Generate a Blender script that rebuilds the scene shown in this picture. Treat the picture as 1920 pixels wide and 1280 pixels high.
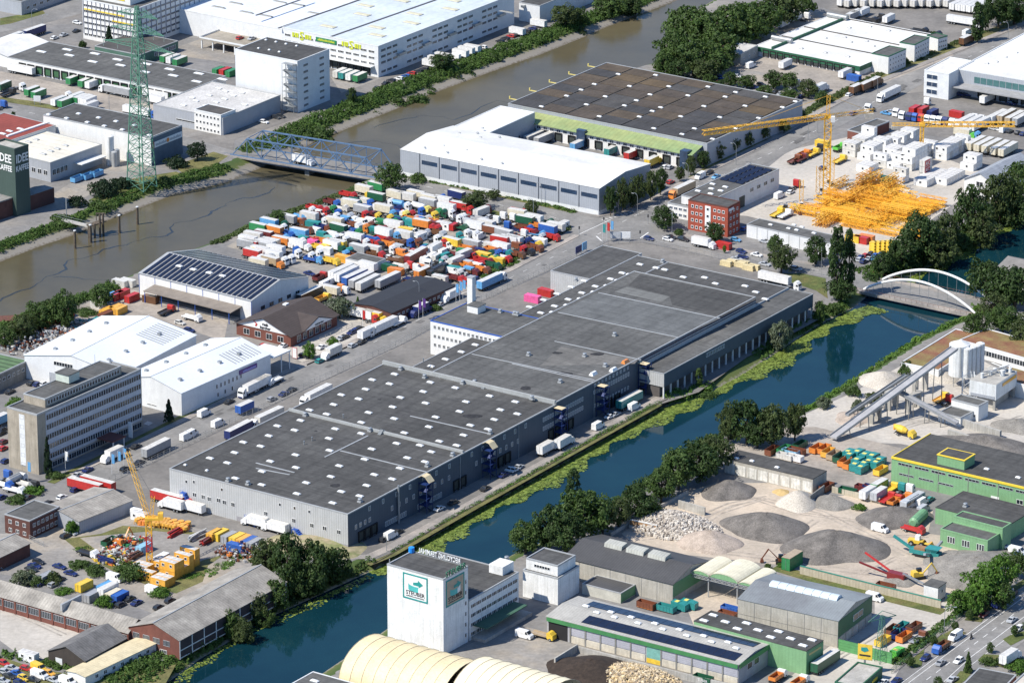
import bpy,bmesh,math,random,os
import numpy as np
from mathutils import Vector,Matrix
R=math.radians
rnd=random.Random(7)
npr=np.random.default_rng(11)
for o in list(bpy.data.objects):bpy.data.objects.remove(o)
sc=bpy.context.scene
col=sc.collection

# ---------------------------------------------------------------- camera
F,PITCH,DIST=8700.0,R(19.7),1650.0          # focal length in photo pixels (photo 1920 x 1280)
CP,SP=math.cos(PITCH),math.sin(PITCH)
CAMY,CAMZ=-DIST*CP,DIST*SP
cd=bpy.data.cameras.new('camera');cam=bpy.data.objects.new('camera',cd);col.objects.link(cam)
cam.location=(0,CAMY,CAMZ);cam.rotation_euler=(R(90) - PITCH,0,0)
cd.sensor_width=36.0;cd.lens=36.0*F/1920.0
cd.clip_start=10;cd.clip_end=20000
sc.camera=cam
sc.render.resolution_x,sc.render.resolution_y=1024,682

# ---------------------------------------------------------------- light
SUN_EL,SUN_AZ=R(50),R(206)                     # direction towards the sun, azimuth from +X
wd=bpy.data.worlds.new('World');sc.world=wd;wd.use_nodes=True
wn=wd.node_tree;bg=wn.nodes['Background']
sky=wn.nodes.new('ShaderNodeTexSky');sky.sky_type='NISHITA';sky.sun_disc=False
sky.sun_elevation=SUN_EL;sky.sun_rotation=R(90) - SUN_AZ
sky.altitude=0;sky.air_density=1.0;sky.dust_density=0.0;sky.ozone_density=9.0
wn.links.new(sky.outputs[0],bg.inputs[0]);bg.inputs[1].default_value=0.13
sl=bpy.data.lights.new('sun','SUN');sl.energy=5.0;sl.angle=R(0.53);sl.color=(1.0,0.94,0.84)
so=bpy.data.objects.new('sun',sl);col.objects.link(so)
sd=Vector((math.cos(SUN_EL)*math.cos(SUN_AZ),math.cos(SUN_EL)*math.sin(SUN_AZ),math.sin(SUN_EL)))
so.rotation_euler=sd.to_track_quat('Z','Y').to_euler();so.location=(-300,-200,400)
sc.view_settings.view_transform='Standard';sc.view_settings.look='None'
sc.view_settings.exposure=0.42;sc.view_settings.gamma=1.0
sc.view_settings.use_curve_mapping=False

# ---------------------------------------------------------------- pixels to places
def g(x,y,z=0.0):
    """Photo pixel -> world point on the level plane z."""
    a=(x - 960)/F;b=(640 - y)/F
    t=(z - CAMZ)/(-SP+b*CP)
    return Vector((a*t,CAMY+(CP+b*SP)*t,z))
def hgt(bx,by,ty):
    """Height of an upright that stands on the ground at (bx, by) and whose top shows at row ty."""
    Y=g(bx,by).y - CAMY;b=(640 - ty)/F
    return Y*(b*CP - SP)/(CP+b*SP)+CAMZ
AZ=R(56.07)                                      # the street grid of the district
def heading(p,q,z=0):
    a,b=g(*p,z),g(*q,z);return math.atan2(b.y - a.y,b.x - a.x)

# ---------------------------------------------------------------- materials
MATS={}
def nd(nt,t,**k):
    n=nt.nodes.new(t)
    for a,v in k.items():setattr(n,a,v)
    return n
def mat(name,c,rough=.75,metal=0.,var=.12,scale=.35,stripe=None,period=1.,depth=.25,fine=.08,c2=None,c2amt=.5,c2scale=.06,bump=0.,spec=.4,trans=0.,world=False,streak=0.,grain=0.,gvec=(1.4,.045,1)):
    """Procedural material: base colour with broad and fine noise, optional second colour in patches, optional ribs."""
    if name in MATS:return MATS[name]
    m=bpy.data.materials.new(name);m.use_nodes=True;nt=m.node_tree;L=nt.links.new
    b=nt.nodes['Principled BSDF']
    b.inputs['Roughness'].default_value=rough;b.inputs['Metallic'].default_value=metal
    b.inputs['Specular IOR Level'].default_value=spec
    if world:
        geo=nd(nt,'ShaderNodeNewGeometry');co=geo.outputs['Position']
    else:
        tc=nd(nt,'ShaderNodeTexCoord');co=tc.outputs['Object']
    cur=None
    def mix(fac,A,B,typ='MIX'):
        x=nd(nt,'ShaderNodeMix',data_type='RGBA',blend_type=typ)
        for s,v in ((x.inputs[0],fac),(x.inputs[6],A),(x.inputs[7],B)):
            if hasattr(v,'is_linked'):L(v,s)
            elif isinstance(v,(int,float)):s.default_value=v
            else:s.default_value=(*v[:3],1)
        return x.outputs[2]
    def noise(sc_,det=4,ro=.6,vec=None):
        n=nd(nt,'ShaderNodeTexNoise');n.inputs['Scale'].default_value=sc_;n.inputs['Detail'].default_value=det
        n.inputs['Roughness'].default_value=ro;L(vec or co,n.inputs['Vector']);return n.outputs['Fac']
    def ramp(v,lo,hi):
        r=nd(nt,'ShaderNodeMapRange');r.inputs[1].default_value=lo;r.inputs[2].default_value=hi;L(v,r.inputs[0]);return r.outputs[0]
    base=tuple(c)
    out=base
    if c2 is not None:
        out=mix(ramp(noise(c2scale,5,.65),.5 - .25*c2amt,.75 - .25*c2amt),base,c2)
    if var:
        n1=ramp(noise(scale,5,.65),.3,.7)
        dk=mix(n1,(1 - var*1.6,)*3,(1+var,)*3);out=mix(1.0,out,dk,'MULTIPLY')
    if fine:
        n2=ramp(noise(scale*9,3,.7),.3,.7)
        dk=mix(n2,(1 - fine*1.6,)*3,(1+fine,)*3);out=mix(1.0,out,dk,'MULTIPLY')
    if streak:
        mp=nd(nt,'ShaderNodeMapping');mp.inputs['Scale'].default_value=(1,1,.06);L(co,mp.inputs['Vector'])
        n3=ramp(noise(1.3,4,.7,mp.outputs[0]),.45,.75)
        out=mix(n3,out,mix(1.0,out,(1 - streak,1 - streak,1 - streak*1.1),'MULTIPLY'))
    if grain:
        mp=nd(nt,'ShaderNodeMapping');mp.inputs['Scale'].default_value=gvec;L(co,mp.inputs['Vector'])
        n4=ramp(noise(1.0,5,.75,mp.outputs[0]),.32,.68);out=mix(1.0,out,mix(n4,(1 - grain*1.5,)*3,(1+grain,)*3),'MULTIPLY')
    if stripe:
        w=nd(nt,'ShaderNodeTexWave',wave_type='BANDS',bands_direction={'x':'X','y':'Y','z':'Z','d':'DIAGONAL'}[stripe],wave_profile='SIN')
        w.inputs['Scale'].default_value=2*math.pi/(20*period) if stripe != 'd' else 2*math.pi/(10*period)
        L(co,w.inputs['Vector'])
        if stripe=='d':
            mp=nd(nt,'ShaderNodeMapping');mp.inputs['Scale'].default_value=(1,1,0);L(co,mp.inputs['Vector']);L(mp.outputs[0],w.inputs['Vector'])
        r=ramp(w.outputs['Fac'],.0,.35)
        out=mix(r,mix(1.0,out,(1 - depth,)*3,'MULTIPLY'),out)
    if hasattr(out,'is_linked'):L(out,b.inputs['Base Color'])
    else:b.inputs['Base Color'].default_value=(*base,1)
    if bump:
        bp=nd(nt,'ShaderNodeBump');bp.inputs['Strength'].default_value=bump;bp.inputs['Distance'].default_value=.1
        L(noise(scale*12,4,.7),bp.inputs['Height']);L(bp.outputs[0],b.inputs['Normal'])
    if trans:
        ts=nd(nt,'ShaderNodeBsdfTranslucent');mx=nd(nt,'ShaderNodeMixShader');mx.inputs[0].default_value=trans
        if hasattr(out,'is_linked'):L(mix(1.0,out,(1.1,1.3,.5),'MULTIPLY'),ts.inputs[0])
        L(b.outputs[0],mx.inputs[1]);L(ts.outputs[0],mx.inputs[2]);L(mx.outputs[0],nt.nodes['Material Output'].inputs[0])
    MATS[name]=m
    return m
def paint(c,rough=.35):
    """Vehicle or machine paint, one material for each colour."""
    return mat('paint_%d_%d_%d'%tuple(int(v*999) for v in c),tuple(v*.90+.10*sum(c)/3*.9 for v in c),rough,var=.14,scale=.8,fine=.14,spec=.5)
COL=dict(white=(.78,.78,.76),cream=(.66,.60,.45),offwhite=(.62,.60,.55),grey=(.33,.34,.35),silver=(.45,.47,.49),dark=(.035,.037,.042),black=(.015,.015,.017),
           red=(.50,.022,.018),darkred=(.22,.02,.02),maroon=(.16,.03,.03),orange=(.72,.22,.02),amber=(.80,.40,.03),yellow=(.78,.52,.02),lemon=(.80,.68,.12),
           blue=(.02,.11,.42),navy=(.015,.03,.14),skyblue=(.10,.34,.62),lightblue=(.25,.50,.66),green=(.03,.24,.08),darkgreen=(.015,.10,.05),teal=(.02,.26,.25),
           lime=(.12,.55,.06),brown=(.16,.075,.035),rust=(.20,.065,.03),pink=(.80,.10,.32),tan=(.42,.32,.20),purple=(.10,.03,.22),mint=(.18,.42,.36))
def pc(n):return paint(COL[n])

GLASS=mat('window_glass',(.02,.026,.034),.12,var=.3,scale=.9,fine=0,spec=.7)
GLASSB=mat('window_glass_blue',(.03,.055,.10),.15,var=.25,scale=.5,fine=0,spec=.7)
FRAMEW=mat('window_frame_white',(.74,.74,.72),.5,var=.04)
FRAMEG=mat('window_frame_grey',(.42,.43,.44),.5,var=.05)
RUBBER=mat('tyre_rubber',(.018,.018,.019),.85,var=.1)
STEEL=mat('galvanised_steel',(.36,.38,.39),.45,.5,var=.1)
CONC=mat('concrete',(.40,.385,.35),.9,var=.16,scale=.25,streak=.25)
CONCD=mat('concrete_dark',(.24,.235,.22),.9,var=.2,scale=.25,streak=.3)

# ---------------------------------------------------------------- mesh building
class MB:
    def __init__(s):s.v,s.f,s.m=[],[],[]
    def add(s,vs,fs,mi=0):
        n=len(s.v);s.v+=[tuple(v) for v in vs];s.f+=[tuple(n+i for i in f) for f in fs];s.m+=[mi]*len(fs);return s
    def box(s,x0,y0,z0,x1,y1,z1,mi=0):
        return s.add([(x0,y0,z0),(x1,y0,z0),(x1,y1,z0),(x0,y1,z0),(x0,y0,z1),(x1,y0,z1),(x1,y1,z1),(x0,y1,z1)],
                     [(0,3,2,1),(4,5,6,7),(0,1,5,4),(1,2,6,5),(2,3,7,6),(3,0,4,7)],mi)
    def hexa(s,lo,hi,mi=0):
        """lo, hi: four bottom and four top corners, counter-clockwise."""
        return s.add(list(lo)+list(hi),[(0,3,2,1),(4,5,6,7),(0,1,5,4),(1,2,6,5),(2,3,7,6),(3,0,4,7)],mi)
    def prism(s,poly,z0,z1,mi=0):
        n=len(poly)
        vs=[(p[0],p[1],z0) for p in poly]+[(p[0],p[1],z1) for p in poly]
        return s.add(vs,[tuple(range(n - 1,-1,-1)),tuple(range(n,2*n))]+[(i,(i+1)%n,n+(i+1)%n,n+i) for i in range(n)],mi)
    def profile(s,poly,a0,a1,axis='y',mi=0):
        """poly in (t, z); extruded along axis from a0 to a1."""
        n=len(poly)
        if axis=='y':vs=[(t,a0,z) for t,z in poly]+[(t,a1,z) for t,z in poly]
        else:vs=[(a0,t,z) for t,z in poly]+[(a1,t,z) for t,z in poly]
        fs=[tuple(range(n)),tuple(range(2*n - 1,n - 1,-1))]+[(i,n+i,n+(i+1)%n,(i+1)%n) for i in range(n)]
        return s.add(vs,fs,mi)
    def tube(s,p,q,r,n=5,mi=0,r2=None,cap=True):
        p,q=Vector(p),Vector(q);d=(q - p)
        if d.length<1e-6:return s
        d.normalize();a=d.orthogonal().normalized();b=d.cross(a);r2=r if r2 is None else r2
        vs=[p+(a*math.cos(2*math.pi*i/n)+b*math.sin(2*math.pi*i/n))*r for i in range(n)]
        vs+=[q+(a*math.cos(2*math.pi*i/n)+b*math.sin(2*math.pi*i/n))*r2 for i in range(n)]
        fs=[(i,(i+1)%n,n+(i+1)%n,n+i) for i in range(n)]
        if cap:fs+=[tuple(range(n - 1,-1,-1)),tuple(range(n,2*n))]
        return s.add(vs,fs,mi)
    def bar(s,p,q,w,mi=0):return s.tube(p,q,w*.7,4,mi)
    def cyl(s,x,y,z0,z1,r,n=12,mi=0,r2=None):return s.tube((x,y,z0),(x,y,z1),r,n,mi,r2)
    def mesh(s,name,mats):
        me=bpy.data.meshes.new(name);me.from_pydata(s.v,[],s.f)
        for m in (mats if isinstance(mats,(list,tuple)) else [mats]):me.materials.append(m)
        if any(s.m):me.polygons.foreach_set('material_index',s.m)
        me.update();return me
    def obj(s,name,mats,parent=None,**k):
        return link(name,s.mesh(name,mats),parent,**k)
def link(name,me,parent=None,loc=None,rz=0.,sc_=None):
    o=bpy.data.objects.new(name,me);col.objects.link(o)
    if parent is not None:o.parent=parent
    if loc is not None:o.location=loc
    if rz:o.rotation_euler=(0,0,rz)
    if sc_ is not None:o.scale=sc_ if hasattr(sc_,'__len__') else (sc_,)*3
    return o
def tag(o,label,cat,group=None,kind=None):
    if label:o['label']=label
    if cat:o['category']=cat
    if group:o['group']=group
    if kind:o['kind']=kind
    return o
def thing(name,label,cat,loc=(0,0,0),rz=0.,group=None):
    return tag(link(name,None,None,loc,rz),label,cat,group)
MESH={}
def cached(key,fn):
    if key not in MESH:MESH[key]=fn()
    return MESH[key]
def smooth(me):
    me.polygons.foreach_set('use_smooth',[True]*len(me.polygons));return me
# ================================================================= ground, water, roads
RIVZ,CANZ=-3.5,-2.0
riv_l=[(1900,-330),(1500,-130),(1340,-40),(1272,0),(1210,24),(1172,38),(1135,52),(1097,69),(1060,84),(1010,104),(960,121),(880,150),(805,178),(742,205),(680,230),(625,252),(587,268),(505,308),(425,342),(325,365),(250,395),(195,416),(140,440),(75,462),(0,491),(-250,590),(-700,760)]
riv_r=[(-700,900),(-250,700),(0,615),(60,592),(150,560),(225,528),(300,494),(400,458),(480,419),(580,386),(640,362),(670,348),(728,324),(860,268),(1000,212),(1128,160),(1175,137),(1228,124),(1246,90),(1262,48),(1310,18),(1390,-30),(1560,-110),(1960,-300)]
can_l=[(2500,160),(2100,330),(1920,402),(1800,470),(1700,522),(1625,556),(1600,577),(1530,612),(1440,671),(1385,706),(1310,747),(1247,762)]
quay=[(1240,764),(960,921),(880,964),(722,1056)]
can_l2=[(700,1068),(640,1096),(560,1132),(480,1168),(430,1202),(370,1238),(320,1275),(220,1340),(0,1480)]
can_r=[(200,1560),(420,1390),(560,1292),(640,1238),(727,1178),(880,1092),(960,1040),(1090,985),(1140,952),(1176,922),(1216,902),(1250,862),(1320,823),(1400,805),(1470,786),(1512,766),(1565,733),(1615,702),(1665,670),(1712,641),(1765,616),(1802,598),(1840,560),(1920,512),(2100,430),(2500,250)]
def P2(l,z):return [(*g(x,y,z).xy,) for x,y in l]
def seglist(parts,z):
    pts,wid=[],[]
    for l,w in parts:
        for p in P2(l,z):pts.append(p);wid.append(w)
    return np.array(pts),np.array(wid)
RIV,RW=seglist([(riv_l,9.0),(riv_r,5.5)],RIVZ)
CAN,CW=seglist([(can_l,5.0),(quay,.35),(can_l2,6.5),(can_r,5.0)],CANZ)
def sdist(P,poly,wid):
    """Signed distance (inside negative) of points to a closed outline, and the bank width of the nearest edge."""
    n=len(poly);best=np.full(len(P),1e9);bw=np.ones(len(P));ins=np.zeros(len(P),bool)
    for i in range(n):
        a,b=poly[i],poly[(i+1)%n];ab=b - a
        t=np.clip(((P - a) @ ab)/max(ab @ ab,1e-9),0,1)
        d=np.hypot(*(P - (a+t[:,None]*ab)).T)
        m=d<best;best[m]=d[m];bw[m]=wid[i]
        c=((a[1]>P[:,1]) != (b[1]>P[:,1]));dy=b[1] - a[1]
        if abs(dy)>1e-9:ins ^= c & (P[:,0]<(b[0] - a[0])*(P[:,1] - a[1])/dy+a[0])
    return np.where(ins,-best,best),bw
def ground_z(P):
    z=np.zeros(len(P))
    for poly,wid,wz in ((RIV,RW,RIVZ),(CAN,CW,CANZ)):
        s,w=sdist(P,poly,wid)
        t=np.clip(s/w,0,1);zz=wz*(1 - t) ** 1.1
        zz=np.where(s<0,wz+np.maximum(s*.35,-1.6),zz)
        z=np.minimum(z,zz)
    return z
def axis_(lo,hi,st):
    a=list(np.arange(lo,hi+st/2,st));s=st
    l,h=[],[]
    x=lo;y=hi
    while x>-6000:s *= 1.6;x -= s;l.append(x);y+=s;h.append(y)
    return np.array(l[::-1]+a+h)
gx,gy=axis_(-240,240,2.0),axis_(-310,470,2.0)
GX,GY=np.meshgrid(gx,gy);GP=np.stack([GX.ravel(),GY.ravel()],1)
GZ=ground_z(GP)
def np_mesh(name,v,f,mats,mi=None,sm=False):
    me=bpy.data.meshes.new(name);v=np.asarray(v,np.float32);f=np.asarray(f,np.int32)
    me.vertices.add(len(v));me.vertices.foreach_set('co',v.ravel())
    k=f.shape[1];me.loops.add(f.size);me.loops.foreach_set('vertex_index',f.ravel())
    me.polygons.add(len(f));me.polygons.foreach_set('loop_start',np.arange(0,f.size,k,dtype=np.int32))
    for m in (mats if isinstance(mats,(list,tuple)) else [mats]):me.materials.append(m)
    if mi is not None:me.polygons.foreach_set('material_index',np.asarray(mi,np.int32))
    me.update(calc_edges=True)
    if sm:smooth(me)
    return me
nx,ny=len(gx),len(gy)
idx=np.arange(nx*ny).reshape(ny,nx)
fq=np.stack([idx[:-1,:-1],idx[:-1,1:],idx[1:,1:],idx[1:,:-1]],-1).reshape(-1,4)
# ground: yard surface on the level, soil and riprap on the banks (by height, as the banks really are)
gm=mat('ground_yard',(.29,.26,.22),.92,var=.14,scale=.05,fine=.12,c2=(.19,.185,.18),c2amt=.9,c2scale=.018,world=True)
nt=gm.node_tree;bs=nt.nodes['Principled BSDF'];src=bs.inputs['Base Color'].links[0].from_socket
geo=nd(nt,'ShaderNodeNewGeometry');sx=nd(nt,'ShaderNodeSeparateXYZ');nt.links.new(geo.outputs['Position'],sx.inputs[0])
ns=nd(nt,'ShaderNodeTexNoise');ns.inputs['Scale'].default_value=.9;ns.inputs['Detail'].default_value=5;nt.links.new(geo.outputs['Position'],ns.inputs['Vector'])
ad=nd(nt,'ShaderNodeMath',operation='MULTIPLY_ADD');ad.inputs[1].default_value=1.6;nt.links.new(ns.outputs['Fac'],ad.inputs[0]);nt.links.new(sx.outputs[2],ad.inputs[2])
cr=nd(nt,'ShaderNodeValToRGB');e=cr.color_ramp.elements
e[0].position=0;e[0].color=(.10,.085,.05,1);e[1].position=1;e[1].color=(.05,.085,.02,1)
for p_,c_ in ((.30,(.12,.10,.07,1)),(.42,(.24,.22,.19,1)),(.62,(.22,.20,.16,1)),(.72,(.09,.11,.03,1))):k=e.new(p_);k.color=c_
mr=nd(nt,'ShaderNodeMapRange');mr.inputs[1].default_value=-4.2;mr.inputs[2].default_value=.6;nt.links.new(ad.outputs[0],mr.inputs[0]);nt.links.new(mr.outputs[0],cr.inputs[0])
mk=nd(nt,'ShaderNodeMath',operation='LESS_THAN');mk.inputs[1].default_value=-.03;nt.links.new(sx.outputs[2],mk.inputs[0])
mx=nd(nt,'ShaderNodeMix',data_type='RGBA');nt.links.new(mk.outputs[0],mx.inputs[0]);nt.links.new(src,mx.inputs[6]);nt.links.new(cr.outputs[0],mx.inputs[7]);nt.links.new(mx.outputs[2],bs.inputs['Base Color'])
go=link('ground',np_mesh('ground',np.column_stack([GP,GZ]),fq,gm));go['kind']='structure'

def water_mat(name,c,c2,rough,bump,bs_,cs):
    m=mat(name,c,rough,var=.1,scale=.02,fine=0,c2=c2,c2amt=.5,c2scale=cs,spec=.5,world=True)
    nt=m.node_tree;b=nt.nodes['Principled BSDF'];b.inputs['IOR'].default_value=1.33
    geo=nd(nt,'ShaderNodeNewGeometry');n=nd(nt,'ShaderNodeTexNoise');n.inputs['Scale'].default_value=bs_;n.inputs['Detail'].default_value=3
    bp=nd(nt,'ShaderNodeBump');bp.inputs['Strength'].default_value=bump;bp.inputs['Distance'].default_value=.05
    nt.links.new(geo.outputs['Position'],n.inputs['Vector']);nt.links.new(n.outputs['Fac'],bp.inputs['Height']);nt.links.new(bp.outputs[0],b.inputs['Normal'])
    return m
RIVM=water_mat('river_water',(.105,.089,.052),(.080,.070,.044),.16,.10,.8,.018)
RIVM.node_tree.nodes['Principled BSDF'].inputs['Specular IOR Level'].default_value=.3
CANM=water_mat('canal_water',(.003,.024,.036),(.005,.030,.040),.05,.12,.9,.02)
for nm,poly,z,m in (('river_water',RIV,RIVZ,RIVM),('canal_water',CAN,CANZ,CANM)):
    c0=poly.mean(0);b=MB();
    d=poly
    # the sheet runs a little way under the banks
    nrm=[]
    n=len(d);area=sum(d[i][0]*d[(i+1)%n][1] - d[(i+1)%n][0]*d[i][1] for i in range(n));sg=1 if area>0 else -1
    ex=[]
    for i in range(n):
        t=d[(i+1)%n] - d[i - 1];t=t/np.linalg.norm(t);ex.append(d[i]+sg*np.array([t[1],-t[0]])*(.9 if nm=='river_water' else .3))
    if sg<0:ex=ex[::-1]
    o=b.add([(*p,z) for p in ex],[tuple(range(n))]).obj(nm,m);o['kind']='structure'

# ---- level sheets: yards, roads, verges (each a few centimetres above the one below)
ASPH=mat('asphalt_road',(.27,.26,.245),.9,var=.10,scale=.08,fine=.10,c2=(.19,.186,.178),c2amt=.8,c2scale=.05,world=True)
ASPHD=mat('asphalt_yard',(.150,.144,.136),.9,var=.14,scale=.06,fine=.10,c2=(.195,.183,.168),c2amt=.8,c2scale=.03,world=True)
SAND=mat('gravel_yard_sand',(.56,.465,.36),.95,var=.12,scale=.10,fine=.10,c2=(.42,.36,.29),c2amt=.8,c2scale=.03,bump=.4,world=True)
PALE=mat('pale_concrete_yard',(.57,.525,.455),.92,var=.14,scale=.07,fine=.10,c2=(.43,.40,.355),c2amt=.9,c2scale=.035,world=True)
TANY=mat('tan_yard',(.39,.33,.25),.93,var=.14,scale=.07,fine=.12,c2=(.25,.235,.215),c2amt=.9,c2scale=.03,world=True)
GREYY=mat('grey_yard',(.27,.245,.215),.92,var=.14,scale=.07,fine=.12,c2=(.34,.30,.255),c2amt=.8,c2scale=.035,world=True)
GRASS=mat('mown_grass',(.075,.105,.028),.95,var=.25,scale=.2,fine=.25,c2=(.16,.15,.055),c2amt=.9,c2scale=.07,bump=.6,world=True)
DRYG=mat('dry_grass',(.19,.16,.06),.95,var=.25,scale=.2,fine=.25,c2=(.09,.115,.03),c2amt=.8,c2scale=.09,bump=.6,world=True)
PAVE=mat('pavement_slabs',(.42,.37,.32),.92,var=.12,scale=.2,fine=.12,c2=(.26,.24,.22),c2amt=.8,c2scale=.07,world=True)
WHITEL=mat('road_paint_white',(.70,.70,.68),.8,var=.15,scale=.8,world=True)
def sheet(name,m,px,z,kind='structure',base=None):
    pts=[(*g(x,y).xy,) for x,y in px]
    a=sum(pts[i][0]*pts[(i+1)%len(pts)][1] - pts[(i+1)%len(pts)][0]*pts[i][1] for i in range(len(pts)))
    if a<0:pts=pts[::-1]
    b=MB()
    if base is None:b.add([(*p,z) for p in pts],[tuple(range(len(pts)))])
    else:b.prism(pts,base,z)
    o=b.obj(name,m);o['kind']=kind;return o
def strip(name,m,line,w,z,off=0.,base=None):
    """A band of width w metres along a pixel line."""
    c=[g(x,y) for x,y in line];l,r=[],[]
    for i,p in enumerate(c):
        t=(c[min(i+1,len(c) - 1)] - c[max(i - 1,0)]);t.normalize();n=Vector((-t.y,t.x,0))
        l.append((*(p+n*(off+w/2)).xy,));r.append((*(p+n*(off - w/2)).xy,))
    pts=r+l[::-1];b=MB()
    if base is None:b.add([(*p,z) for p in pts],[tuple(range(len(pts)))])
    else:b.prism(pts,base,z)
    o=b.obj(name,m);o['kind']='structure';return o
def dashes(name,line,w,z,dash,gap,off=0.):
    """Painted dashes; each one is a piece of the same marking line."""
    c=[g(x,y) for x,y in line];root=None;b=MB();k=0
    for i in range(len(c) - 1):
        d=c[i+1] - c[i];L=d.length;d.normalize();n=Vector((-d.y,d.x,0));s=0
        while s+dash<L:
            p=c[i]+d*s+n*off;q=p+d*dash
            b.add([(*(p - n*w/2).xy,z),(*(q - n*w/2).xy,z),(*(q+n*w/2).xy,z),(*(p+n*w/2).xy,z)],[(0,1,2,3)]);s+=dash+gap
    o=b.obj(name,WHITEL);o['kind']='structure'
A_l=[(-60,985),(60,932),(135,896),(272,828),(475,730),(700,630),(800,580),(955,513),(1085,447)]
A_r=[(1110,470),(1097,476),(892,568),(752,646),(450,786),(200,908),(60,975),(-60,1035)]
sheet('warehouse_yard',ASPHD,[(170,925),(452,788),(754,648),(894,570),(1100,478),(1140,456),(1200,452),(1440,505),(1500,520),(1548,552),(1540,596),(1500,618),(1400,670),(1310,735),(1240,757),(960,912),(880,956),(722,1046),(640,1046),(560,1015),(470,1003),(330,985),(235,940)],.03)
sheet('street',ASPH,A_l+A_r,.05)
sheet('street',ASPH,[(1085,447),(1110,470),(1140,452),(1200,448),(1320,470),(1440,498),(1560,522),(1606,536),(1640,515),(1560,500),(1440,482),(1305,448),(1240,430),(1225,422),(1240,405),(1262,382),(1350,338),(1440,305),(1615,217),(1690,180),(1752,145),(1815,120),(1920,74),(2100,0),(2080,-12),(1920,50),(1765,114),(1652,158),(1535,218),(1440,275),(1280,352),(1180,398),(1120,410),(1085,403),(980,382),(800,342),(722,323),(704,336),(760,353),(840,376),(960,402),(1060,425)],.054)
sheet('street',ASPH,[(1640,1330),(1692,1280),(1816,1188),(1920,1111),(2060,1008),(2180,1010),(1990,1150),(1935,1190),(1850,1256),(1790,1300),(1740,1340)],.05)
sheet('street',ASPH,[(-80,188),(0,194),(100,209),(250,238),(352,258),(438,283),(424,300),(330,282),(240,258),(100,229),(-80,208)],.05)
sheet('street',ASPH,[(-60,30),(60,8),(120,0),(160,5),(165,22),(100,40),(0,62),(-60,75)],.05)
sheet('river_road',ASPHD,[(352,258),(440,242),(530,212),(600,186),(680,150),(740,130),(880,78),(1010,30),(1090,0),(1180,-40),(1250,-40),(1130,8),(980,66),(830,118),(700,170),(600,206),(500,242),(440,262),(438,283)],.04)
# yards
sheet('sorting_yard',ASPHD,[(1490,0),(1560,20),(1700,60),(1800,110),(1850,90),(2000,20),(2000,-60),(1500,-60)],.03)
sheet('depot_yard',GREYY,[(1350,60),(1480,10),(1760,70),(1790,105),(1640,165),(1530,210),(1380,130)],.026)
sheet('gravel_yard',SAND,[(1165,1000),(1255,935),(1340,905),(1480,905),(1560,930),(1650,925),(1750,955),(1740,1000),(1820,1010),(1850,1040),(1815,1080),(1790,1140),(1760,1130),(1500,1062),(1440,1056),(1290,1040),(1190,1020)],.03)
sheet('concrete_works_yard',PALE,[(1480,790),(1600,735),(1700,680),(1790,650),(1930,720),(1930,880),(1690,832),(1560,826),(1500,812)],.03)
sheet('container_yard',GREYY,[(1350,845),(1430,800),(1530,800),(1690,840),(1670,925),(1560,905),(1480,880)],.034)
sheet('crane_yard',PALE,[(1310,400),(1420,330),(1480,282),(1600,255),(1780,300),(1860,330),(1800,375),(1720,430),(1690,470),(1620,480),(1540,440),(1400,405)],.03)
sheet('truck_forecourt',ASPHD,[(1600,235),(1700,175),(1780,168),(1960,205),(1960,290),(1800,262)],.034)
sheet('scrap_yard',TANY,[(425,462),(480,432),(585,395),(640,372),(690,352),(770,362),(900,385),(1075,425),(1060,455),(960,505),(870,545),(700,540),(560,505)],.03)
sheet('builders_yard',GREYY,[(20,612),(150,575),(225,540),(260,545),(430,590),(420,640),(300,600),(180,610),(60,650),(0,660),(0,625)],.03)
sheet('haulage_yard',PALE,[(600,700),(520,650),(560,610),(640,590),(700,560),(870,560),(940,520),(800,575),(700,626),(640,655),(560,690)],.036)
sheet('crane_depot_yard',TANY,[(0,980),(120,940),(215,915),(330,985),(470,1003),(560,1015),(600,1040),(540,1075),(450,1120),(330,1165),(180,1110),(0,1075)],.026)
sheet('concrete_apron',PALE,[(0,1120),(160,1165),(240,1185),(130,1240),(40,1230),(0,1200)],.03)
sheet('recycling_yard',TANY,[(830,1230),(960,1170),(1010,1180),(1070,1200),(1090,1290),(960,1300),(860,1270)],.03)
sheet('recycling_yard',SAND,[(1280,1120),(1330,1080),(1440,1090),(1400,1160),(1300,1170)],.03)
sheet('recycling_yard',PALE,[(1440,1300),(1550,1215),(1640,1150),(1640,1100),(1780,1130),(1800,1148),(1700,1230),(1660,1300)],.034)
sheet('north_yard',GREYY,[(-20,130),(80,150),(260,190),(330,205),(280,240),(100,200),(-20,180)],.03)
sheet('north_yard',TANY,[(300,100),(440,120),(440,85),(380,72)],.03)
sheet('roastery_yard',TANY,[(90,370),(200,300),(300,290),(250,340),(180,360),(110,395)],.03)
sheet('logistics_yard',TANY,[(620,145),(700,150),(760,130),(640,175)],.045)
sheet('sports_car_yard',TANY,[(1320,165),(1400,130),(1470,145),(1530,190),(1500,210),(1420,180),(1350,185)],.034)
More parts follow.
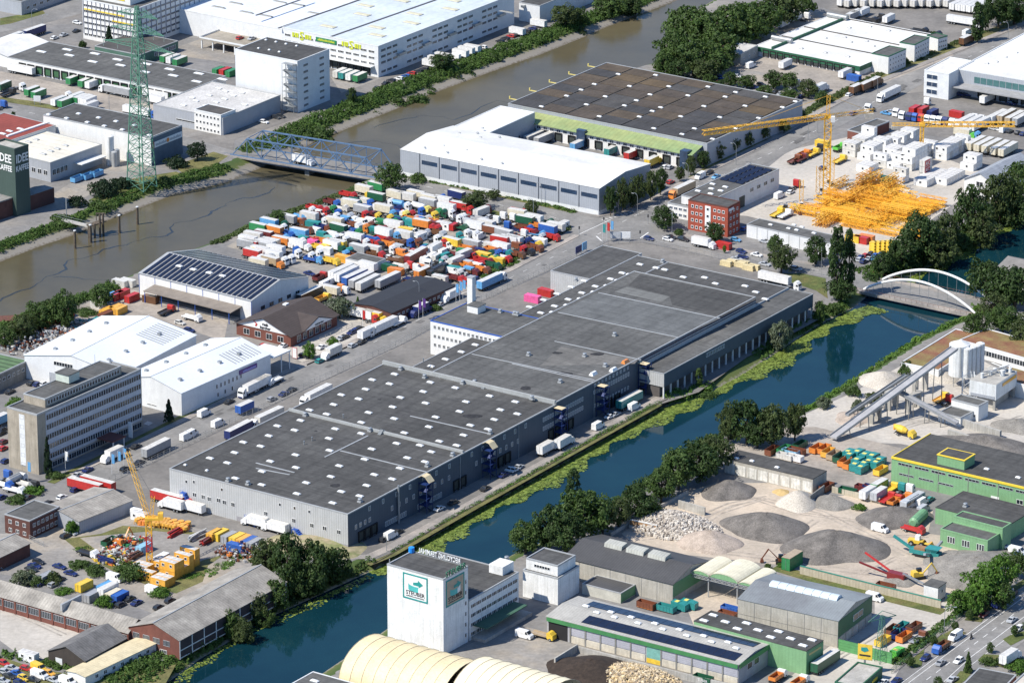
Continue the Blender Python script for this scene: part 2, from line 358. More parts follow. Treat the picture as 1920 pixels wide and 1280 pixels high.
# paths and verges
def band(nm,m,line,w,z,**k):return strip(nm,m,line,w,z,**k)
QP=[(640,1044),(690,1042),(735,1022),(880,943),(960,898),(1100,820),(1236,744)]
band('quay_path',PAVE,QP,3.6,.06,off=-.6)
band('grass_verge',GRASS,[(690,1058),(735,1040),(880,957),(960,912),(1100,834),(1236,758)],2.4,.055)
band('pavement',PAVE,[(1118,405),(1180,393),(1280,344),(1440,266),(1535,210),(1652,151),(1765,107),(1920,44)],3.2,.15,base=.0)
band('pavement',PAVE,[(135,890),(272,822),(475,724),(700,624),(800,574),(955,507),(1082,441)],2.6,.15,base=.0)
band('grass_verge',DRYG,[(95,905),(135,884),(272,816),(340,782),(420,745)],3.0,.07)
band('grass_verge',GRASS,[(755,330),(800,337),(980,377),(1080,398)],3.0,.08)
band('grass_verge',DRYG,[(840,379),(960,407),(1055,428),(1030,447),(955,487),(905,513)],4.5,.07)
band('grass_verge',GRASS,[(1300,334),(1440,258),(1535,202),(1652,143),(1765,99),(1920,34)],5.0,.08)
band('pavement',PAVE,[(1225,430),(1305,455),(1440,489),(1560,507),(1650,513)],2.6,.15,off=4.0,base=0)
band('pavement',PAVE,[(1690,1262),(1760,1205),(1830,1145),(1920,1075),(2010,1010)],2.6,.15,off=3.2,base=0)
sheet('grass_verge',DRYG,[(1450,515),(1500,512),(1548,522),(1552,560),(1530,545),(1480,528)],.07)
for q in ([(1690,1232),(1712,1205),(1735,1205),(1728,1248),(1715,1252)],[(1735,1205),(1790,1178),(1812,1186),(1790,1196),(1752,1212)],[(1808,1162),(1850,1120),(1868,1128),(1840,1166)],[(1870,1118),(1920,1085),(1930,1090),(1880,1124)]):
    sheet('grass_verge',DRYG,q,.12)
for q in ([(1833,1237),(1845,1226),(1875,1228),(1862,1243),(1850,1246)],[(1880,1198),(1895,1190),(1930,1180),(1930,1192),(1895,1210)],[(1860,1245),(1905,1225),(1930,1240),(1930,1262),(1905,1258)],[(1785,1278),(1800,1258),(1825,1257),(1810,1275),(1795,1285)]):
    sheet('grass_verge',DRYG,q,.12)
band('grass_verge',DRYG,[(1452,1063),(1560,1095),(1680,1125),(1770,1147)],5.0,.07)
sheet('grass_verge',DRYG,[(165,376),(250,335),(330,322),(345,328),(300,342),(200,380)],.06)
sheet('grass_verge',GRASS,[(325,312),(400,285),(428,293),(400,312),(345,327)],.064)
sheet('grass_verge',DRYG,[(0,35),(80,20),(85,26),(20,45),(0,48)],.08)
sheet('grass_verge',GRASS,[(0,182),(60,190),(110,200),(108,207),(0,190)],.08)
sheet('grass_verge',GRASS,[(120,1010),(150,1035),(215,1072),(280,1098),(330,1112),(380,1090),(390,1060),(420,1040),(480,1035),(470,1010),(300,990),(230,985),(190,1000)],.045)
sheet('scrap_pad',TANY,[(150,1008),(200,1003),(290,995),(440,1010),(455,1030),(380,1050),(330,1075),(270,1065),(200,1045)],.07)
sheet('grass_verge',GRASS,[(0,1230),(60,1250),(140,1265),(330,1245),(300,1300),(0,1300)],.05)
# markings
def line_(nm,ln,w=.16,off=0.,z=.075):strip(nm,WHITEL,ln,w,z,off)
line_('road_marking',[(1692,1280),(1816,1188),(1920,1111)],.2,.2)
line_('road_marking',[(1703,1280),(1826,1188),(1930,1111)],.2)
line_('road_marking',[(1767,1280),(1822,1230),(1912,1162),(1960,1127)],.2)
line_('road_marking',[(1778,1280),(1834,1236),(1925,1168)],.16)
dashes('lane_dashes',[(1700,1300),(1737,1274),(1860,1182),(1930,1128)],.22,.076,3,3.2)
dashes('lane_dashes',[(1120,440),(1200,400),(1280,362),(1440,290),(1615,203),(1752,134),(1920,64)],.18,.076,3,6)
dashes('lane_dashes',[(735,332),(800,350),(960,390),(1070,415)],.18,.076,3,6)
dashes('lane_dashes',[(1240,442),(1320,460),(1440,490),(1560,511)],.18,.076,3,6)
dashes('lane_dashes',[(700,642),(800,592),(955,522),(1070,466)],.15,.076,3,6)
dashes('lane_dashes',[(20,206),(100,219),(250,248),(340,270)],.18,.076,3,6)
line_('road_marking',[(1118,443),(1128,452)],.5);line_('road_marking',[(1145,412),(1085,440)],.3);line_('road_marking',[(1216,436),(1200,447)],.5)
for k in range(9):line_('crossing_stripe',[(1128+7*k,412 - 2.1*k),(1134+7*k,414 - 2.1*k)],.35)
for k in range(5):line_('arrow_marking',[(270+k*1.5,794 - k),(280+k*1.5,797 - k)],.3)
# quay wall, steel sheet piles behind the lily pads
QW=mat('quay_wall_steel',(.045,.036,.030),.8,var=.3,scale=.3,stripe='d',period=1.0,depth=.4)
c=[g(x,y,CANZ) for x,y in [(1252,758)]+quay+[(700,1068)]];b=MB()
for i in range(len(c) - 1):
    d=(c[i+1] - c[i]).normalized();n=Vector((-d.y,d.x,0));n=n if n.y<0 or n.x>0 else -n
    p,q=c[i],c[i+1];w=n*.25
    b.hexa([(*(p - w).xy,-4),(*(p+w).xy,-4),(*(q+w).xy,-4),(*(q - w).xy,-4)],[(*(p - w).xy,.1),(*(p+w).xy,.1),(*(q+w).xy,.1),(*(q - w).xy,.1)])
tag(b.obj('quay_wall',QW),'dark steel quay wall along the canal below the grey warehouse','wall')
# the current line winding down the muddy river
WL=mat('river_current_line',(.030,.034,.036),.3,var=.2,world=True)
def rline(pts,w):
    c=[g(x,y,RIVZ) for x,y in pts];q=[]
    for i in range(len(c) - 1):
        for k in range(6):q.append(c[i].lerp(c[i+1],k/6))
    l,r=[],[]
    for i,p in enumerate(q[:-1]):
        d=(q[i+1] - p).normalized();n=Vector((-d.y,d.x,0));p=p+n*(1.2*math.sin(i*.8)+.5*math.sin(i*2.1));ww=w*(.6+.4*math.sin(i*.55))
        l.append((*(p+n*ww).xy,RIVZ+.02));r.append((*(p - n*ww).xy,RIVZ+.02))
    m=len(l);o=MB().add(l+r,[(m+i,m+i+1,i+1,i) for i in range(m - 1)]).obj('river_current_line',WL);o['kind']='structure'
rline([(0,565),(60,535),(110,512),(130,490),(190,472),(240,455),(310,442),(330,420),(400,400),(420,382),(480,368),(540,345)],.55)
rline([(620,275),(700,262),(760,280),(800,262),(880,250)],.3);rline([(100,520),(170,522),(220,530)],.3);rline([(700,240),(790,215),(850,225),(930,190),(1010,200)],.3)
# repaired patches on the streets, wheel tracks in the gravel yard
PATCH=mat('asphalt_patch',(.13,.127,.122),.9,var=.2,scale=.2,world=True);TRACK=mat('wheel_track',(.40,.345,.285),.95,var=.25,scale=.4,fine=.2,world=True)
for k in range(26):
    t=rnd.random();e=[(320,820),(475,745),(700,642),(850,572),(1000,500),(1080,462)] if k<14 else [(1230,392),(1440,290),(1615,203),(1752,134)]
    i=rnd.randrange(len(e) - 1);x=e[i][0]+(e[i+1][0] - e[i][0])*t;y=e[i][1]+(e[i+1][1] - e[i][1])*t;d=(e[i+1][1] - e[i][1])/(e[i+1][0] - e[i][0]);w=rnd.uniform(5,16)
    strip('asphalt_patch',PATCH,[(x,y),(x+w,y+w*d)],rnd.uniform(.8,2.2),.08+.004*k,rnd.uniform(-2.5,2.5))
TZ=.05
for ln,w in (([(1200,1010),(1290,1000),(1350,960),(1430,935),(1540,960),(1640,1010),(1700,1040)],2.4),([(1360,1035),(1440,1045),(1510,1060),(1640,1075),(1740,1060)],3.0),([(1460,1030),(1500,995),(1530,975)],2.4),([(1400,930),(1500,962),(1600,975),(1660,1005),(1740,1005)],2.0),([(1300,975),(1370,945),(1440,932)],2.6),([(1620,1075),(1680,1045),(1730,1070)],2.2)):
    TZ+=.006
    for o_ in (-1.1,1.1):strip('wheel_track',TRACK,ln,w*.32,TZ,o_*w*.4)
for ln in ([(1640,790),(1740,790),(1850,800),(1920,780)],[(1700,800),(1800,770),(1900,790)],[(0,1135),(120,1190)],[(60,1130),(160,1180)],[(1560,1240),(1640,1190),(1740,1170)]):
    TZ+=.006
    for o_ in (-.9,.9):strip('wheel_track',mat('wheel_track_grey',(.36,.335,.30),.95,var=.25,scale=.4,world=True),ln,.6,TZ,o_)
# ================================================================= building kit
CAMP=Vector((0,CAMY,CAMZ))
def ray(px,py):
    a=(px - 960)/F;b=(640 - py)/F
    return Vector((a,CP+b*SP,-SP+b*CP))
def win_mesh(w,h,fm,gm,mull=1,sill=True,fr=.09):
    def mk():
        b=MB();d=.10
        b.box(-w/2,-d,0,w/2,.02,fr,0);b.box(-w/2,-d,h - fr,w/2,.02,h,0)
        b.box(-w/2,-d,fr,-w/2+fr,.02,h - fr,0);b.box(w/2 - fr,-d,fr,w/2,.02,h - fr,0)
        for k in range(mull):
            x=-w/2+w*(k+1)/(mull+1);b.box(x - .05,-d*.8,fr,x+.05,.02,h - fr,0)
        b.add([(-w/2+fr,-.03,fr),(w/2 - fr,-.03,fr),(w/2 - fr,-.03,h - fr),(-w/2+fr,-.03,h - fr)],[(0,1,2,3)],1)
        return b.mesh('window',[fm,gm])
    return cached(('win',w,h,fm.name,gm.name,mull,fr),mk)
class Bld:
    """A building. Local x runs along the face that looks lower right (R), y along the face that looks lower left (L)."""
    def __init__(s,name,label,cat='building',S=None,W=None,E=None,by=None,h=None,z=None,az=None,a=None,b=None,group=None):
        if h is None:h=hgt(S[0],by,S[1])
        s.h=h;zz=h if z is None else z
        o=g(*S,zz);s.a,s.b=a,b
        ha=hb=None
        if E:e=g(*E,zz) - o;s.a=s.a or e.length;ha=math.atan2(e.y,e.x)
        if W:w=g(*W,zz) - o;s.b=s.b or w.length;hb=math.atan2(w.y,w.x) - math.pi/2
        if az is None:
            if ha is not None and hb is not None:
                while hb - ha>math.pi:hb -= 2*math.pi
                while ha - hb>math.pi:hb+=2*math.pi
                az=(ha*s.a+hb*s.b)/(s.a+s.b)
            else:az=ha if ha is not None else hb
        s.az=az;s.o=Vector((o.x,o.y,0))
        s.r=thing(name,label,cat,s.o,az,group)
        if os.environ.get('DBG'):print('BLD %-22s a=%.1f b=%.1f h=%.1f az=%.1f (%s/%s)'%(name,s.a,s.b,h,math.degrees(az),ha and round(math.degrees(ha),1),hb and round(math.degrees(hb),1)))
        s.ca,s.sa=math.cos(az),math.sin(az)
    def loc(s,v):d=v - s.o;return Vector((d.x*s.ca+d.y*s.sa,-d.x*s.sa+d.y*s.ca,d.z))
    def rot(s,v):return Vector((v.x*s.ca+v.y*s.sa,-v.x*s.sa+v.y*s.ca,v.z))
    def world(s,x,y,z=0):return Vector((s.o.x+x*s.ca - y*s.sa,s.o.y+x*s.sa+y*s.ca,z))
    def on(s,px,py,z):return s.loc(g(px,py,z))
    def onR(s,px,py,y=0.):
        c,d=s.loc(CAMP),s.rot(ray(px,py));t=(y - c.y)/d.y;p=c+d*t;return p.x,p.z
    def onL(s,px,py,x=0.):
        c,d=s.loc(CAMP),s.rot(ray(px,py));t=(x - c.x)/d.x;p=c+d*t;return p.y,p.z
    def part(s,name,mb,m,parent=None):return mb.obj(name,m,parent or s.r)
    def block(s,x0,x1,y0,y1,h,wm,rm,z0=0.,cop=None,ch=.35,cw=.35,name='wall',rname='roof'):
        w=s.part(name,MB().box(x0,y0,z0,x1,y1,h),wm)
        s.roof=s.part(rname,MB().box(x0+.02,y0+.02,h+.003,x1 - .02,y1 - .02,h+.06),rm)
        if cop:
            b=MB();e=.06
            b.box(x0 - e,y0 - e,h - .12,x1+e,y0+cw,h+ch);b.box(x0 - e,y1 - cw,h - .12,x1+e,y1+e,h+ch)
            b.box(x0 - e,y0+cw,h - .12,x0+cw,y1 - cw,h+ch);b.box(x1 - cw,y0+cw,h - .12,x1+e,y1 - cw,h+ch)
            s.part('parapet',b,cop)
        return w
    def gable(s,x0,x1,y0,y1,h,hr,axis,wm,rm,over=.5,th=.16,z0=0.,mid=.5,trim=None):
        """axis: the direction of the ridge."""
        b=MB()
        if axis=='x':
            ym=y0+(y1 - y0)*mid;poly=[(y0,z0),(y1,z0),(y1,h),(ym,hr),(y0,h)];b.profile(poly,x0,x1,'x')
        else:
            xm=x0+(x1 - x0)*mid;poly=[(x0,z0),(x1,z0),(x1,h),(xm,hr),(x0,h)];b.profile(poly,y0,y1,'y')
        s.part('wall',b,wm)
        lo,hi=(y0,y1) if axis=='x' else (x0,x1);md=ym if axis=='x' else xm
        for e0,sgn in ((lo,-1),(hi,1)):
            k=(hr - h)/abs(md - e0);e=e0+sgn*over;ze=h - k*over
            poly=[(e,ze+.02),(md,hr+.02),(md,hr+th),(e,ze+th)]
            b=MB()
            if axis=='x':b.profile(poly,x0 - over,x1+over,'x')
            else:b.profile(poly,y0 - over,y1+over,'y')
            s.roof=s.part('roof_slope',b,rm)
        if trim:
            b=MB()
            if axis=='x':b.box(x0 - over,md - .2,hr+th - .04,x1+over,md+.2,hr+th+.12)
            else:b.box(md - .2,y0 - over,hr+th - .04,md+.2,y1+over,hr+th+.12)
            s.part('ridge_cap',b,trim)
    def put(s,me,x,y,z,face='R',name='window',parent=None):
        return link(name,me,parent or s.r,(x,y,z),0 if face=='R' else (-math.pi/2 if face=='L' else (math.pi/2 if face=='E' else math.pi)))
    def rowR(s,x0,x1,n,z,w,h,y=0.,fm=None,gm=None,mull=1,name='window',fr=.09):
        me=win_mesh(round(w,2),round(h,2),fm or FRAMEW,gm or GLASS,mull,fr=fr)
        for k in range(n):s.put(me,x0+(x1 - x0)*(k+.5)/n,y - .005,z,'R',name)
    def rowL(s,y0,y1,n,z,w,h,x=0.,fm=None,gm=None,mull=1,name='window',fr=.09):
        me=win_mesh(round(w,2),round(h,2),fm or FRAMEW,gm or GLASS,mull,fr=fr)
        for k in range(n):s.put(me,x - .005,y0+(y1 - y0)*(k+.5)/n,z,'L',name)
    def pxR(s,pts,w,h,y=0.,**k):
        for px,py in pts:
            x,z=s.onR(px,py,y);s.rowR(x - .01,x+.01,1,z - h/2,w,h,y,**k)
    def pxL(s,pts,w,h,x=0.,**k):
        for px,py in pts:
            yy,z=s.onL(px,py,x);s.rowL(yy - .01,yy+.01,1,z - h/2,w,h,x,**k)
    def dock(s,face,pos,z=1.1,w=2.6,h=3.0,x=0.,y=0.,m=None,name='dock_door',bump=True):
        """A dock leveller door with rubber buffers."""
        m=m or DOCKM
        def mk():
            b=MB();b.box(-w/2 - .3,-.5,z - .1,w/2+.3,.02,z,1)
            b.box(-w/2 - .35,-.45,z,-w/2,.02,z+h+.35,1);b.box(w/2,-.45,z,w/2+.35,.02,z+h+.35,1);b.box(-w/2,-.45,z+h,w/2,.02,z+h+.35,1)
            b.box(-w/2,-.06,z,w/2,.01,z+h,0);b.box(-w/2 - .1,-.35,.3,-w/2+.3,.01,z - .1,1);b.box(w/2 - .3,-.35,.3,w/2+.1,.01,z - .1,1)
            return b.mesh('dock_door',[m,RUBBER])
        me=cached(('dock',z,w,h,m.name),mk)
        for p in pos:s.put(me,p if face=='R' else x,y if face=='R' else p,0,face,name)
    def domes(s,px,z,lx=1.25,ly=2.4,name='skylight',m=None):
        me=cached(('dome',lx,ly,(m or DOMEM).name),lambda:dome_mesh(lx,ly,m or DOMEM))
        for p in px:
            q=s.on(p[0],p[1],z);link(name,me,s.roof,(q.x,q.y,z+.05))
    def strip(s,px0,px1,z,w=.6,hh=.12,m=None,name='roof_joint'):
        p,q=s.on(*px0,z),s.on(*px1,z);d=(q - p).normalized();n=Vector((-d.y,d.x,0))*w/2
        return s.part(name,MB().hexa([(p - n).xy[:]+(z+.05,),(q - n).xy[:]+(z+.05,),(q+n).xy[:]+(z+.05,),(p+n).xy[:]+(z+.05,)],
                                      [(p - n).xy[:]+(z+.05+hh,),(q - n).xy[:]+(z+.05+hh,),(q+n).xy[:]+(z+.05+hh,),(p+n).xy[:]+(z+.05+hh,)]),m or COPE)
    def rvent(s,px,z,me=None,name='roof_fan'):
        for p in px:q=s.on(p[0],p[1],z);link(name,me or fan_mesh(),s.roof,(q.x,q.y,z+.05))
def dome_mesh(lx,ly,m):
    b=MB();b.box(-lx/2 - .1,-ly/2 - .1,0,lx/2+.1,ly/2+.1,.3,1)
    b.hexa([(-lx/2,-ly/2,.3),(lx/2,-ly/2,.3),(lx/2,ly/2,.3),(-lx/2,ly/2,.3)],[(-lx*.3,-ly*.38,.55),(lx*.3,-ly*.38,.55),(lx*.3,ly*.38,.55),(-lx*.3,ly*.38,.55)])
    return b.mesh('skylight',[m,COPE])
def fan_mesh():
    def mk():
        b=MB();b.box(-.7,-.7,0,.7,.7,.5,1)
        b.cyl(0,0,.5,1.15,.55,10);b.cyl(0,0,1.15,1.35,.75,10,r2=.6);return b.mesh('roof_fan',[STEEL,COPE])
    return cached('fan',mk)
def pipe_mesh(h=1.2,r=.18):
    return cached(('pipe',h,r),lambda:MB().cyl(0,0,0,h,r,8).cyl(0,0,h,h+.15,r*1.6,8).mesh('vent_pipe',STEEL))
DOMEM=mat('skylight_dome',(.74,.76,.77),.35,var=.08,scale=2.,spec=.5)
COPE=mat('metal_coping',(.40,.41,.41),.5,.2,var=.08)
COPEW=mat('white_coping',(.66,.67,.66),.5,var=.06)
DOCKM=mat('dock_door_dark',(.05,.06,.055),.6,var=.2)
WHITEW=mat('white_render_wall',(.70,.695,.67),.8,var=.06,scale=.3,streak=.10)
WHITEC=mat('white_cladding',(.68,.69,.69),.5,var=.06,scale=.3,stripe='d',period=.6,depth=.07,streak=.05)
GREYC=mat('grey_cladding',(.36,.38,.41),.5,var=.05,scale=.3,stripe='d',period=.8,depth=.12,streak=.06)
LGREYC=mat('light_grey_cladding',(.45,.455,.45),.55,var=.05,scale=.3,stripe='d',period=.55,depth=.16,streak=.06)
FELT=mat('roof_felt',(.100,.099,.093),.9,var=.18,scale=.06,fine=.14,grain=.20,stripe='y',period=5.0,depth=.16,c2=(.078,.077,.075),c2amt=.8,c2scale=.045)
FELT2=mat('roof_felt_light',(.130,.129,.122),.9,var=.18,scale=.06,fine=.14,grain=.20,stripe='y',period=5.0,depth=.14,c2=(.102,.102,.098),c2amt=.8,c2scale=.05)
FELT3=mat('roof_felt_dark',(.073,.072,.069),.9,var=.18,scale=.06,fine=.14,grain=.22,stripe='y',period=5.0,depth=.14)
FELTX=mat('roof_felt_brown',(.12,.105,.09),.9,var=.2,scale=.1,fine=.12,c2=(.07,.068,.066),c2amt=.8,c2scale=.06)
ROOFW=mat('white_roof_sheet',(.72,.75,.79),.45,var=.05,scale=.12,fine=.04,stripe='x',period=.9,depth=.05,c2=(.64,.67,.70),c2amt=.6,c2scale=.06)
ROOFWY=mat('white_roof_membrane',(.74,.74,.72),.6,var=.06,scale=.08,fine=.05,c2=(.60,.59,.56),c2amt=.6,c2scale=.05)
BRICK=mat('red_brick_wall',(.175,.066,.048),.9,var=.12,scale=.4,stripe='z',period=.25,depth=.2)
BRICKD=mat('dark_brick_wall',(.115,.050,.040),.9,var=.15,scale=.4,stripe='z',period=.25,depth=.25)
GREENC=mat('green_cladding',(.11,.27,.13),.5,var=.06,scale=.3,stripe='d',period=.5,depth=.12)
GREENL=mat('light_green_cladding',(.20,.37,.19),.55,var=.07,scale=.3,stripe='d',period=1.2,depth=.07,streak=.05)
YELLOWT=mat('yellow_trim',(.75,.55,.05),.5,var=.05)
BLUES=mat('blue_steel',(.03,.10,.40),.5,var=.15)
ASBE=mat('fibre_cement_roof',(.40,.375,.33),.9,var=.2,scale=.2,fine=.12,stripe='x',period=1.1,depth=.18,c2=(.28,.26,.23),c2amt=.8,c2scale=.12)
ASBEY=mat('fibre_cement_roof_cross',(.40,.375,.33),.9,var=.2,scale=.2,fine=.12,stripe='y',period=1.1,depth=.18,c2=(.28,.26,.23),c2amt=.8,c2scale=.12)
ROOFD=mat('dark_sheet_roof',(.075,.074,.074),.6,var=.1,scale=.1,stripe='x',period=.9,depth=.22)
ROOFDY=mat('dark_sheet_roof_cross',(.075,.074,.074),.6,var=.1,scale=.1,stripe='y',period=.9,depth=.22)
PVM=mat('solar_panel',(.012,.016,.035),.18,var=.2,scale=.5,fine=0,spec=.6)

def text_mesh(txt,size,m,ext=.06,align='CENTER',bold=.0):
    cu=bpy.data.curves.new('lettering','FONT');cu.body=txt;cu.size=size;cu.extrude=ext;cu.align_x=align;cu.resolution_u=2;cu.offset=bold
    o=bpy.data.objects.new('lettering',cu);col.objects.link(o)
    dg=bpy.context.evaluated_depsgraph_get();me=bpy.data.meshes.new_from_object(o.evaluated_get(dg))
    bpy.data.objects.remove(o);me.materials.clear();me.materials.append(m);return me
def strokes(b,face,x,y,z,w,h,n,m,name='sign_stroke'):
    """Lettering too small to read in the photograph: a row of plain marks."""
    r_=random.Random(n)
    for k in range(n):
        c=-w/2+w*(k+.5)/n;s=w/n*.34;hh=h*r_.uniform(.6,1)
        if face=='L':b.part(name,MB().box(x - .05,y - c - s,z,x,y - c+s,z+hh),m)
        else:b.part(name,MB().box(x+c - s,y - .05,z,x+c+s,y,z+hh),m)
def letters(b,txt,size,m,face,x,y,z,name='lettering',sx=1.,bold=0.,back=False,ext=.06):
    o=link(name,text_mesh(txt,size,m,ext,bold=bold),b.r,(x,y,z))
    rz={'R':0,'L':-math.pi/2,'E':math.pi/2,'B':math.pi}[face]
    o.rotation_euler=(math.pi/2,0,rz);o.scale=(sx,1,1);return o
# ================================================================= the long grey warehouse
mh=hgt(652,1030,964.5)
MW=mat('warehouse_cladding',(.44,.445,.44),.55,var=.05,scale=.3,stripe='d',period=.9,depth=.20,streak=.08)
B=Bld('warehouse','long dark roofed grey warehouse beside the canal','warehouse',S=(652,964.5),W=(317,879),h=mh,az=R(56.07),a=1)
mn=B
def mx_(px,py,z=mh):return B.on(px,py,z)
x1=mx_(1037,757.5).x;b0=B.b
xm=mx_(867,849).x
xr=mx_(1425,559,mh+.8).x              # far end of the raised roof
yl=(mx_(745,692).y+mx_(1087,520).y)/2
yr=(mx_(807,701).y+mx_(1196,511).y)/2
zw=mh - 2.8;LZ=mh - 2.3
we=g(1526,551.5,zw);ws=B.loc(g(1245,701,zw));wl=B.loc(g(1207,692,zw));wen=B.loc(we)
xf=B.loc(g(1150,470,LZ)).x         # far face
yn=B.loc(g(1032,508,LZ)).y;xn=B.loc(g(1032,508,LZ)).x
if os.environ.get('DBG'):print('MAIN',b0,x1,xm,xr,yl,yr,ws,wl,wen,xf,yn,xn,mh)
CANBLUE=mat('dark_blue_sheet',(.075,.10,.13),.55,var=.06,scale=.3,stripe='d',period=.9,depth=.2)  # darker blue tone for thin sheets over the canal-side walls
B.block(0,x1,0,b0,mh,MW,FELT,cop=COPE,ch=.25,cw=.4)
B.block(x1+.01,xr,0,yr,mh+.8,MW,FELT2,cop=COPE,ch=.2,cw=.4)
B.block(x1+.01,xf,yr+.01,yl,LZ,MW,FELT,cop=COPE,ch=.2,cw=.3)
B.block(xr+.01,xf,.02,yr,LZ,MW,FELT,cop=COPE,ch=.2,cw=.3)
B.block(xn,xf+3,yl+.01,yn,LZ,MW,FELT,cop=COPE,ch=.2,cw=.3)
B.part('canal_side_sheet',MB().box(.02,-.012,.02,x1,-.002,mh - .13),CANBLUE);B.part('canal_side_sheet',MB().box(x1+.02,-.012,.02,ws.x,-.002,mh+.67),CANBLUE);B.part('canal_side_sheet',MB().box(ws.x+.3,ws.y - .012,4.2,wen.x - .05,ws.y - .002,zw - .13),CANBLUE)
# darker and lighter roofing fields
def field(pts,z,m,nm='roofing_field'):
    q=[B.on(x,y,z) for x,y in pts];b_=MB()
    b_.add([(p.x,p.y,z+.075) for p in q],[tuple(range(len(q)))]);B.part(nm,b_,m)
field([(655,960),(322,877),(420,829),(612,857),(768,780),(950,804)],mh,FELT3)
field([(768,780),(836,745),(1030,757),(952,803)],mh,FELT3)
RZ=mh+.8
field([(1175,538),(1256,556),(1240,567),(1152,547)],RZ,mat('roof_felt_pale',(.15,.152,.145),.9,var=.1,scale=.1,grain=.15,stripe='y',period=5.,depth=.1))
field([(1122,549),(1350,597),(1272,633),(1045,586)],RZ,mat('roof_felt_blue',(.125,.13,.13),.9,var=.16,scale=.12,grain=.2,stripe='y',period=5.,depth=.1))
field([(1200,514),(1420,560),(1352,594),(1260,572),(1256,556),(1178,536)],RZ,FELT3)
field([(1052,650),(1012,686),(1190,682),(1196,675)],RZ,mat('roof_felt_warm',(.15,.145,.135),.9,var=.16,scale=.12,grain=.2,stripe='y',period=5.,depth=.1))
STAIN=mat('roof_stain',(.03,.03,.032),.95,var=.4,scale=.8)
for x,y,w,h_ in ((1045,662,16,3),(1060,700,18,3),(985,728,12,4),(890,780,22,5),(1120,664,14,3),(740,745,5,1.6),(711,749,5,1.6),(592,808,4,1.5),(630,910,12,4)):
    pts=[(x+w*math.cos(t)*rnd.uniform(.6,1.1),y+h_*math.sin(t)*rnd.uniform(.6,1.1)) for t in [k*.7 for k in range(9)]]
    field(pts,(RZ if x>900 else mh)+.01,STAIN,'roof_stain')
# fire walls across the roof and joints
FW=mat('fire_wall_capping',(.34,.35,.34),.7,var=.1)
B.part('fire_wall',MB().box(xm - .35,.3,mh,xm+.35,b0 - .3,mh+.95),FW)
B.part('fire_wall',MB().box(x1 - .4,.3,mh,x1+.4,b0,mh+1.5),FW)
for p,q in (((609,857),(690,817)),((638,845),(800,885)),((769,780),(920,814)),((480,878),(543,890)),((480,868),(552,886))):B.strip(p,q,mh,.55)
for p,q in (((1122,549),(1350,597)),((1046,586),(1272,633)),((885,664),(1115,713)),((960,682),(1112,716)),((1040,640),(1202,675))):B.strip(p,q,RZ,.45)
sk='1040,250 872,292 1002,323 1308,311 823,363 1255,381 640,405 1495,352 770,436 1083,425 1752,413 583,478 1272,467 1575,457 402,519 1025,496 1833,517 530,550 845,538 1527,530 335,597 790,612 1037,583 1348,572 1788,590 160,638 595,660 1608,633 1740,663 290,670 790,695 1297,645 1113,690 1557,707 97,712 547,732 1375,753 1055,769 1505,784 35,790 868,811 1230,783 552,822 1315,832 297,855 816,888 1135,877 107,903 1268,907 300,950 625,937 1080,955 45,979 888,1003 562,1018 1022,1036 377,1064 43,1079 830,1084 640,1130 307,1146 778,1163 575,1215'
def tl(s,ox,oy):return [(ox+float(a)/4,oy+float(b)/4) for a,b in (t.split(',') for t in s.split())]
B.domes(tl(sk,480,640)+tl('1825,760 1760,838 1575,880 1705,915 1765,1030',0,640)+tl('25,457 40,548',960,640),mh)
B.domes(tl('1390,930 1552,972',0,640),mh,.9,.9)
sk2='960,707 1080,733 1145,747 826,772 740,817 540,831 626,872 443,877 524,921 338,928 422,970 238,974 320,1020 132,1027 216,1071 1285,803 1445,806 1526,851 1748,869 1828,915 1898,967 880,784 793,829 712,868 615,915 513,966 412,1014 305,1067'
B.domes(tl(sk2,960,320)+tl('1645,30 1540,83 1422,138 1313,191',480,640),LZ)
B.rvent(tl('1085,215 1550,320 1640,315 370,560 855,675 1755,695 1285,940 780,1205 1265,275 1475,860',480,640)+tl('1860,1075 1710,1050',0,640),mh)
B.rvent(tl('150,435 362,310 545,115 125,107 700,190',960,640)+tl('40,1085 770,1240',960,320),RZ)
B.rvent(tl('1130,690 480,830',960,320),LZ)
for px in tl('420,745 360,775 655,575 1255,155',480,640):q=B.on(*px,mh);link('vent_pipe',pipe_mesh(),B.r,(q.x,q.y,mh+.05))
for px in tl('1720,345 945,690',480,640):       # steel steps over the fire walls
    q=B.on(*px,mh);b_=MB()
    for k in range(5):b_.box(q.x - 1.8+k*.4,q.y - .6,mh+.05,q.x - 1.5+k*.4,q.y+.6,mh+.3+.3*k);b_.box(q.x+1.5 - k*.4,q.y - .6,mh+.05,q.x+1.8 - k*.4,q.y+.6,mh+.3+.3*k)
    B.part('roof_steps',b_,STEEL)
for px,m_ in ((tl('760,220',960,640)[0],'white'),(tl('850,160',960,640)[0],'orange'),(tl('610,250',960,640)[0],'white')):
    q=B.on(*px,RZ);B.part('roof_hatch',MB().hexa([(q.x - 1.6,q.y - .9,RZ),(q.x+1.6,q.y - .9,RZ),(q.x+1.6,q.y+.9,RZ),(q.x - 1.6,q.y+.9,RZ)],[(q.x - 1.3,q.y - .4,RZ+1.1),(q.x+1.3,q.y - .4,RZ+1.1),(q.x+1.3,q.y+.4,RZ+1.1),(q.x - 1.3,q.y+.4,RZ+1.1)]),pc(m_))
# clerestory band of the raised roof, gutter strip above the wing
b_=MB().box(ws.x+1,-.25,zw+1.6,xr,-.02,zw+1.85).box(ws.x+1,-.12,zw+2.3,xr,-.02,zw+3.3);B.part('clerestory_band',b_,GLASSB)
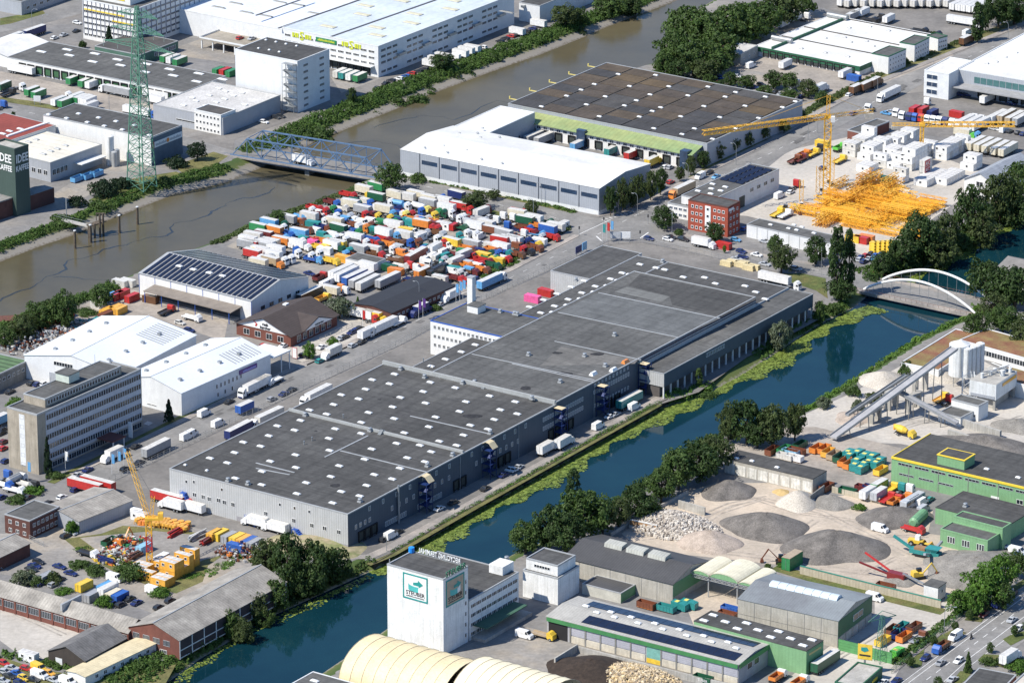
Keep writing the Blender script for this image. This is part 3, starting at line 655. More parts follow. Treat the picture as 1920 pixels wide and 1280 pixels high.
# the low wing on columns over the canal bank
B.block(ws.x,wen.x,ws.y,-.02,zw,MW,FELT2,z0=4.2,cop=COPE,ch=.15,cw=.25,name='wing_wall',rname='wing_roof')
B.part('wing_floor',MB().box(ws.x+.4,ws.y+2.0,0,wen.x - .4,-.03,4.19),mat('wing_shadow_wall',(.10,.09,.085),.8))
n=23
for k in range(n):
    x=ws.x+.3+(wen.x - ws.x - .7)*k/(n - 1);B.part('column',MB().box(x - .22,ws.y+.05,-1.5,x+.22,ws.y+.5,4.19),COPEW)
for k in range(12):
    x,z=B.onR(1325+k*2.9,675 - k*1.55,ws.y);B.rowR(x - .1,x+.1,1,zw - 2.2,.75,1.5,ws.y,mull=0)
# canal side: windows, doors, stair towers
for (xa,xb,n_,z) in ((3,13,4,5.5),(22,58,9,5.4),(70,98,8,5.4),(8,60,7,9.4),(66,104,6,9.4)):B.rowR(xa,xb,n_,z,1.1,1.6)
B.rowR(111,136,18,8.2,.9,1.5,gm=GLASSB);B.rowR(111,136,18,5.0,.9,1.5,gm=GLASSB)
B.rowR(142,165,15,8.4,.9,1.5,gm=GLASSB);B.rowR(142,165,10,11.0,.9,1.1,gm=GLASSB);B.rowR(142,165,12,3.6,.9,1.3)
B.rowR(20,32,10,1.0,.9,1.7);B.rowR(38,52,11,1.0,.9,1.7)
B.dock('R',[7,10.5,14,60,64,82,86,90,116,120,124,128,152,157],1.0,2.6,2.9)
for px in (745,862,972,1113):
    x,_=B.onR(px,800);B.part('drainpipe',MB().cyl(x,-.14,0,mh - .2,.1,6),COPE)
B.part('flue',MB().cyl(B.onR(745,930)[0],-.5,0,mh+1.2,.35,10),STEEL)
AWN=mat('awning_canvas',(.62,.52,.33),.8,var=.1)
NAVY=mat('navy_steel',(.012,.03,.12),.5,var=.2)
for px,aw in ((789,1),(909,1),(1043,0),(1122,0),(1200,0)):
    x,_=B.onR(px,850 if px<1000 else 760);b_=MB();y0=-3.4;zt=mh - (1.2 if aw else .6)
    for xx in (x - 1.7,x+1.7):
        for yy in (y0,-.4):b_.bar((xx,yy,0),(xx,yy,zt),.16)
    t_=B.part('stair_tower',b_,NAVY)
    for k in range(4):
        z0=.2+k*(zt - 1)/4;z1=z0+(zt - 1)/4;d_=1 if k%2 else -1
        B.part('stair_flight',MB().hexa([(x - 1.5*d_ - .1,y0+.2,z0),(x - 1.5*d_+.1,y0+.2,z0),(x - 1.5*d_+.1,y0+1.3,z0),(x - 1.5*d_ - .1,y0+1.3,z0)],[(x+1.5*d_ - .1,y0+.2,z1),(x+1.5*d_+.1,y0+.2,z1),(x+1.5*d_+.1,y0+1.3,z1),(x+1.5*d_ - .1,y0+1.3,z1)]),NAVY,t_)
        B.part('landing',MB().box(x - 1.7,y0,z1 - .1,x+1.7,-.05,z1),NAVY,t_)
    if aw:B.part('canopy',MB().profile([(-4.2,zt+.0),(-2.6,zt+1.7),(-1.2,zt+2.0),(0,zt+1.2),(0,zt+1.35),(-1.2,zt+2.15),(-2.7,zt+1.85),(-4.3,zt+.1)],x - 1.5,x+1.5,'x'),AWN,t_)
    else:B.part('canopy',MB().box(x - 1.9,y0 - .2,zt,x+.6,-.05,zt+.15),AWN,t_)
# street-corner front: windows, blue stair, plinth
B.pxL(tl('1398,1050 1455,1052 1665,1110',0,640)+tl('180,1222 290,1248 400,1275',480,640),.9,1.2,mull=0)
B.pxL(tl('1525,1165 1570,1180 1640,1190 1683,1205 1748,1222 1460,1148',0,640)+tl('285,62 420,98 515,120 622,148 75,10',480,960),1.5,1.5)
B.pxL([(478,993),(397,966)],1.0,2.2,mull=0,gm=GLASSB,name='door')
B.part('plinth',MB().box(-.08,-.06,-.3,-.02,b0*.62,1.6),mat('plinth_concrete',(.30,.29,.30),.9))
for px in ((352,910),(473,955),(562,985)):
    y,_=B.onL(*px);b_=MB();zt=5.2 if px[0]<400 else 2.6
    for k in range(6):b_.box(-1.5,y - 2.2+k*.5,zt*(k)/6,-.1,y - 1.7+k*.5,zt*(k+1)/6+.1)
    b_.box(-1.6,y+.8,zt,-.1,y+2.2,zt+.12);b_.bar((-1.5,y+2.1,0),(-1.5,y+2.1,zt+1),.1);b_.bar((-1.5,y+.9,0),(-1.5,y+.9,zt+1),.1);b_.bar((-1.5,y+.9,zt+1),(-1.5,y+2.1,zt+1),.08)
    B.part('blue_steps',b_,BLUES)
# street side: docks and canopies (seen from the step to the side)
for k in range(8):B.put(cached('dockN',lambda:MB().box(-1.4,-.3,1,1.4,.02,4).mesh('dock_door',BLUES)),30+k*9,b0+.02,0,'B','dock_door')
B.part('white_canopy',MB().box(62,b0+.03,4.4,96,b0+3.6,4.7),COPEW)

# ---- white office block with the chimney, attached to the street side
OF=Bld('office_block','white two storey office block with blue roof edge and tall white chimney','office',S=(951,634),W=(831,592),E=(1005,597),h=mh+.5,az=AZ)
OFa,OFb=OF.a,OF.b
OF.block(0,OFa,0,OFb,OF.h,WHITEW,FELT2,cop=BLUES,ch=.25,cw=.25)
for z,n in ((OF.h - 2.6,17),(OF.h - 6.0,17),(OF.h - 9.2,16)):OF.rowL(1,OFb - 1,n,z,1.05,1.3)
OF.rowR(2,OFa - 2,6,OF.h - 2.5,.9,1.2)
p=OF.on(890,583,OF.h)
OF.part('stair_head',MB().box(p.x - 2.5,p.y - 3,OF.h,p.x+2.5,p.y+1.5,OF.h+2.6),WHITEW);OF.part('stair_head_roof',MB().box(p.x - 2.7,p.y - 3.2,OF.h+2.61,p.x+2.7,p.y+1.7,OF.h+2.8),FELT2)
q=OF.on(884,577,OF.h)
OF.part('chimney',MB().box(q.x - 1.1,q.y - 1.1,OF.h - 1,q.x+1.1,q.y+1.1,OF.h+11.5),WHITEW)
OF.part('chimney_cap',MB().box(q.x - 1.25,q.y - 1.25,OF.h+11.51,q.x+1.25,q.y+1.25,OF.h+11.8),COPE)
OF.rvent([(965,590),(938,586)],OF.h)
# ================================================================= vehicles and containers
def wheel_mesh(r,w):
    def mk():
        b=MB();b.tube((0,-w/2,0),(0,w/2,0),r,10,0);b.tube((0,-w/2 - .015,0),(0,w/2+.015,0),r*.55,8,1);return b.mesh('wheel',[RUBBER,STEEL])
    return cached(('wheel',r,w),mk)
def rows_mesh(name,rings,mats,capf=True):
    """Loft of equal rings (closed outlines), first and last capped."""
    n=len(rings[0]);b=MB();v=[p for r_ in rings for p in r_];f=[]
    for k in range(len(rings) - 1):
        for i in range(n):f.append((k*n+i,k*n+(i+1)%n,(k+1)*n+(i+1)%n,(k+1)*n+i))
    f.append(tuple(range(n - 1,-1,-1)));f.append(tuple(range((len(rings) - 1)*n,len(rings)*n)));b.add(v,f);return b
def car_body(L,W,H,st):
    """Car body as a side profile swept across the width, narrower at the roof."""
    h=L/2;hb={'sedan':.60,'hatch':.60,'estate':.60,'van':.62}[st]*H
    if st=='van':prof=[(-h,.3),(-h,H*.97),(-h+.15,H),(h*.42,H),(h*.72,hb+.12),(h*.97,hb*.82),(h,.45),(h*.97,.28)]
    elif st=='sedan':prof=[(-h,.35),(-h,hb*.98),(-h*.62,hb*1.05),(-h*.36,H*.98),(h*.05,H),(h*.42,hb*1.03),(h*.93,hb*.80),(h,.42),(h*.96,.25)]
    else:prof=[(-h,.35),(-h*.99,hb*.95),(-h*.88,H*.9),(-h*.7,H*.985),(h*.05,H),(h*.42,hb*1.03),(h*.93,hb*.80),(h,.42),(h*.96,.25)]
    b=MB();n=len(prof);ys=(-W/2,W/2)
    def yy(z,s_):return s_*(W/2 - max(0,z - hb)/max(H - hb,.1)*(.20 if st != 'van' else .12))
    v=[(x,yy(z,-1),z) for x,z in prof]+[(x,yy(z,1),z) for x,z in prof]
    f=[tuple(range(n)),tuple(range(2*n - 1,n - 1,-1))]+[(i,n+i,n+(i+1)%n,(i+1)%n) for i in range(n)]
    b.add(v,f);return b,hb
def car_glass(L,W,H,st,hb):
    h=L/2;b=MB();e=.015
    def q(pts):b.add(pts,[(0,1,2,3)])
    W0,W1=W/2+e - .01,W/2 - (.185 if st != 'van' else .1)
    x0,x1={'sedan':(-.55,.36),'hatch':(-.80,.36),'estate':(-.90,.36),'van':(.30,.66)}[st]
    t0,t1={'sedan':(-.36,.06),'hatch':(-.72,.06),'estate':(-.82,.06),'van':(.30,.46)}[st]
    zt=H - .10
    for s_ in (-1,1):
        p=[(h*x0,s_*(W0 - .01),hb+.05),(h*x1,s_*(W0 - .01),hb+.05),(h*t1,s_*(W1+.05),zt),(h*t0,s_*(W1+.05),zt)]
        q(p if s_<0 else p[::-1])
    if st=='van':q([(h*.735,-W0+.14,hb+.16),(h*.735,W0 - .14,hb+.16),(h*.475,W1 - .05,H - .08),(h*.475,-W1+.05,H - .08)])
    else:
        q([(h*.425,-W0+.14,hb*1.03+.05),(h*.425,W0 - .14,hb*1.03+.05),(h*.085,W1 - .03,H - .04),(h*.085,-W1+.03,H - .04)])
        xr_={'sedan':(-.615,-.385),'hatch':(-1.0,-.86),'estate':(-1.0,-.89)}[st]
        q([(h*xr_[0],W0 - .14,hb*1.05+.05),(h*xr_[0],-W0+.14,hb*1.05+.05),(h*xr_[1],-W1+.03,H - .07),(h*xr_[1],W1 - .03,H - .07)])
    return b
CARS=dict(hatch=(4.1,1.75,1.48),sedan=(4.6,1.82,1.44),estate=(4.7,1.85,1.55),van=(5.6,2.0,2.5))
CNAME=dict(hatch='hatchback car',sedan='saloon car',estate='estate car',van='delivery van')
CCAT=dict(hatch='car',sedan='car',estate='car',van='van')
LAMPM=mat('lamp_lens',(.6,.6,.55),.2,var=0,fine=0)
def car(loc,az,st,c,label,group):
    L,W,H=CARS[st]
    t=thing('delivery_van' if st=='van' else 'parked_car',label,CCAT[st],loc,az,group)
    body,hb=None,None
    def mk():
        b,hb_=car_body(L,W,H,st)
        return smoothish(b.mesh('body',[pc(c)]))
    link('body',cached(('car',st,c),mk),t)
    hb=.62*H if st=='van' else .60*H
    link('window_glass',cached(('carg',st),lambda:car_glass(L,W,H,st,hb).mesh('window_glass',GLASS)),t)
    wm=wheel_mesh(.33,.22)
    for x in (-L*.31,L*.32):
        for y in (-W/2+.08,W/2 - .08):link('wheel',wm,t,(x,y,.33))
    lm=cached(('lamp',st),lambda:MB().box(-.02,-.18,-.07,.03,.18,.07).mesh('headlight',LAMPM))
    for y in (-W*.34,W*.34):link('headlight',lm,t,(L/2 - .03,y,.62))
    return t
def smoothish(me):return me
# ---- lorries
CHAS=mat('lorry_chassis',(.035,.035,.036),.7,var=.2)
def cab_mesh(c,high=True):
    def mk():
        H=3.5 if high else 2.75;b=MB()
        b.profile([(-.0,.9),(-.0,H - .25),(.35,H),(1.15,H - .05),(1.95,H - .75),(2.15,1.9),(2.2,.5),(.6,.5)],-1.2,1.2,'y')
        return b.mesh('cab',pc(c))
    return cached(('cab',c,high),mk)
def cab_glass(high):
    def mk():
        H=3.5 if high else 2.75;b=MB()
        b.add([(2.165,-1.08,1.95),(2.165,1.08,1.95),(2.0,1.08,H - .85),(2.0,-1.08,H - .85)],[(0,1,2,3)])
        for s_ in (-1,1):
            p=[(1.05,s_*1.215,1.8),(1.98,s_*1.215,1.8),(1.85,s_*1.215,H - .95),(1.05,s_*1.215,H - .95)];b.add(p if s_<0 else p[::-1],[(0,1,2,3)])
        return b.mesh('windscreen',GLASS)
    return cached(('cabg',high),mk)
ROOFC={'white':(.72,.72,.70),'cream':(.66,.61,.5)}
def box_mesh(L,c,roof='offwhite',H=2.75,z=1.1,W=2.5):
    def mk():
        b=MB();b.box(-L/2,-W/2,z,L/2,W/2,z+H,0);b.box(-L/2+.06,-W/2+.06,z+H+.003,L/2 - .06,W/2 - .06,z+H+.03,1)
        for x in (-L/2 - .02,):b.box(x,-.04,z+.1,x+.01,.04,z+H - .1,2)
        for s_ in (-1,1):
            b.box(-L/2,s_*W/2 - (.02 if s_<0 else -.0),z - .14,L/2,s_*W/2+(.0 if s_<0 else .02),z+.08,2)
            k=0
        return b.mesh('cargo_box',[pc(c),pc(roof),CHAS])
    return cached(('boxb',L,c,roof,H,z,W),mk)
def chassis_mesh(L):return cached(('chas',L),lambda:MB().box(-L/2,-.45,.62,L/2,.45,1.02).box(-L/2,-1.15,.55,-L/2+.15,1.15,.75).mesh('chassis',CHAS))
def open_box(L,W,H,z,c,inner='rust',t=.1,fill=None):
    """An open tipper or skip body: floor and four walls with thickness, ribs outside."""
    def mk():
        b=MB();x,y=L/2,W/2
        b.box(-x,-y,z,x,y,z+t,1);b.box(-x,-y,z+t,x,-y+t,z+H,0);b.box(-x,y - t,z+t,x,y,z+H,0)
        b.box(-x,-y+t,z+t,-x+t,y - t,z+H,0);b.box(x - t,-y+t,z+t,x,y - t,z+H,0)
        b.box(-x+t,-y+t,z+t,x - t,y - t,z+t+(H*.45 if fill else .02),1)
        n=max(2,int(L/1.1))
        for k in range(n+1):
            xx=-x+.06+(L - .24)*k/n
            b.box(xx,-y - .06,z,xx+.12,-y,z+H,0);b.box(xx,y,z,xx+.12,y+.06,z+H,0)
        return b.mesh('open_body',[pc(c),pc(fill or inner)])
    return cached(('open',L,W,H,z,c,inner,fill),mk)
def tank_mesh(L,c):
    def mk():
        b=MB();n=12;r=1.15
        for x0,x1,r0,r1 in ((-L/2,-L/2+.3,.7,r),(-L/2+.3,L/2 - .3,r,r),(L/2 - .3,L/2,r,.7)):b.tube((x0,0,2.2),(x1,0,2.2),r0,n,0,r1)
        b.box(-L/2+.4,-.3,3.33,L/2 - .4,.3,3.42,1);return b.mesh('tank',[pc(c),STEEL])
    return cached(('tank',L,c),mk)
TN=dict(semi='articulated lorry',rigid='box lorry',tractor='lorry tractor unit',trailer='box trailer',tipper='tipper lorry',flat='flatbed lorry',tank='tanker lorry',swap='swap body container',bus='coach')
def lorry(loc,az,ty,c1,c2,label,group,roof='offwhite'):
    nm=dict(semi='articulated_lorry',rigid='box_lorry',tractor='tractor_unit',trailer='box_trailer',strailer='short_trailer',tipper='tipper_lorry',flat='flatbed_lorry',tank='tanker_lorry')[ty]
    t=thing(nm,label,'trailer' if 'trailer' in ty else 'lorry',loc,az,group)
    wm=wheel_mesh(.5,.32)
    def wheels(xs):
        for x in xs:
            for y in (-1.05,1.05):link('wheel',wm,t,(x,y,.5))
    def cabat(x,hi=True):c_=link('cab',cab_mesh(c1,hi),t,(x,0,0));link('windscreen',cab_glass(hi),c_)
    if ty=='semi':
        link('chassis',chassis_mesh(15.6),t,(-.2,0,0));cabat(6.0);link('cargo_box',box_mesh(13.2,c2,roof),t,(-1.5,0,0));wheels((7.2,3.6,-4.2,-5.5,-6.8))
    elif ty=='rigid':
        link('chassis',chassis_mesh(9.2),t);cabat(2.6,False);link('cargo_box',box_mesh(7.2,c2,roof),t,(-1.25,0,0));wheels((3.7,-1.9,-3.2))
    elif ty=='tractor':
        link('chassis',chassis_mesh(5.6),t,(-.2,0,0));cabat(.7);link('fifth_wheel',cached('fifth',lambda:MB().box(-.6,-.5,1.02,.5,.5,1.2).mesh('fifth_wheel',STEEL)),t,(-1.6,0,0));wheels((1.9,-1.7))
    elif ty=='trailer':
        link('chassis',chassis_mesh(12.8),t);link('cargo_box',box_mesh(13.2,c2,roof),t);wheels((-2.7,-4.0,-5.3));link('landing_leg',cached('landleg',lambda:MB().box(-.1,-.9,0,.1,-.7,1.05).box(-.1,.7,0,.1,.9,1.05).mesh('landing_leg',STEEL)),t,(3.4,0,0))
    elif ty=='strailer':
        link('chassis',chassis_mesh(7.4),t);link('cargo_box',box_mesh(7.4,c2,roof),t);wheels((-2.2,-1.0,2.6))
    elif ty=='tipper':
        link('chassis',chassis_mesh(7.6),t);cabat(1.7,False);link('tipper_body',open_box(5.0,2.4,1.2,1.1,c2),t,(-1.2,0,0));wheels((2.9,-1.5,-2.8))
    elif ty=='flat':
        link('chassis',chassis_mesh(7.8),t);cabat(1.8,False);link('load_bed',cached(('bed',c2),lambda:MB().box(-2.9,-1.22,1.03,2.9,1.22,1.2).box(-2.9,-1.22,1.2,2.9,-1.16,1.55).box(-2.9,1.16,1.2,2.9,1.22,1.55).mesh('load_bed',pc(c2))),t,(-1.2,0,0));wheels((3.0,-2.2))
    elif ty=='tank':
        link('chassis',chassis_mesh(9.0),t);cabat(2.5,False);link('tank',tank_mesh(6.4,c2),t,(-1.0,0,0));wheels((3.6,-1.9,-3.2))
    return t
def iso_mesh(L,c,W=2.44,H=2.6,door=True):
    """Corrugated steel container."""
    def mk():
        b=MB();n=max(6,int(L/.55));x,y=L/2,W/2
        b.box(-x+.08,-y+.08,.12,x - .08,y - .08,H - .05,0)
        for k in range(n):
            x0=-x+.15+(L - .3)*k/n;b.box(x0,-y+.02,.15,x0+(L - .3)/n*.5,-y+.08,H - .1,0);b.box(x0,y - .08,.15,x0+(L - .3)/n*.5,y - .02,H - .1,0)
        for xx in (-x,x - .14):
            for yy in (-y,y - .14):b.box(xx,yy,0,xx+.14,yy+.14,H,0)
        for yy in (-y,y - .14):b.box(-x+.14,yy,.0,x - .14,yy+.13,.14,0);b.box(-x+.14,yy,H - .12,x - .14,yy+.13,H,0)
        b.box(-x - .02,-.03,.2,-x+.03,.03,H - .2,1)
        return b.mesh('container_shell',[pc(c),STEEL])
    return cached(('iso',L,c,W,H),mk)
def cabin_mesh(L,c,W=2.45,H=2.75):
    """Site cabin: framed flat-roofed box."""
    def mk():
        b=MB();x,y=L/2,W/2
        b.box(-x+.06,-y+.06,.1,x - .06,y - .06,H - .06,0);b.box(-x+.14,-y+.14,H - .055,x - .14,y - .14,H - .01,2)
        for xx in (-x,x - .15):
            for yy in (-y,y - .15):b.box(xx,yy,0,xx+.15,yy+.15,H,1)
        for yy in (-y,y - .15):
            b.box(-x+.15,yy,0,x - .15,yy+.14,.16,1);b.box(-x+.15,yy,H - .18,x - .15,yy+.14,H,1)
        for xx in (-x,x - .15):b.box(xx,-y+.15,0,xx+.14,y - .15,.16,1);b.box(xx,-y+.15,H - .18,xx+.14,y - .15,H,1)
        return b.mesh('cabin_shell',[pc(c),pc(c),CABROOF])
    return cached(('cabin',L,c,W,H),mk)
CABROOF=mat('cabin_roof',(.42,.41,.39),.8,var=.25,scale=.6,c2=(.6,.59,.57),c2amt=.8,c2scale=.4)
def cabin(loc,az,c,label,group,L=6.0,wins=2,name='site_cabin',cat='cabin'):
    t=link('cabin_shell',cabin_mesh(L,c),thing(name,label,cat,loc,az,group))
    for k in range(wins):
        link('window',win_mesh(1.0,1.0,FRAMEW,GLASS,0),t,(-L/2+L*(k+.5)/wins,-1.19,1.1))
    link('window',win_mesh(1.0,1.0,FRAMEW,GLASS,0),t,(-L/2+.03,0,1.1),-math.pi/2)
    return t.parent
DIRS=dict(a=AZ,A=AZ+math.pi,b=AZ - math.pi/2,B=AZ+math.pi/2)
NV={}
def spec_dir(s,jit=2.0):
    return (DIRS[s] if s in DIRS else R(float(s)))+R(rnd.uniform(-jit,jit))
def fleet(where,group,table,ox=0,oy=0,k=4.,jit=2.,zb=.06):
    """table: 'x,y,type,colour1[,colour2],direction; ...' in tile pixels; the pixel is the middle of the vehicle."""
    for e_ in table.replace('\n',' ').split(';'):
        e_=e_.strip()
        if not e_:continue
        q=e_.split(',');x,y,ty=ox+float(q[0])/k,oy+float(q[1])/k,q[2]
        az=spec_dir(q[-1],jit)
        z=.6 if ty in CARS and ty != 'van' else (1.1 if ty=='van' else 1.7)
        p=g(x,y,z+zb - .06);p.z=zb
        place(p,az,ty,q[3],q[4] if len(q)>5 else q[3],where,group)
BASEZ=.06
PLACED=[]
CW_=dict(offwhite='off white',darkred='dark red',darkgreen='dark green',skyblue='sky blue',lightblue='light blue',lemon='pale yellow')
def cn(c):return CW_.get(c,c)
def place(p,az,ty,c1,c2,where,group):
    if ty in CARS:return car(p,az,ty,c1,'%s %s %s'%(cn(c1),CNAME[ty],where),group)
    PLACED.append((p.x,p.y,4.4 if ty in ('strailer','rigid') else (7.5 if ty in ('trailer','semi') else 3.0)))
    if ty=='strailer':return lorry(p,az,ty,c1,c2,'short box trailer with %s sides %s'%(cn(c2),where),group)
    if ty in ('trailer',):return lorry(p,az,ty,c1,c2,'parked box trailer with %s sides %s'%(cn(c2),where),group)
    if ty in ('iso','iso6'):
        t=thing('shipping_container','%s shipping container %s'%(cn(c1),where),'container',p,az,group);link('container_shell',iso_mesh(6.06 if ty=='iso6' else 12.0,c1),t);return t
    if ty=='swap':
        t=thing('swap_body','%s swap body container %s'%(cn(c1),where),'container',p,az,group);link('cargo_box',box_mesh(7.4,c2,'offwhite',2.6,.95),t)
        link('support_leg',cached('swapleg',lambda:MB().box(-2.6,-1.2,0,-2.45,-1.05,.95).box(2.45,-1.2,0,2.6,-1.05,.95).box(-2.6,1.05,0,-2.45,1.2,.95).box(2.45,1.05,0,2.6,1.2,.95).mesh('support_leg',STEEL)),t);return t
    if ty=='skip':
        t=thing('roll_off_skip','open %s roll off skip %s'%(cn(c1),where),'skip',p,az,group);link('open_body',open_box(6.0,2.4,1.9,.25,c1,c2 if c2 != c1 else 'rust'),t)
        link('runner',cached('runner',lambda:MB().box(-3,-.6,0,3,-.45,.24).box(-3,.45,0,3,.6,.24).mesh('runner',CHAS)),t);return t
    if ty=='press':
        t=thing('closed_skip','%s closed waste container with hinged lids %s'%(cn(c1),where),'skip',p,az,group)
        link('container_shell',cached(('press',c1),lambda:MB().profile([(-2.6,.2),(2.6,.2),(2.6,2.2),(1.0,2.5),(-2.6,2.5)],-1.2,1.2,'y').box(-2.65,-1.25,2.2,-2.5,1.25,2.55).box(2.0,-1.25,.2,2.15,1.25,2.35).box(-.1,-1.25,.2,.05,1.25,2.6).mesh('container_shell',pc(c1))),t)
        link('lid',cached('plid',lambda:MB().box(-1.6,-.7,2.505,-.4,.7,2.6).mesh('lid',pc('lemon'))),t);return t
    if ty=='bus':
        t=thing('coach','%s coach %s'%(cn(c1),where),'bus',p,az,group)
        link('body',cached(('bus',c1),lambda:MB().profile([(-6,.35),(6,.35),(6.05,1.6),(5.8,3.2),(5.5,3.35),(-5.9,3.35),(-6,3.1)],-1.25,1.25,'y').box(-3.5,-.8,3.353,2.5,.8,3.6).mesh('body',pc(c1))),t)
        link('window_glass',cached('busg',lambda:MB().box(-5.6,-1.262,1.7,5.3,1.262,2.75).box(5.7,-1.1,1.4,5.99,1.1,2.7).mesh('window_glass',GLASS)),t)
        for x in (-3.4,3.6):
            for y in (-1.1,1.1):link('wheel',wheel_mesh(.5,.32),t,(x,y,.5))
        return t
    if ty=='cabin':return cabin(p,az,c1,'%s site cabin %s'%(cn(c1),where),group)
    if ty=='semi':lb='%s articulated lorry with %s trailer %s'%(cn(c1),cn(c2),where)
    elif ty=='tractor':lb='%s lorry tractor unit without trailer %s'%(cn(c1),where)
    elif c1==c2:lb='%s %s %s'%(cn(c1),TN[ty],where)
    else:lb='%s %s with %s body %s'%(cn(c1),TN[ty],cn(c2),where)
    return lorry(p,az,ty,c1,c2,lb,group)
# ================================================================= north bank of the river
# ---- large white logistics hall
B=Bld('logistics_hall','large white logistics hall with pale roof and rows of windows beside the river road','warehouse',S=(709,88),by=146,W=(520,56),E=(976,-7.5))
H=B.h;a,b=B.a,B.b
B.block(0,a,0,b,H,WHITEC,mat('pale_blue_roof',(.60,.66,.72),.5,var=.06,scale=.05,stripe='y',period=6,depth=.05,c2=(.52,.57,.62),c2amt=.6,c2scale=.03),cop=COPEW,ch=.3)
B.block(6,a,b+.02,b+95,H - 3.0,WHITEC,mat('pale_white_roof',(.66,.70,.74),.5,var=.05,scale=.06),cop=COPEW,ch=.3)
for z in (H - 2.9,H - 5.6,H - 8.2,H - 12.2):
    for x0 in np.arange(1.5,a - 14,18.5):B.rowR(x0,x0+12.5,3,z,3.3,1.25,mull=3)
for z in (H - 3.2,H - 5.9,H - 8.5):B.rowL(1.5,b - 1,12,z,3.0,1.1,mull=3)
B.dock('L',[6+4.2*k for k in range(9)],1.0,3,3.2);B.part('dock_canopy',MB().box(-2.6,2,4.6,-.1,b*.85,4.9),COPEW)
for k in range(7):
    x=13+k*18.5;B.part('balcony_stair',MB().box(x,-1.6,H - 7.0,x+5,-.02,H - 6.9).box(x,-1.6,H - 6.9,x+5,-1.5,H - 5.9).box(x,-1.5,H - 6.9,x+.1,-.02,H - 5.9).box(x+4.9,-1.5,H - 6.9,x+5,-.02,H - 5.9),STEEL)
SLM=mat('rooflight_yellowed',(.55,.52,.38),.5,var=.1)
B.domes(tl('540,203 797,113 820,46 907,268 905,210 1165,176 1188,108 1090,10 1456,72 1475,8',480,0),H,3.2,7.5,'rooflight',SLM)
B.domes(tl('540,145 180,20 320,42 75,124 1880,95 440,105',480,0)+tl('1770,30 1640,60 1850,98',0,0),H - 3,1.0,7,'rooflight',mat('rooflight_dark',(.16,.16,.15),.5))
for p,q in (((522,54),(700,-8)),((620,70),(820,0)),((480,30),(580,-5))):B.strip(p,q,H,.8,.3,mat('dark_roof_joint',(.10,.10,.11),.8))
YG=mat('sign_yellow_green',(.55,.60,.04),.5);SGN=mat('sign_green',(.02,.20,.08),.5)
for px in ((566,68),(659,85)):
    y,z=B.onL(*px)
    for k in (-4.6,-3.3,-2.2,2.2,3.3,4.6):B.part('sign_letter',MB().box(-.2,y+k - .45,z - 1.0,-.04,y+k+.45,z+.9),YG)
    letters(B,'S',5.2,YG,'L',-.1,y,z - 1.8,'sign_emblem',1.0,.12)
y,z=B.onL(612,77);B.part('sign_board',MB().box(-.2,y - 5.5,z - .9,-.03,y+5.5,z+.9),SGN);strokes(B,'L',-.21,y,z - .4,9,1.0,14,YG)

# ---- white seven-storey block with zigzag stair
B=Bld('storage_tower','tall white windowless storage block with zigzag outside stair and dark flat roof','building',S=(557.5,116),by=212,W=(436,95),E=(624,94))
H=B.h;B.block(0,B.a,0,B.b,H,WHITEC,FELT3,cop=COPEW,ch=.25)
for k in range(7):B.rowR(B.a*.16,B.a*.34,1,H - 3.3 - k*2.85,3.2,1.2,mull=4);B.rowR(B.a*.66,B.a*.84,1,H - 3.0 - k*2.85,3.2,1.2,mull=4)
b_=MB()
for yy in (.4,6.0):
    for xx in (-2.6,-.2):b_.bar((xx,yy,0),(xx,yy,H - 1),.14)
st=B.part('fire_stair',b_,STEEL)
for k in range(7):
    z0=k*(H - 1)/7;z1=z0+(H - 1)/7;ya,yb=(.6,5.8) if k%2 else (5.8,.6)
    B.part('stair_flight',MB().hexa([(-2.4,ya - .15,z0),(-1.4,ya - .15,z0),(-1.4,ya+.15,z0),(-2.4,ya+.15,z0)],[(-2.4,yb - .15,z1),(-1.4,yb - .15,z1),(-1.4,yb+.15,z1),(-2.4,yb+.15,z1)]),STEEL,st)
    B.part('landing',MB().box(-2.6,.4,z1 - .1,-.05,6,z1),STEEL,st)
B.domes(tl('150,320 225,335 305,350 100,380 175,395 20,368 75,305',480,0),H,.9,.9)

# ---- grid-fronted office tower at the top edge
B=Bld('office_tower','white office tower with gridded window fronts behind the green pylon','office',S=(254,19),by=92,W=(151,1),az=R(56.07),a=62)
H=B.h;B.block(0,B.a,0,B.b,H,WHITEW,FELT2,cop=COPEW,ch=.4)
for k in range(6):B.rowL(.6,B.b - .6,12,H - 2.7 - k*2.6,1.9,1.05,mull=1,fr=.07);B.rowR(.6,B.a - .6,18,H - 2.7 - k*2.6,2.6,1.05,mull=2,fr=.07)
for k in range(13):B.part('facade_fin',MB().box(-.22,.5+(B.b - 1)*k/12 - .08,2.5,-.01,.5+(B.b - 1)*k/12+.08,H),mat('facade_fin_blue',(.03,.045,.12),.5))
for k in range(19):B.part('facade_fin',MB().box(.5+(B.a - 1)*k/18 - .08,-.22,2.5,.5+(B.a - 1)*k/18+.08,-.01,H),MATS['facade_fin_blue'])
B.part('yellow_band',MB().box(-.14,6,H - 4.2,-.02,B.b - 1,H - 3.6),YELLOWT);B.part('yellow_band',MB().box(-.14,1,H - 7.2,-.02,13,H - 6.6),YELLOWT)
B.block(4,40,6,26,H+7,WHITEW,FELT2,z0=H,cop=COPEW,name='penthouse');B.part('yellow_mark',MB().box(3.85,9,H+1.5,3.99,14,H+4),YELLOWT)

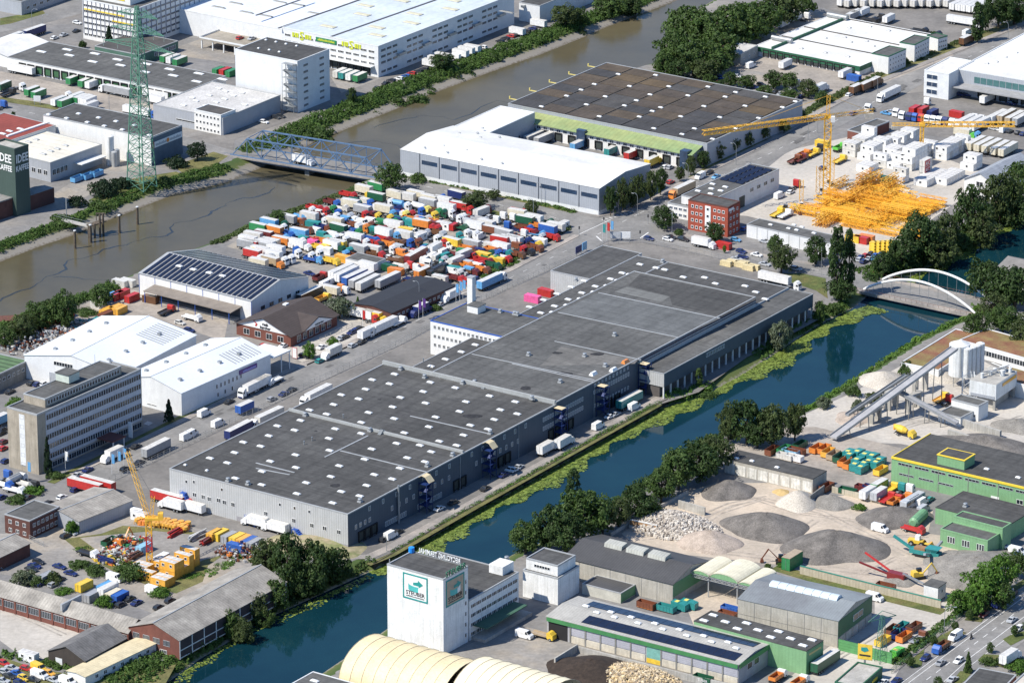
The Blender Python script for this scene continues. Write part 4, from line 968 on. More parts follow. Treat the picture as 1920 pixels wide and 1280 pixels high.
# ---- long dark-roofed loading hall
B=Bld('loading_hall','long low loading hall with dark roof and a row of green dock doors','warehouse',S=(345,174),by=197,W=(10,109),E=(427,144))
H=B.h;B.block(0,B.a,0,B.b,H,WHITEW,FELT2,cop=COPE,ch=.2)
GD=mat('dock_door_green',(.05,.13,.06),.6,var=.25)
B.dock('L',[4+4.55*k for k in range(int(B.b/4.55) - 1)],.9,2.9,3.0,m=GD)
B.domes(tl('310,393 505,378 520,420 713,408 695,468 883,453 905,495 1100,485 1088,545 1273,525 1300,572 1492,557 1475,617 1668,600',0,0),H,1.6,4.6,'rooflight')
B.gable(2,B.a,B.b+.05,B.b+22,H - .5,H+1.6,'x',WHITEW,ROOFWY)
# ---- pale-roofed hall and the white office in front of it
B=Bld('pale_roof_hall','low hall with pale speckled roof beside the tall white storage block','warehouse',S=(418,223),by=254,W=(284,198),E=(530,180))
H=B.h;B.block(0,B.a,0,B.b,H,GREYC,mat('gravel_roof',(.50,.49,.47),.9,var=.12,scale=.12,fine=.15),cop=COPE,ch=.3)
B.domes(tl('1640,668 1690,690 1440,738 1568,720 1470,762 1375,795 1750,722 1685,748 1620,772 1545,798 1815,700 1835,790',0,0),H,1.3,2.6)
B.rowL(3,B.b - 5,1,H - 4.5,B.b*.4,.8,mull=0)
B=Bld('corner_office','small white three storey corner office near the blue truss bridge','office',S=(414,217),by=254,W=(362,207),E=(444,207))
B.block(0,B.a,0,B.b,B.h,WHITEW,FELTX,cop=COPEW,ch=.3)
for k in range(3):B.rowL(.5,B.b - .5,7,B.h - 2.3 - 2.7*k,.95,1.1,mull=0);B.rowR(.5,B.a - .5,6,B.h - 2.3 - 2.7*k,1.1,1.1,mull=0)
B.part('red_sign',MB().box(2,-.14,B.h - 5.2,5.5,-.02,B.h - 3.8),pc('red'))
# ---- grey-roofed white block with the banner
B=Bld('roastery_hall','white walled grey roofed hall with a long banner on its shaded end','factory',S=(282.5,259),by=312,W=(76,219),E=(347.5,237))
H=B.h;B.block(0,B.a,0,B.b,H,WHITEW,FELT,cop=COPE,ch=.3)
B.domes(tl('590,858 500,892 740,888 655,922 870,915 783,950 918,978 1008,945 365,865 1120,1020',0,0),H,1.5,1.7)
GB=mat('blue_grey_sheet',(.10,.135,.17),.7);B.part('end_sheet',MB().box(.0,-.08,0,B.a,-.02,H - .3),GB)  # thin blue-grey sheet over the end wall, darker than the other sides
y0=B.onR(287,275)[0];x1_,z_=B.onR(348,258)
B.part('banner',MB().box(2,-.3,H - 4.6,B.a - .5,-.1,H - 2.2),FRAMEW);B.part('banner_end',MB().box(.7,-.32,H - 5,1.7,-.1,H - 1.9),pc('red'))
strokes(B,'R',B.a*.30,-.31,H - 4.0,B.a*.34,1.2,9,GREYC);strokes(B,'R',B.a*.76,-.31,H - 4.0,B.a*.34,1.2,9,GREYC);B.part('banner_bean',MB().tube((B.a*.52,-.4,H - 3.4),(B.a*.52,-.31,H - 3.4),.9,12),pc('orange'))
def silo(name,label,px,r,h,m,top=True,group=None,z0=0):
    p=g(*px);t=thing(name,label,'silo',p,0,group);b_=MB();b_.cyl(0,0,z0,h,r,20);smooth_o=b_.obj('shell',m,t)
    MB().cyl(0,0,h,h+r*.35,r,20,r2=r*.2).obj('silo_top',m,t)
    bb=MB()
    for k in range(4):bb.bar((r*.7*math.cos(k*1.57+.7),r*.7*math.sin(k*1.57+.7),0),(r*.7*math.cos(k*1.57+.7),r*.7*math.sin(k*1.57+.7),max(z0,.4)),.2)
    bb.box(-.1,-r - .25,z0,.1,-r - .12,h);bb.obj('ladder',STEEL,t);return t
silo('silo','slender white silo against the white roastery wall',(207,309),1.7,12,WHITEW)
silo('silo','short grey silo beside the slender white one',(215,312),1.2,6,COPE);silo('silo','stubby steel silo next to the roastery wall',(220,310),1.1,6.5,STEEL)
# ---- low factory roofs at the left edge
B=Bld('low_factory','low cream roofed factory in front of the roastery hall','factory',S=(94,306),by=342,W=(-30,281),E=(200,274))
B.block(0,B.a,0,B.b,B.h,GREYC,mat('cream_roof',(.66,.62,.52),.7,var=.08,scale=.1,stripe='x',period=4,depth=.08),cop=COPE,ch=.25)
B.rowR(1,10,4,2.5,2.0,2.4);B.rowL(1,20,6,2.5,2,2)
B.part('rooflight',MB().box(8,22,B.h+.07,10,50,B.h+.7),SLM);B.domes(tl('270,1050 215,1070 490,1095 380,1138 430,1120 325,1160 165,1088',0,0),B.h,1.2,2.6,'roof_vent',COPE)
B.part('canopy',MB().box(14,-4,4.2,B.a - 2,-.05,4.5),COPEW)
B=Bld('red_roof_hall','hall with rust red roof at the side of the white roastery','factory',S=(-30,281),W=(-130,258),E=(108,236.5),h=9)
B.block(0,B.a,0,B.b,9,WHITEW,mat('rust_red_roof',(.24,.055,.04),.8,var=.12,scale=.1,stripe='x',period=2,depth=.1),cop=COPE,ch=.2)
B.part('rooflight_strip',MB().box(18,4,9.07,46,5.2,9.6),DOMEM);B.domes([(18,247),(5,252),(38,243)],9,1.2,3)
TGN=mat('dark_green_cladding',(.055,.085,.072),.55,var=.06,stripe='d',period=.9,depth=.12)
B=Bld('coffee_tower','dark green factory tower with white IDEE KAFFEE lettering','tower',S=(27,283),by=406,W=(-22,273),E=(58,276))
H=B.h;B.block(0,B.a,0,B.b,H,TGN,CONC,cop=TGN,ch=.8)
fs=B.a
letters(B,'IDEE',4.6,FRAMEW,'R',B.a/2,-.12,H - 5.2,'lettering',.72,.08);letters(B,'KAFFEE',3.1,FRAMEW,'R',B.a/2,-.12,H - 8.6,'lettering',.68,.06)
letters(B,'IDEE',4.6,FRAMEW,'L',-.12,B.b*.42,H - 5.4,'lettering',.8,.08);letters(B,'KAFFEE',3.1,FRAMEW,'L',-.12,B.b*.42,H - 8.8,'lettering',.75,.06)
B.block(1,14,B.b+.05,B.b+25,16,mat('pale_green_wall',(.36,.40,.33),.6,stripe='d',period=1.2,depth=.1),CONC,name='lower_wall')
B.block(-16,-.05,2,B.b+20,7,BRICKD,CONCD,name='brick_annex',cop=CONCD)
B.block(B.a+.05,B.a+14,1,8,6,BRICKD,CONCD,name='brick_annex')
B=Bld('parking_deck','raised concrete parking deck on white columns','car park',S=(505,97),W=(378,70),h=4.6,az=AZ,a=34)
B.part('deck',MB().box(0,0,3.8,B.a,B.b,4.6),mat('deck_concrete',(.34,.31,.26),.9,var=.15,c2=(.28,.25,.2)));B.part('deck_rail',MB().box(-.05,0,4.61,.15,B.b,5.3).box(.2,B.b - .2,4.61,B.a,B.b,5.3),COPEW)
for k in range(7):B.part('column',MB().box(.2,1+(B.b - 2)*k/6 - .25,0,.7,1+(B.b - 2)*k/6+.25,3.79),COPEW)
B=Bld('green_annex','low green walled annex behind the loading hall','building',S=(262,104),W=(175,88),E=(337,78),h=4.5)
B.block(0,B.a,0,B.b,4.5,mat('grey_green_wall',(.08,.16,.12),.7),FELTX,cop=COPE,ch=.2);B.rowR(10,B.a - 2,6,1.6,2.6,1.8,gm=GLASSB)
B=Bld('far_hall','white end wall of a hall by the riverside trees at the top edge','building',S=(1012,12),W=(976,4),h=8.2,az=AZ,a=70);B.block(0,B.a,0,B.b,8.2,WHITEC,FELT3,cop=COPE,ch=.2)
B=Bld('blue_hall','long blue grey hall behind the curved road','building',S=(40,5),W=(-60,-15),h=6,az=AZ,a=40);B.block(0,B.a,0,B.b,6,GREYC,FELT2,cop=COPE);B.rowR(2,30,6,2,2.2,1.4)

# ---- pylon
PG=mat('pylon_green_paint',(.10,.24,.17),.6,var=.1)
pb=g(266,352);ph=hgt(266,352,12)
t=thing('power_pylon','tall green steel lattice power pylon by the river','pylon',pb,AZ)
def lattice(b_,base,top,z0,z1,n,w=.16,cx=0,cy=0):
    zs=[z0+(z1 - z0)*k/n for k in range(n+1)]
    for k in range(n):
        r0=base+(top - base)*k/n;r1=base+(top - base)*(k+1)/n
        for i in range(4):
            c0=[(1,1),(-1,1),(-1,-1),(1,-1)];p,q=c0[i],c0[(i+1)%4]
            a0=(cx+p[0]*r0,cy+p[1]*r0,zs[k]);a1=(cx+q[0]*r0,cy+q[1]*r0,zs[k]);b0_=(cx+p[0]*r1,cy+p[1]*r1,zs[k+1]);b1_=(cx+q[0]*r1,cy+q[1]*r1,zs[k+1])
            b_.bar(a0,b1_,w);b_.bar(a1,b0_,w);b_.bar(b0_,b1_,w)
def legs(name,base,top,z0,z1,m,par,w=.28,cx=0,cy=0):
    for p in ((1,1),(-1,1),(-1,-1),(1,-1)):MB().bar((cx+p[0]*base,cy+p[1]*base,z0),(cx+p[0]*top,cy+p[1]*top,z1),w).obj(name,m,par)
legs('leg',4.2,1.5,0,ph*.82,PG,t,.34);legs('leg',1.5,.5,ph*.82,ph,PG,t,.28)
b_=MB();lattice(b_,4.2,1.5,0,ph*.82,16,.17);lattice(b_,1.5,.5,ph*.82,ph,6,.14);b_.obj('bracing',PG,t)
for zf,L in ((.78,17),(.865,13),(.95,10)):
    z=ph*zf
    for s_ in (-1,1):
        b_=MB();r=1.5
        for e_ in (-1,1):b_.bar((e_*r,s_*r,z),(0,s_*L,z),.2);b_.bar((e_*r,s_*r,z+2.6),(0,s_*L,z),.18)
        for k in range(5):f=(k+1)/6;y=s_*(r+(L - r)*f);w=r*(1 - f);b_.bar((-w,y,z),(w,y,z),.12);b_.bar((-w,y,z),(-w,y - s_*1.5,z+2.6*(1 - f)),.12);b_.bar((w,y,z),(w,y - s_*1.5,z+2.6*(1 - f)),.12)
        ar=b_.obj('crossarm',PG,t)
        for k in (.55,1.):MB().cyl(0,s_*(r+(L - r)*k),z - 2.4,z - .1,.14,6).obj('insulator',mat('insulator',(.25,.30,.28),.3),ar)
WIRE=mat('power_line',(.08,.09,.09),.5)
# ---- blue truss bridge
TB=mat('bridge_blue_paint',(.10,.17,.28),.6,var=.15)
p0,p1=g(437,291),g(716,336);hd=math.atan2((p1 - p0).y,(p1 - p0).x);L=(p1 - p0).length
t=thing('truss_bridge','blue steel truss road bridge across the brown river','bridge',p0,hd)
wd_=11.5
MB().box(-3,0,-.5,L+3,wd_,.10).obj('deck',ASPH,t);MB().box(-3,-1.9,-.35,L+3,-.05,.18).obj('footway',PAVE,t);MB().box(-3,wd_+.05,-.35,L+3,wd_+1.9,.18).obj('footway',PAVE,t)
MB().box(-2,.3,-1.6,L+2,.9,-.51).box(-2,wd_ - .9,-1.6,L+2,wd_ - .3,-.51).obj('girder',TB,t)
nb=10;hh=8.2
for y in (-.45,wd_+.45):
    b_=MB();b_.box(-1,y - .28,.0,L+1,y+.28,.55);b_.obj('bottom_chord',TB,t)
    MB().box(L/nb,y - .28,hh - .5,L - L/nb,y+.28,hh).obj('top_chord',TB,t)
    for k in range(nb):
        xa,xb=L*k/nb,L*(k+1)/nb;za,zb=(.4,hh - .3) if k%2==0 else (hh - .3,.4)
        MB().bar((xa,y,za),(xb,y,zb),.38).obj('diagonal',TB,t)
        if 0<k<nb and k%2==1 or k%2==0 and 0<k:MB().bar((xa,y,.4),(xa,y,hh - .4),.22).obj('hanger',TB,t)
    MB().box(-3,y*1.0+(-1.5 if y<0 else 1.5) - .04,1.1,L+3,y+(-1.5 if y<0 else 1.5)+.04,1.18).obj('handrail',TB,t)
for k in range(1,nb):MB().bar((L*k/nb,-.45,hh - .25),(L*k/nb,wd_+.45,hh - .25),.22).obj('cross_brace',TB,t)
for x in (-4,L+1):MB().box(x,-2.5,-6,x+3,wd_+2.5,-.52).obj('abutment',CONC,t)
MB().box(L*.5 - 1,0,-6,L*.5+1,wd_,-1.7).obj('pier',CONCD,t)
# ---- mooring posts, jetty
WOOD=mat('weathered_wood',(.12,.095,.07),.9,var=.3,scale=1.2,streak=.3)
for i,(x,y,ty) in enumerate(((258,421,395),(224,437,407),(141,466,440),(170,455,429))):
    p=g(x,y,RIVZ);tag(MB().cyl(0,0,-2.5,7.0,.5,10).cyl(0,0,7.0,7.3,.55,10,1).obj('mooring_post',[WOOD,COPEW],None,loc=p),'tall timber mooring post standing in the brown river','post','mooring posts')
p=g(108,412);t=thing('jetty','narrow jetty with a piled steel dolphin in the river','jetty',(0,0,0))
A_,B_=g(104,410,.5),g(170,426,.5);d_=(B_ - A_).normalized();n_=Vector((-d_.y,d_.x,0))
MB().hexa([A_ - n_,B_ - n_,B_+n_,A_+n_],[v+Vector((0,0,.5)) for v in (A_ - n_,B_ - n_,B_+n_,A_+n_)]).obj('walkway',CONC,t)
b_=MB()
for s_ in (-1,1):b_.bar(A_+n_*s_+Vector((0,0,1.5)),B_+n_*s_+Vector((0,0,1.5)),.08)
b_.obj('handrail',STEEL,t)
for px in ((167,448),(178,446),(188,444),(194,440),(171,454)):
    q=g(*px,RIVZ);MB().cyl(q.x,q.y,-6,2.2+(3 if px[0]>185 else 0),.42,8).obj('pile',WOOD,t)
C_=g(167,424,1.2);D_=g(195,414,1.2);d2=(D_ - C_).normalized();n2=Vector((-d2.y,d2.x,0))*1.4
MB().hexa([C_ - n2,D_ - n2,D_+n2,C_+n2],[v+Vector((0,0,.4)) for v in (C_ - n2,D_ - n2,D_+n2,C_+n2)]).obj('platform',WOOD,t)
MB().box(D_.x - 3,D_.y - 1,4.2,D_.x+.6,D_.y - .6,4.6).box(D_.x - 3,D_.y - 1,1.6,D_.x - 2.7,D_.y - .7,4.2).obj('gantry',WOOD,t)
q=g(125,411);tag(MB().cyl(0,0,0,8.5,.16,8).box(-.25,-.25,4,.25,.25,8.4).obj('signal_mast',STEEL,None,loc=q),'grey signal mast at the landward end of the jetty','mast')
p=g(20,620,RIVZ);t=thing('rusty_jetty','rusty steel landing frame in the river by the trees','jetty',p,R(10))
MB().box(-4,-3,4.6,5,3,4.9).obj('platform',mat('rusty_steel',(.14,.06,.04),.85,var=.3,scale=1),t)
for x in (-3.6,.4,4.6):
    for y in (-2.6,2.6):MB().cyl(x,y,-2.5,4.59,.28,8).obj('pile',MATS['rusty_steel'],t)
MB().bar((-3.6,-2.6,0),(4.6,-2.6,4),.15).bar((-3.6,-2.6,4),(4.6,-2.6,0),.15).obj('brace',MATS['rusty_steel'],t)
# ---- vehicles of the north bank
fleet('at the green dock doors of the loading hall','lorries at the loading hall','162,530,trailer,white,b;550,605,swap,green,a;640,625,swap,green,a;695,635,swap,white,a;865,685,semi,white,grey,B;1175,715,trailer,white,b;1050,845,semi,blue,white,b;1190,760,rigid,white,b')
fleet('in the swap body row of the loading yard','swap bodies in the loading yard','240,690,swap,green,a;290,710,swap,green,a;440,765,swap,white,a;490,775,swap,green,a;575,735,swap,white,a;600,750,swap,green,a;640,755,swap,white,a;670,765,swap,white,a;680,800,swap,white,a;145,650,tractor,white,b;490,715,tractor,white,b;60,690,flat,dark,dark,a;30,650,swap,darkgreen,a;10,790,tractor,blue,a')
fleet('on the access road beside the office tower','vehicles by the office tower','240,250,semi,white,navy,A;75,305,semi,blue,white,A;410,285,hatch,white,a;480,262,sedan,silver,a;575,232,sedan,dark,a;580,172,hatch,white,b;900,360,estate,silver,b;185,45,hatch,red,a')
fleet('on the raised parking deck','cars on the parking deck','1712,195,hatch,dark,a;1855,225,sedan,dark,a;1905,235,hatch,black,a;1800,285,hatch,red,a;1890,288,sedan,silver,a',zb=4.62)
fleet('behind the loading hall','swap bodies behind the loading hall','1255,440,swap,green,a;1300,450,swap,white,a;1350,465,swap,green,a;1640,525,iso6,green,a;1690,530,iso6,red,a;1735,540,iso6,green,a')
fleet('at the logistics hall docks','trailers at the logistics hall','630,555,swap,offwhite,a;675,565,swap,teal,a;725,575,swap,white,a;780,585,swap,green,a',480,0)
fleet('in the parking row above the river','cars parked above the river','975,625,sedan,dark,a;1012,605,hatch,dark,B;1072,590,hatch,white,B;1125,572,hatch,blue,B;1168,552,hatch,red,B;1218,535,hatch,dark,B;1262,518,hatch,dark,B;1310,480,swap,white,B;1350,455,swap,white,B;1395,430,swap,white,B;1490,425,van,white,B;1535,405,swap,white,B;1578,385,swap,white,B;1622,370,swap,white,B;1660,365,hatch,silver,B;1700,355,hatch,white,B;1830,310,hatch,dark,B;1870,290,hatch,dark,B;1910,272,hatch,red,B',480,0)
fleet('in the parking row above the river near the far end','cars parked above the river','40,240,swap,white,B;110,235,hatch,dark,B;155,215,hatch,navy,B;200,180,swap,white,B;10,265,hatch,dark,B',960,0)
fleet('below the storage tower','cars below the storage tower','60,915,hatch,white,b;150,880,hatch,dark,b;185,872,hatch,dark,b;910,660,sedan,dark,a',480,0)
fleet('in the roastery yard','skips in the roastery yard','580,50,skip,skyblue,a;660,30,skip,skyblue,a;725,12,skip,skyblue,a',0,320)
fleet('crossing the blue truss bridge','bridge traffic','355,1205,rigid,white,b',480,0)
# ================================================================= between river and canal, north of the junction
# ---- white L-shaped hall
GS=mat('hall_grey_panels',(.34,.36,.39),.5,var=.04,stripe='d',period=1.0,depth=.10)
B=Bld('white_roof_hall','L shaped hall with brilliant white roof and grey panel walls at the street','warehouse',S=(1124,354),by=404,W=(743,284),E=(1231,310))
H=B.h;a,b=B.a,B.b
B.gable(0,a,0,b,H,H+1.8,'y',GS,ROOFWY,over=.15)
p=B.on(946,200,H);q=B.on(1000,212,H);xs_=p.x;ys_=q.y
B.block(a+.05,xs_,ys_,b - .5,H - .1,GS,ROOFWY,cop=COPEW,ch=.2)
B.part('plinth',MB().box(-.12,.3,0,-.02,b - .3,1.8),COPEW);B.part('plinth',MB().box(.3,-.12,0,a - .3,-.02,1.8),COPEW)
for k in range(10):y=b*(k+.5)/10;B.part('facade_rib',MB().box(-.16,b*k/10 - .12,1.8,-.02,b*k/10+.12,H - .1),mat('dark_rib',(.06,.07,.09),.5))
for k in range(9):B.rowL(b*k/10+1.2,b*(k+1)/10 - 1.2,1,H - 4.2,b/10 - 2.0,1.6,mull=1,fm=GLASSB,gm=GLASSB)
B.domes(tl('1385,1050 1525,1003 1265,1110 1410,1098 1555,1083 1540,1037 1660,1000 1435,1145 1580,1130 1685,1035 1710,1072 1825,1030 1690,1195 1845,1225 1885,1147 1700,965',480,0),H+.9,.5,.8,'roof_vent',COPE)
# ---- big brown roof hall
B=Bld('brown_roof_hall','vast low hall with a patchwork roof of brown and charcoal panels','warehouse',S=(1326,270),by=312,W=(955,194),E=(1501,188))
H=B.h;a,b=B.a,B.b
B.block(0,a,0,b,H,GS,FELT3,cop=COPE,ch=.25)
BR=[mat('roof_panel_%s'%n,c,.85,var=.22,scale=.15,fine=.15,stripe='x',period=1.6,depth=.42) for n,c in (('brown',(.100,.076,.052)),('umber',(.088,.070,.054)),('charcoal',(.060,.058,.058)),('slate',(.078,.074,.070)),('ochre',(.115,.082,.046)))]
nxp,nyp=8,7
for i in range(nxp):
    for j in range(nyp):
        m=rnd.choice(BR+BR[:2]) if not (i<2 and j<3) else BR[2]
        x0,x1_=.8+(a - 1.6)*i/nxp,.8+(a - 1.6)*(i+1)/nxp;y0,y1_=.8+(b - 1.6)*j/nyp,.8+(b - 1.6)*(j+1)/nyp
        B.part('roof_panel',MB().box(x0+.25,y0+.45,H+.07,x1_ - .25,y1_ - .45,H+.28+rnd.uniform(0,.08)),m)
        if (i+j)%2==0 or rnd.random()<.35:link('rooflight',cached(('dome',.9,2.0,'x'),lambda:dome_mesh(.9,2.0,DOMEM)),B.r,((x0+x1_)/2+rnd.uniform(-2,2),y0,H+.3))
GRF=mat('green_sheet_roof',(.16,.28,.13),.7,var=.12,stripe='y',period=2,depth=.12,c2=(.30,.34,.14),c2amt=.8,c2scale=.02)
yA,yB=3.0,b - 8
B.part('office_strip',MB().box(-7,yA,0,-.05,yB,6.2),WHITEW)
B.part('lean_to_roof',MB().profile([(-8.2,6.0),(-.05,8.0),(-.05,8.2),(-8.2,6.2)],yA - 1,yB+1,'y'),GRF)
B.rowL(yA+4,yB - 4,24,4.1,1.9,1.25,x=-7,gm=GLASSB,mull=1);B.dock('L',[yA+5+6.5*k for k in range(12)],.9,2.9,2.8,x=-7)
B.part('portal',MB().box(-8.4,yA+1,0,-5,yA+4.5,7.5),GLASSB);B.part('portal',MB().box(-8.4,b*.55,0,-6.5,b*.55+4,7.5),GLASSB)
for k in range(5):
    x=8+k*(a - 12)/4.2;B.part('gantry_bracket',MB().box(x,b+.1,H - .7,x+.5,b+5,H - .4).box(x,b+4.5,H - .4,x+.5,b+5,H+.5),mat('bracket_pale_yellow',(.60,.50,.16),.6))
fleet('in the dock alley between white and brown halls','lorries in the dock alley','95,1025,trailer,dark,a;175,1035,trailer,grey,a;250,1045,trailer,grey,a;490,1095,swap,skyblue,a;745,1135,swap,teal,a;895,1165,swap,red,a;1060,1215,rigid,yellow,a;1150,1252,hatch,white,a;1185,1255,hatch,silver,a',960,0)
# ---- workshop with solar roof, red brick office, low shed
B=Bld('solar_workshop','white workshop with dark flat roof and rows of solar panels behind the brick office','workshop',S=(1331,378),W=(1277,367),E=(1462,318),h=8.5)
B.block(0,B.a,0,B.b,B.h,WHITEW,FELT2,cop=COPE,ch=.25)
B.domes(tl('1505,105 1495,140 1600,127 1565,155 1395,157 1490,178',960,320),B.h,1.1,2.2)
for i in range(7):
    for j in range(3):
        x=B.a*.5+i*B.a*.065;y=1.2+j*(B.b - 2)/3
        B.part('solar_panel',MB().hexa([(x,y,B.h+.2),(x+2.0,y,B.h+.2),(x+2.0,y+B.b/3 - 1.2,B.h+.2),(x,y+B.b/3 - 1.2,B.h+.2)],[(x,y,B.h+.3),(x+2.0,y,B.h+.7),(x+2.0,y+B.b/3 - 1.2,B.h+.7),(x,y+B.b/3 - 1.2,B.h+.3)]),PVM)
B.rowR(B.a*.55,B.a*.95,4,4.6,2.6,1.6);B.part('roller_door',MB().box(B.a*.42,-.1,0,B.a*.5,-.02,4.6),DOCKM)
B.rowL(1,B.b - 1,3,4.5,1.6,1.2)
B=Bld('annex_office','low white annex with dark roof beside the red brick office','office',S=(1300,391),W=(1252,381),h=5.2,az=AZ,a=16)
B.block(0,B.a,0,B.b,B.h,WHITEW,FELT2,cop=COPE);B.rowL(.6,B.b - .6,5,3.3,1.5,1.1,gm=GLASSB);B.rowL(.6,B.b - .6,5,.9,1.5,1.2,gm=GLASSB)
B=Bld('brick_office','red brick four storey office block with a white vertical strip','office',S=(1365,390),by=445,W=(1289,376),E=(1390,379))
H=B.h;B.block(0,B.a,0,B.b,H,mat('bright_red_brick',(.34,.075,.045),.9,var=.10,stripe='z',period=.3,depth=.15),FELT,cop=BRICKD,ch=.3)
B.part('white_strip',MB().box(-.12,B.b*.43,1,-.02,B.b*.57,H - .8),FRAMEW)
for k in range(4):
    z=H - 2.6 - k*2.75
    B.rowL(B.b*.06,B.b*.38,3,z,1.15,1.2,mull=0,fr=.16);B.rowL(B.b*.62,B.b*.94,3,z,1.15,1.2,mull=0,fr=.16);B.rowL(B.b*.44,B.b*.56,1,z,1.1,1.1,x=-.13,mull=0)
    B.rowR(.8,B.a - .8,3,z,1.1,1.2,mull=0,fr=.16)
B.part('roof_sign',MB().box(.5,-.2,H - 1.6,4,-.03,H - .6),FRAMEW)
B=Bld('crane_shed','long low white shed with grey roof at the edge of the crane yard','shed',S=(1560,457),W=(1400,421),E=(1584,446),h=5.0)
B.block(0,B.a,0,B.b,B.h,WHITEC,FELT2,cop=COPE,ch=.2);B.domes(tl('20,410 155,437 195,412 215,450 255,428 345,473',1440,320),B.h,1.0,1.6)
for k in range(8):B.part('facade_rib',MB().box(-.1,B.b*k/8,.2,-.02,B.b*k/8+.15,B.h - .2),COPE)
# ---- parcel depot
GRB=mat('depot_green_band',(.025,.115,.060),.6)
B=Bld('parcel_depot','parcel depot with white roof and dark green fascia over dock doors','warehouse',S=(1612,127),by=143,W=(1420,85),E=(1744,64))
H=B.h;a,b=B.a,B.b;B.block(0,a,0,b,H,WHITEW,ROOFWY,cop=COPEW,ch=.2)
B.part('fascia',MB().box(-.25,-.1,H - 1.6,-.03,b,H+.5),GRB);B.part('fascia',MB().box(-.2,-.25,H - 1.6,12,-.03,H+.5),GRB)
B.dock('L',[4+3.6*k for k in range(int(b/3.6) - 1)],.8,2.4,2.4)
for f in (.33,.62,.97):B.part('roof_kerb',MB().box(a*f,.3,H+.06,a*f+.4,b*.98,H+.45),FELTX)
B.part('roof_parapet',MB().box(1,b*.83,H+.06,a,b*.83+.6,H+1.2),GRB)
B.domes(tl('430,290 575,285 620,320 250,368 430,400 600,430 740,313 790,350 610,213 765,205 905,235 335,230 285,250',1440,0),H,1.0,1.6,'roof_vent',COPE)
for px in ((1466,79),(1570,36)):
    q=B.on(*px,H);B.part('roof_duct',MB().tube((q.x,q.y - 5,H+1.2),(q.x,q.y+5,H+1.2),1.1,10),STEEL)
for S_,W_,E_,by_,lb in (((1666,107),(1637,100),(1695,92),140,'nearer the loading end'),((1715,85),(1687,80),(1742,71),117,'in the middle of the depot side'),((1759,73),(1743,66),(1771,67),97,'smallest, standing at the far depot corner')):
    c_=Bld('depot_office','white three storey depot office, '+lb,'office',S=S_,W=W_,E=E_,by=by_,group='depot offices')
    c_.block(0,c_.a,0,c_.b,c_.h,WHITEW,FELT2,cop=GRB,ch=.3,cw=.3)
    for k in range(3):c_.rowR(.5,c_.a - .5,6 if c_.a>9 else 4,c_.h - 2.2 - 2.1*k,.8,.9,mull=0);
B=Bld('depot_outbuilding','small flat roofed concrete outbuilding beside the riverside trees','building',S=(1389,103),by=124,W=(1349,96),E=(1419,86));B.block(0,B.a,0,B.b,B.h,CONC,mat('pale_flat_roof',(.5,.49,.46),.9),cop=COPE);B.rowR(1,B.a - 1,3,2,1,1)
B=Bld('glass_band_hall','pale grey hall with a green glass band and long canopy over docks','warehouse',S=(2010,166),W=(1802,126),h=11,az=R(58),a=78)
H=B.h;B.block(0,B.a,0,B.b,H,GREYC,ROOFWY,cop=COPEW);B.part('canopy',MB().box(-7,2,5.0,-.05,B.b - 2,5.5),mat('canopy_grey',(.3,.3,.3),.7))
for k in range(14):B.part('glass_pane',MB().box(-.12,4+k*(B.b - 12)/14,6.4,-.02,3.7+(k+1)*(B.b - 12)/14,9.0),mat('green_glass',(.07,.16,.16),.15))
B.dock('L',[6+5*k for k in range(int(B.b/5) - 2)],.8,2.8,2.8)
B.block(-9,14,B.b - 1,B.b+10.5,H,WHITEC,mat('cream_flat_roof',(.64,.62,.57),.8),name='office_wing',cop=COPEW)
for k in range(3):B.rowL(B.b+4,B.b+9.5,1,H - 3.2 - k*3.2,5,2,x=-9,gm=GLASSB,mull=1)
B.domes([(1850,120),(1868,117),(1905,100),(1885,108)],H,1,1.6,'roof_vent',COPE)
# ---- vehicles, depot side
fleet('on the depot forecourt','vehicles on the depot forecourt','130,485,swap,white,a;578,555,swap,white,a;645,578,iso6,blue,b;400,665,rigid,white,a;610,712,hatch,white,a;670,670,rigid,brown,a;740,650,rigid,brown,a;808,620,rigid,brown,a;1470,165,semi,white,white,b;1490,305,rigid,brown,a;1490,245,van,white,a;115,180,swap,white,a;160,130,swap,offwhite,a;205,135,swap,white,a;280,130,tractor,white,a;630,125,swap,grey,a;660,110,swap,white,a;715,95,swap,white,a;905,145,swap,white,a;830,130,flat,dark,dark,a;760,140,flat,dark,dark,b;1140,220,flat,dark,dark,b;1240,245,flat,dark,dark,b',1440,0)
tb=';'.join('%d,%d,trailer,offwhite,a'%(640+k*62,18 - (k%2)*3) for k in range(13))+';'+';'.join('%d,%d,trailer,white,a'%(1430+k*42,40+k*6) for k in range(7));fleet('in the trailer row across the sorting yard','trailers in the sorting yard',tb+';590,10,trailer,white,a',1440,0)
fleet('in the tree shaded car park beside the river','cars in the shaded car park','1475,535,van,white,a;1790,490,van,white,a;1505,610,hatch,dark,b;1555,628,hatch,red,b;1570,585,hatch,blue,b;1640,600,hatch,dark,b;1690,575,hatch,white,b;1820,655,hatch,navy,b;1870,635,hatch,dark,b',960,0)
fleet('in the tree shaded car park near the depot','cars in the shaded car park','60,690,hatch,dark,a;95,705,sedan,silver,a;160,665,hatch,white,a;175,680,hatch,silver,a;250,725,hatch,navy,a;200,640,rigid,grey,a',1440,0)
fleet('driving on the diagonal main street','vehicles driving on the main street','905,710,semi,white,white,A;640,852,hatch,blue,a;765,805,tractor,white,A',1440,0)
fleet('driving on the diagonal main street near the junction','vehicles driving on the main street','1275,150,semi,orange,tan,A;1412,40,van,white,A;1530,45,sedan,skyblue,A;1480,15,hatch,dark,A;1190,85,hatch,red,a',960,320)
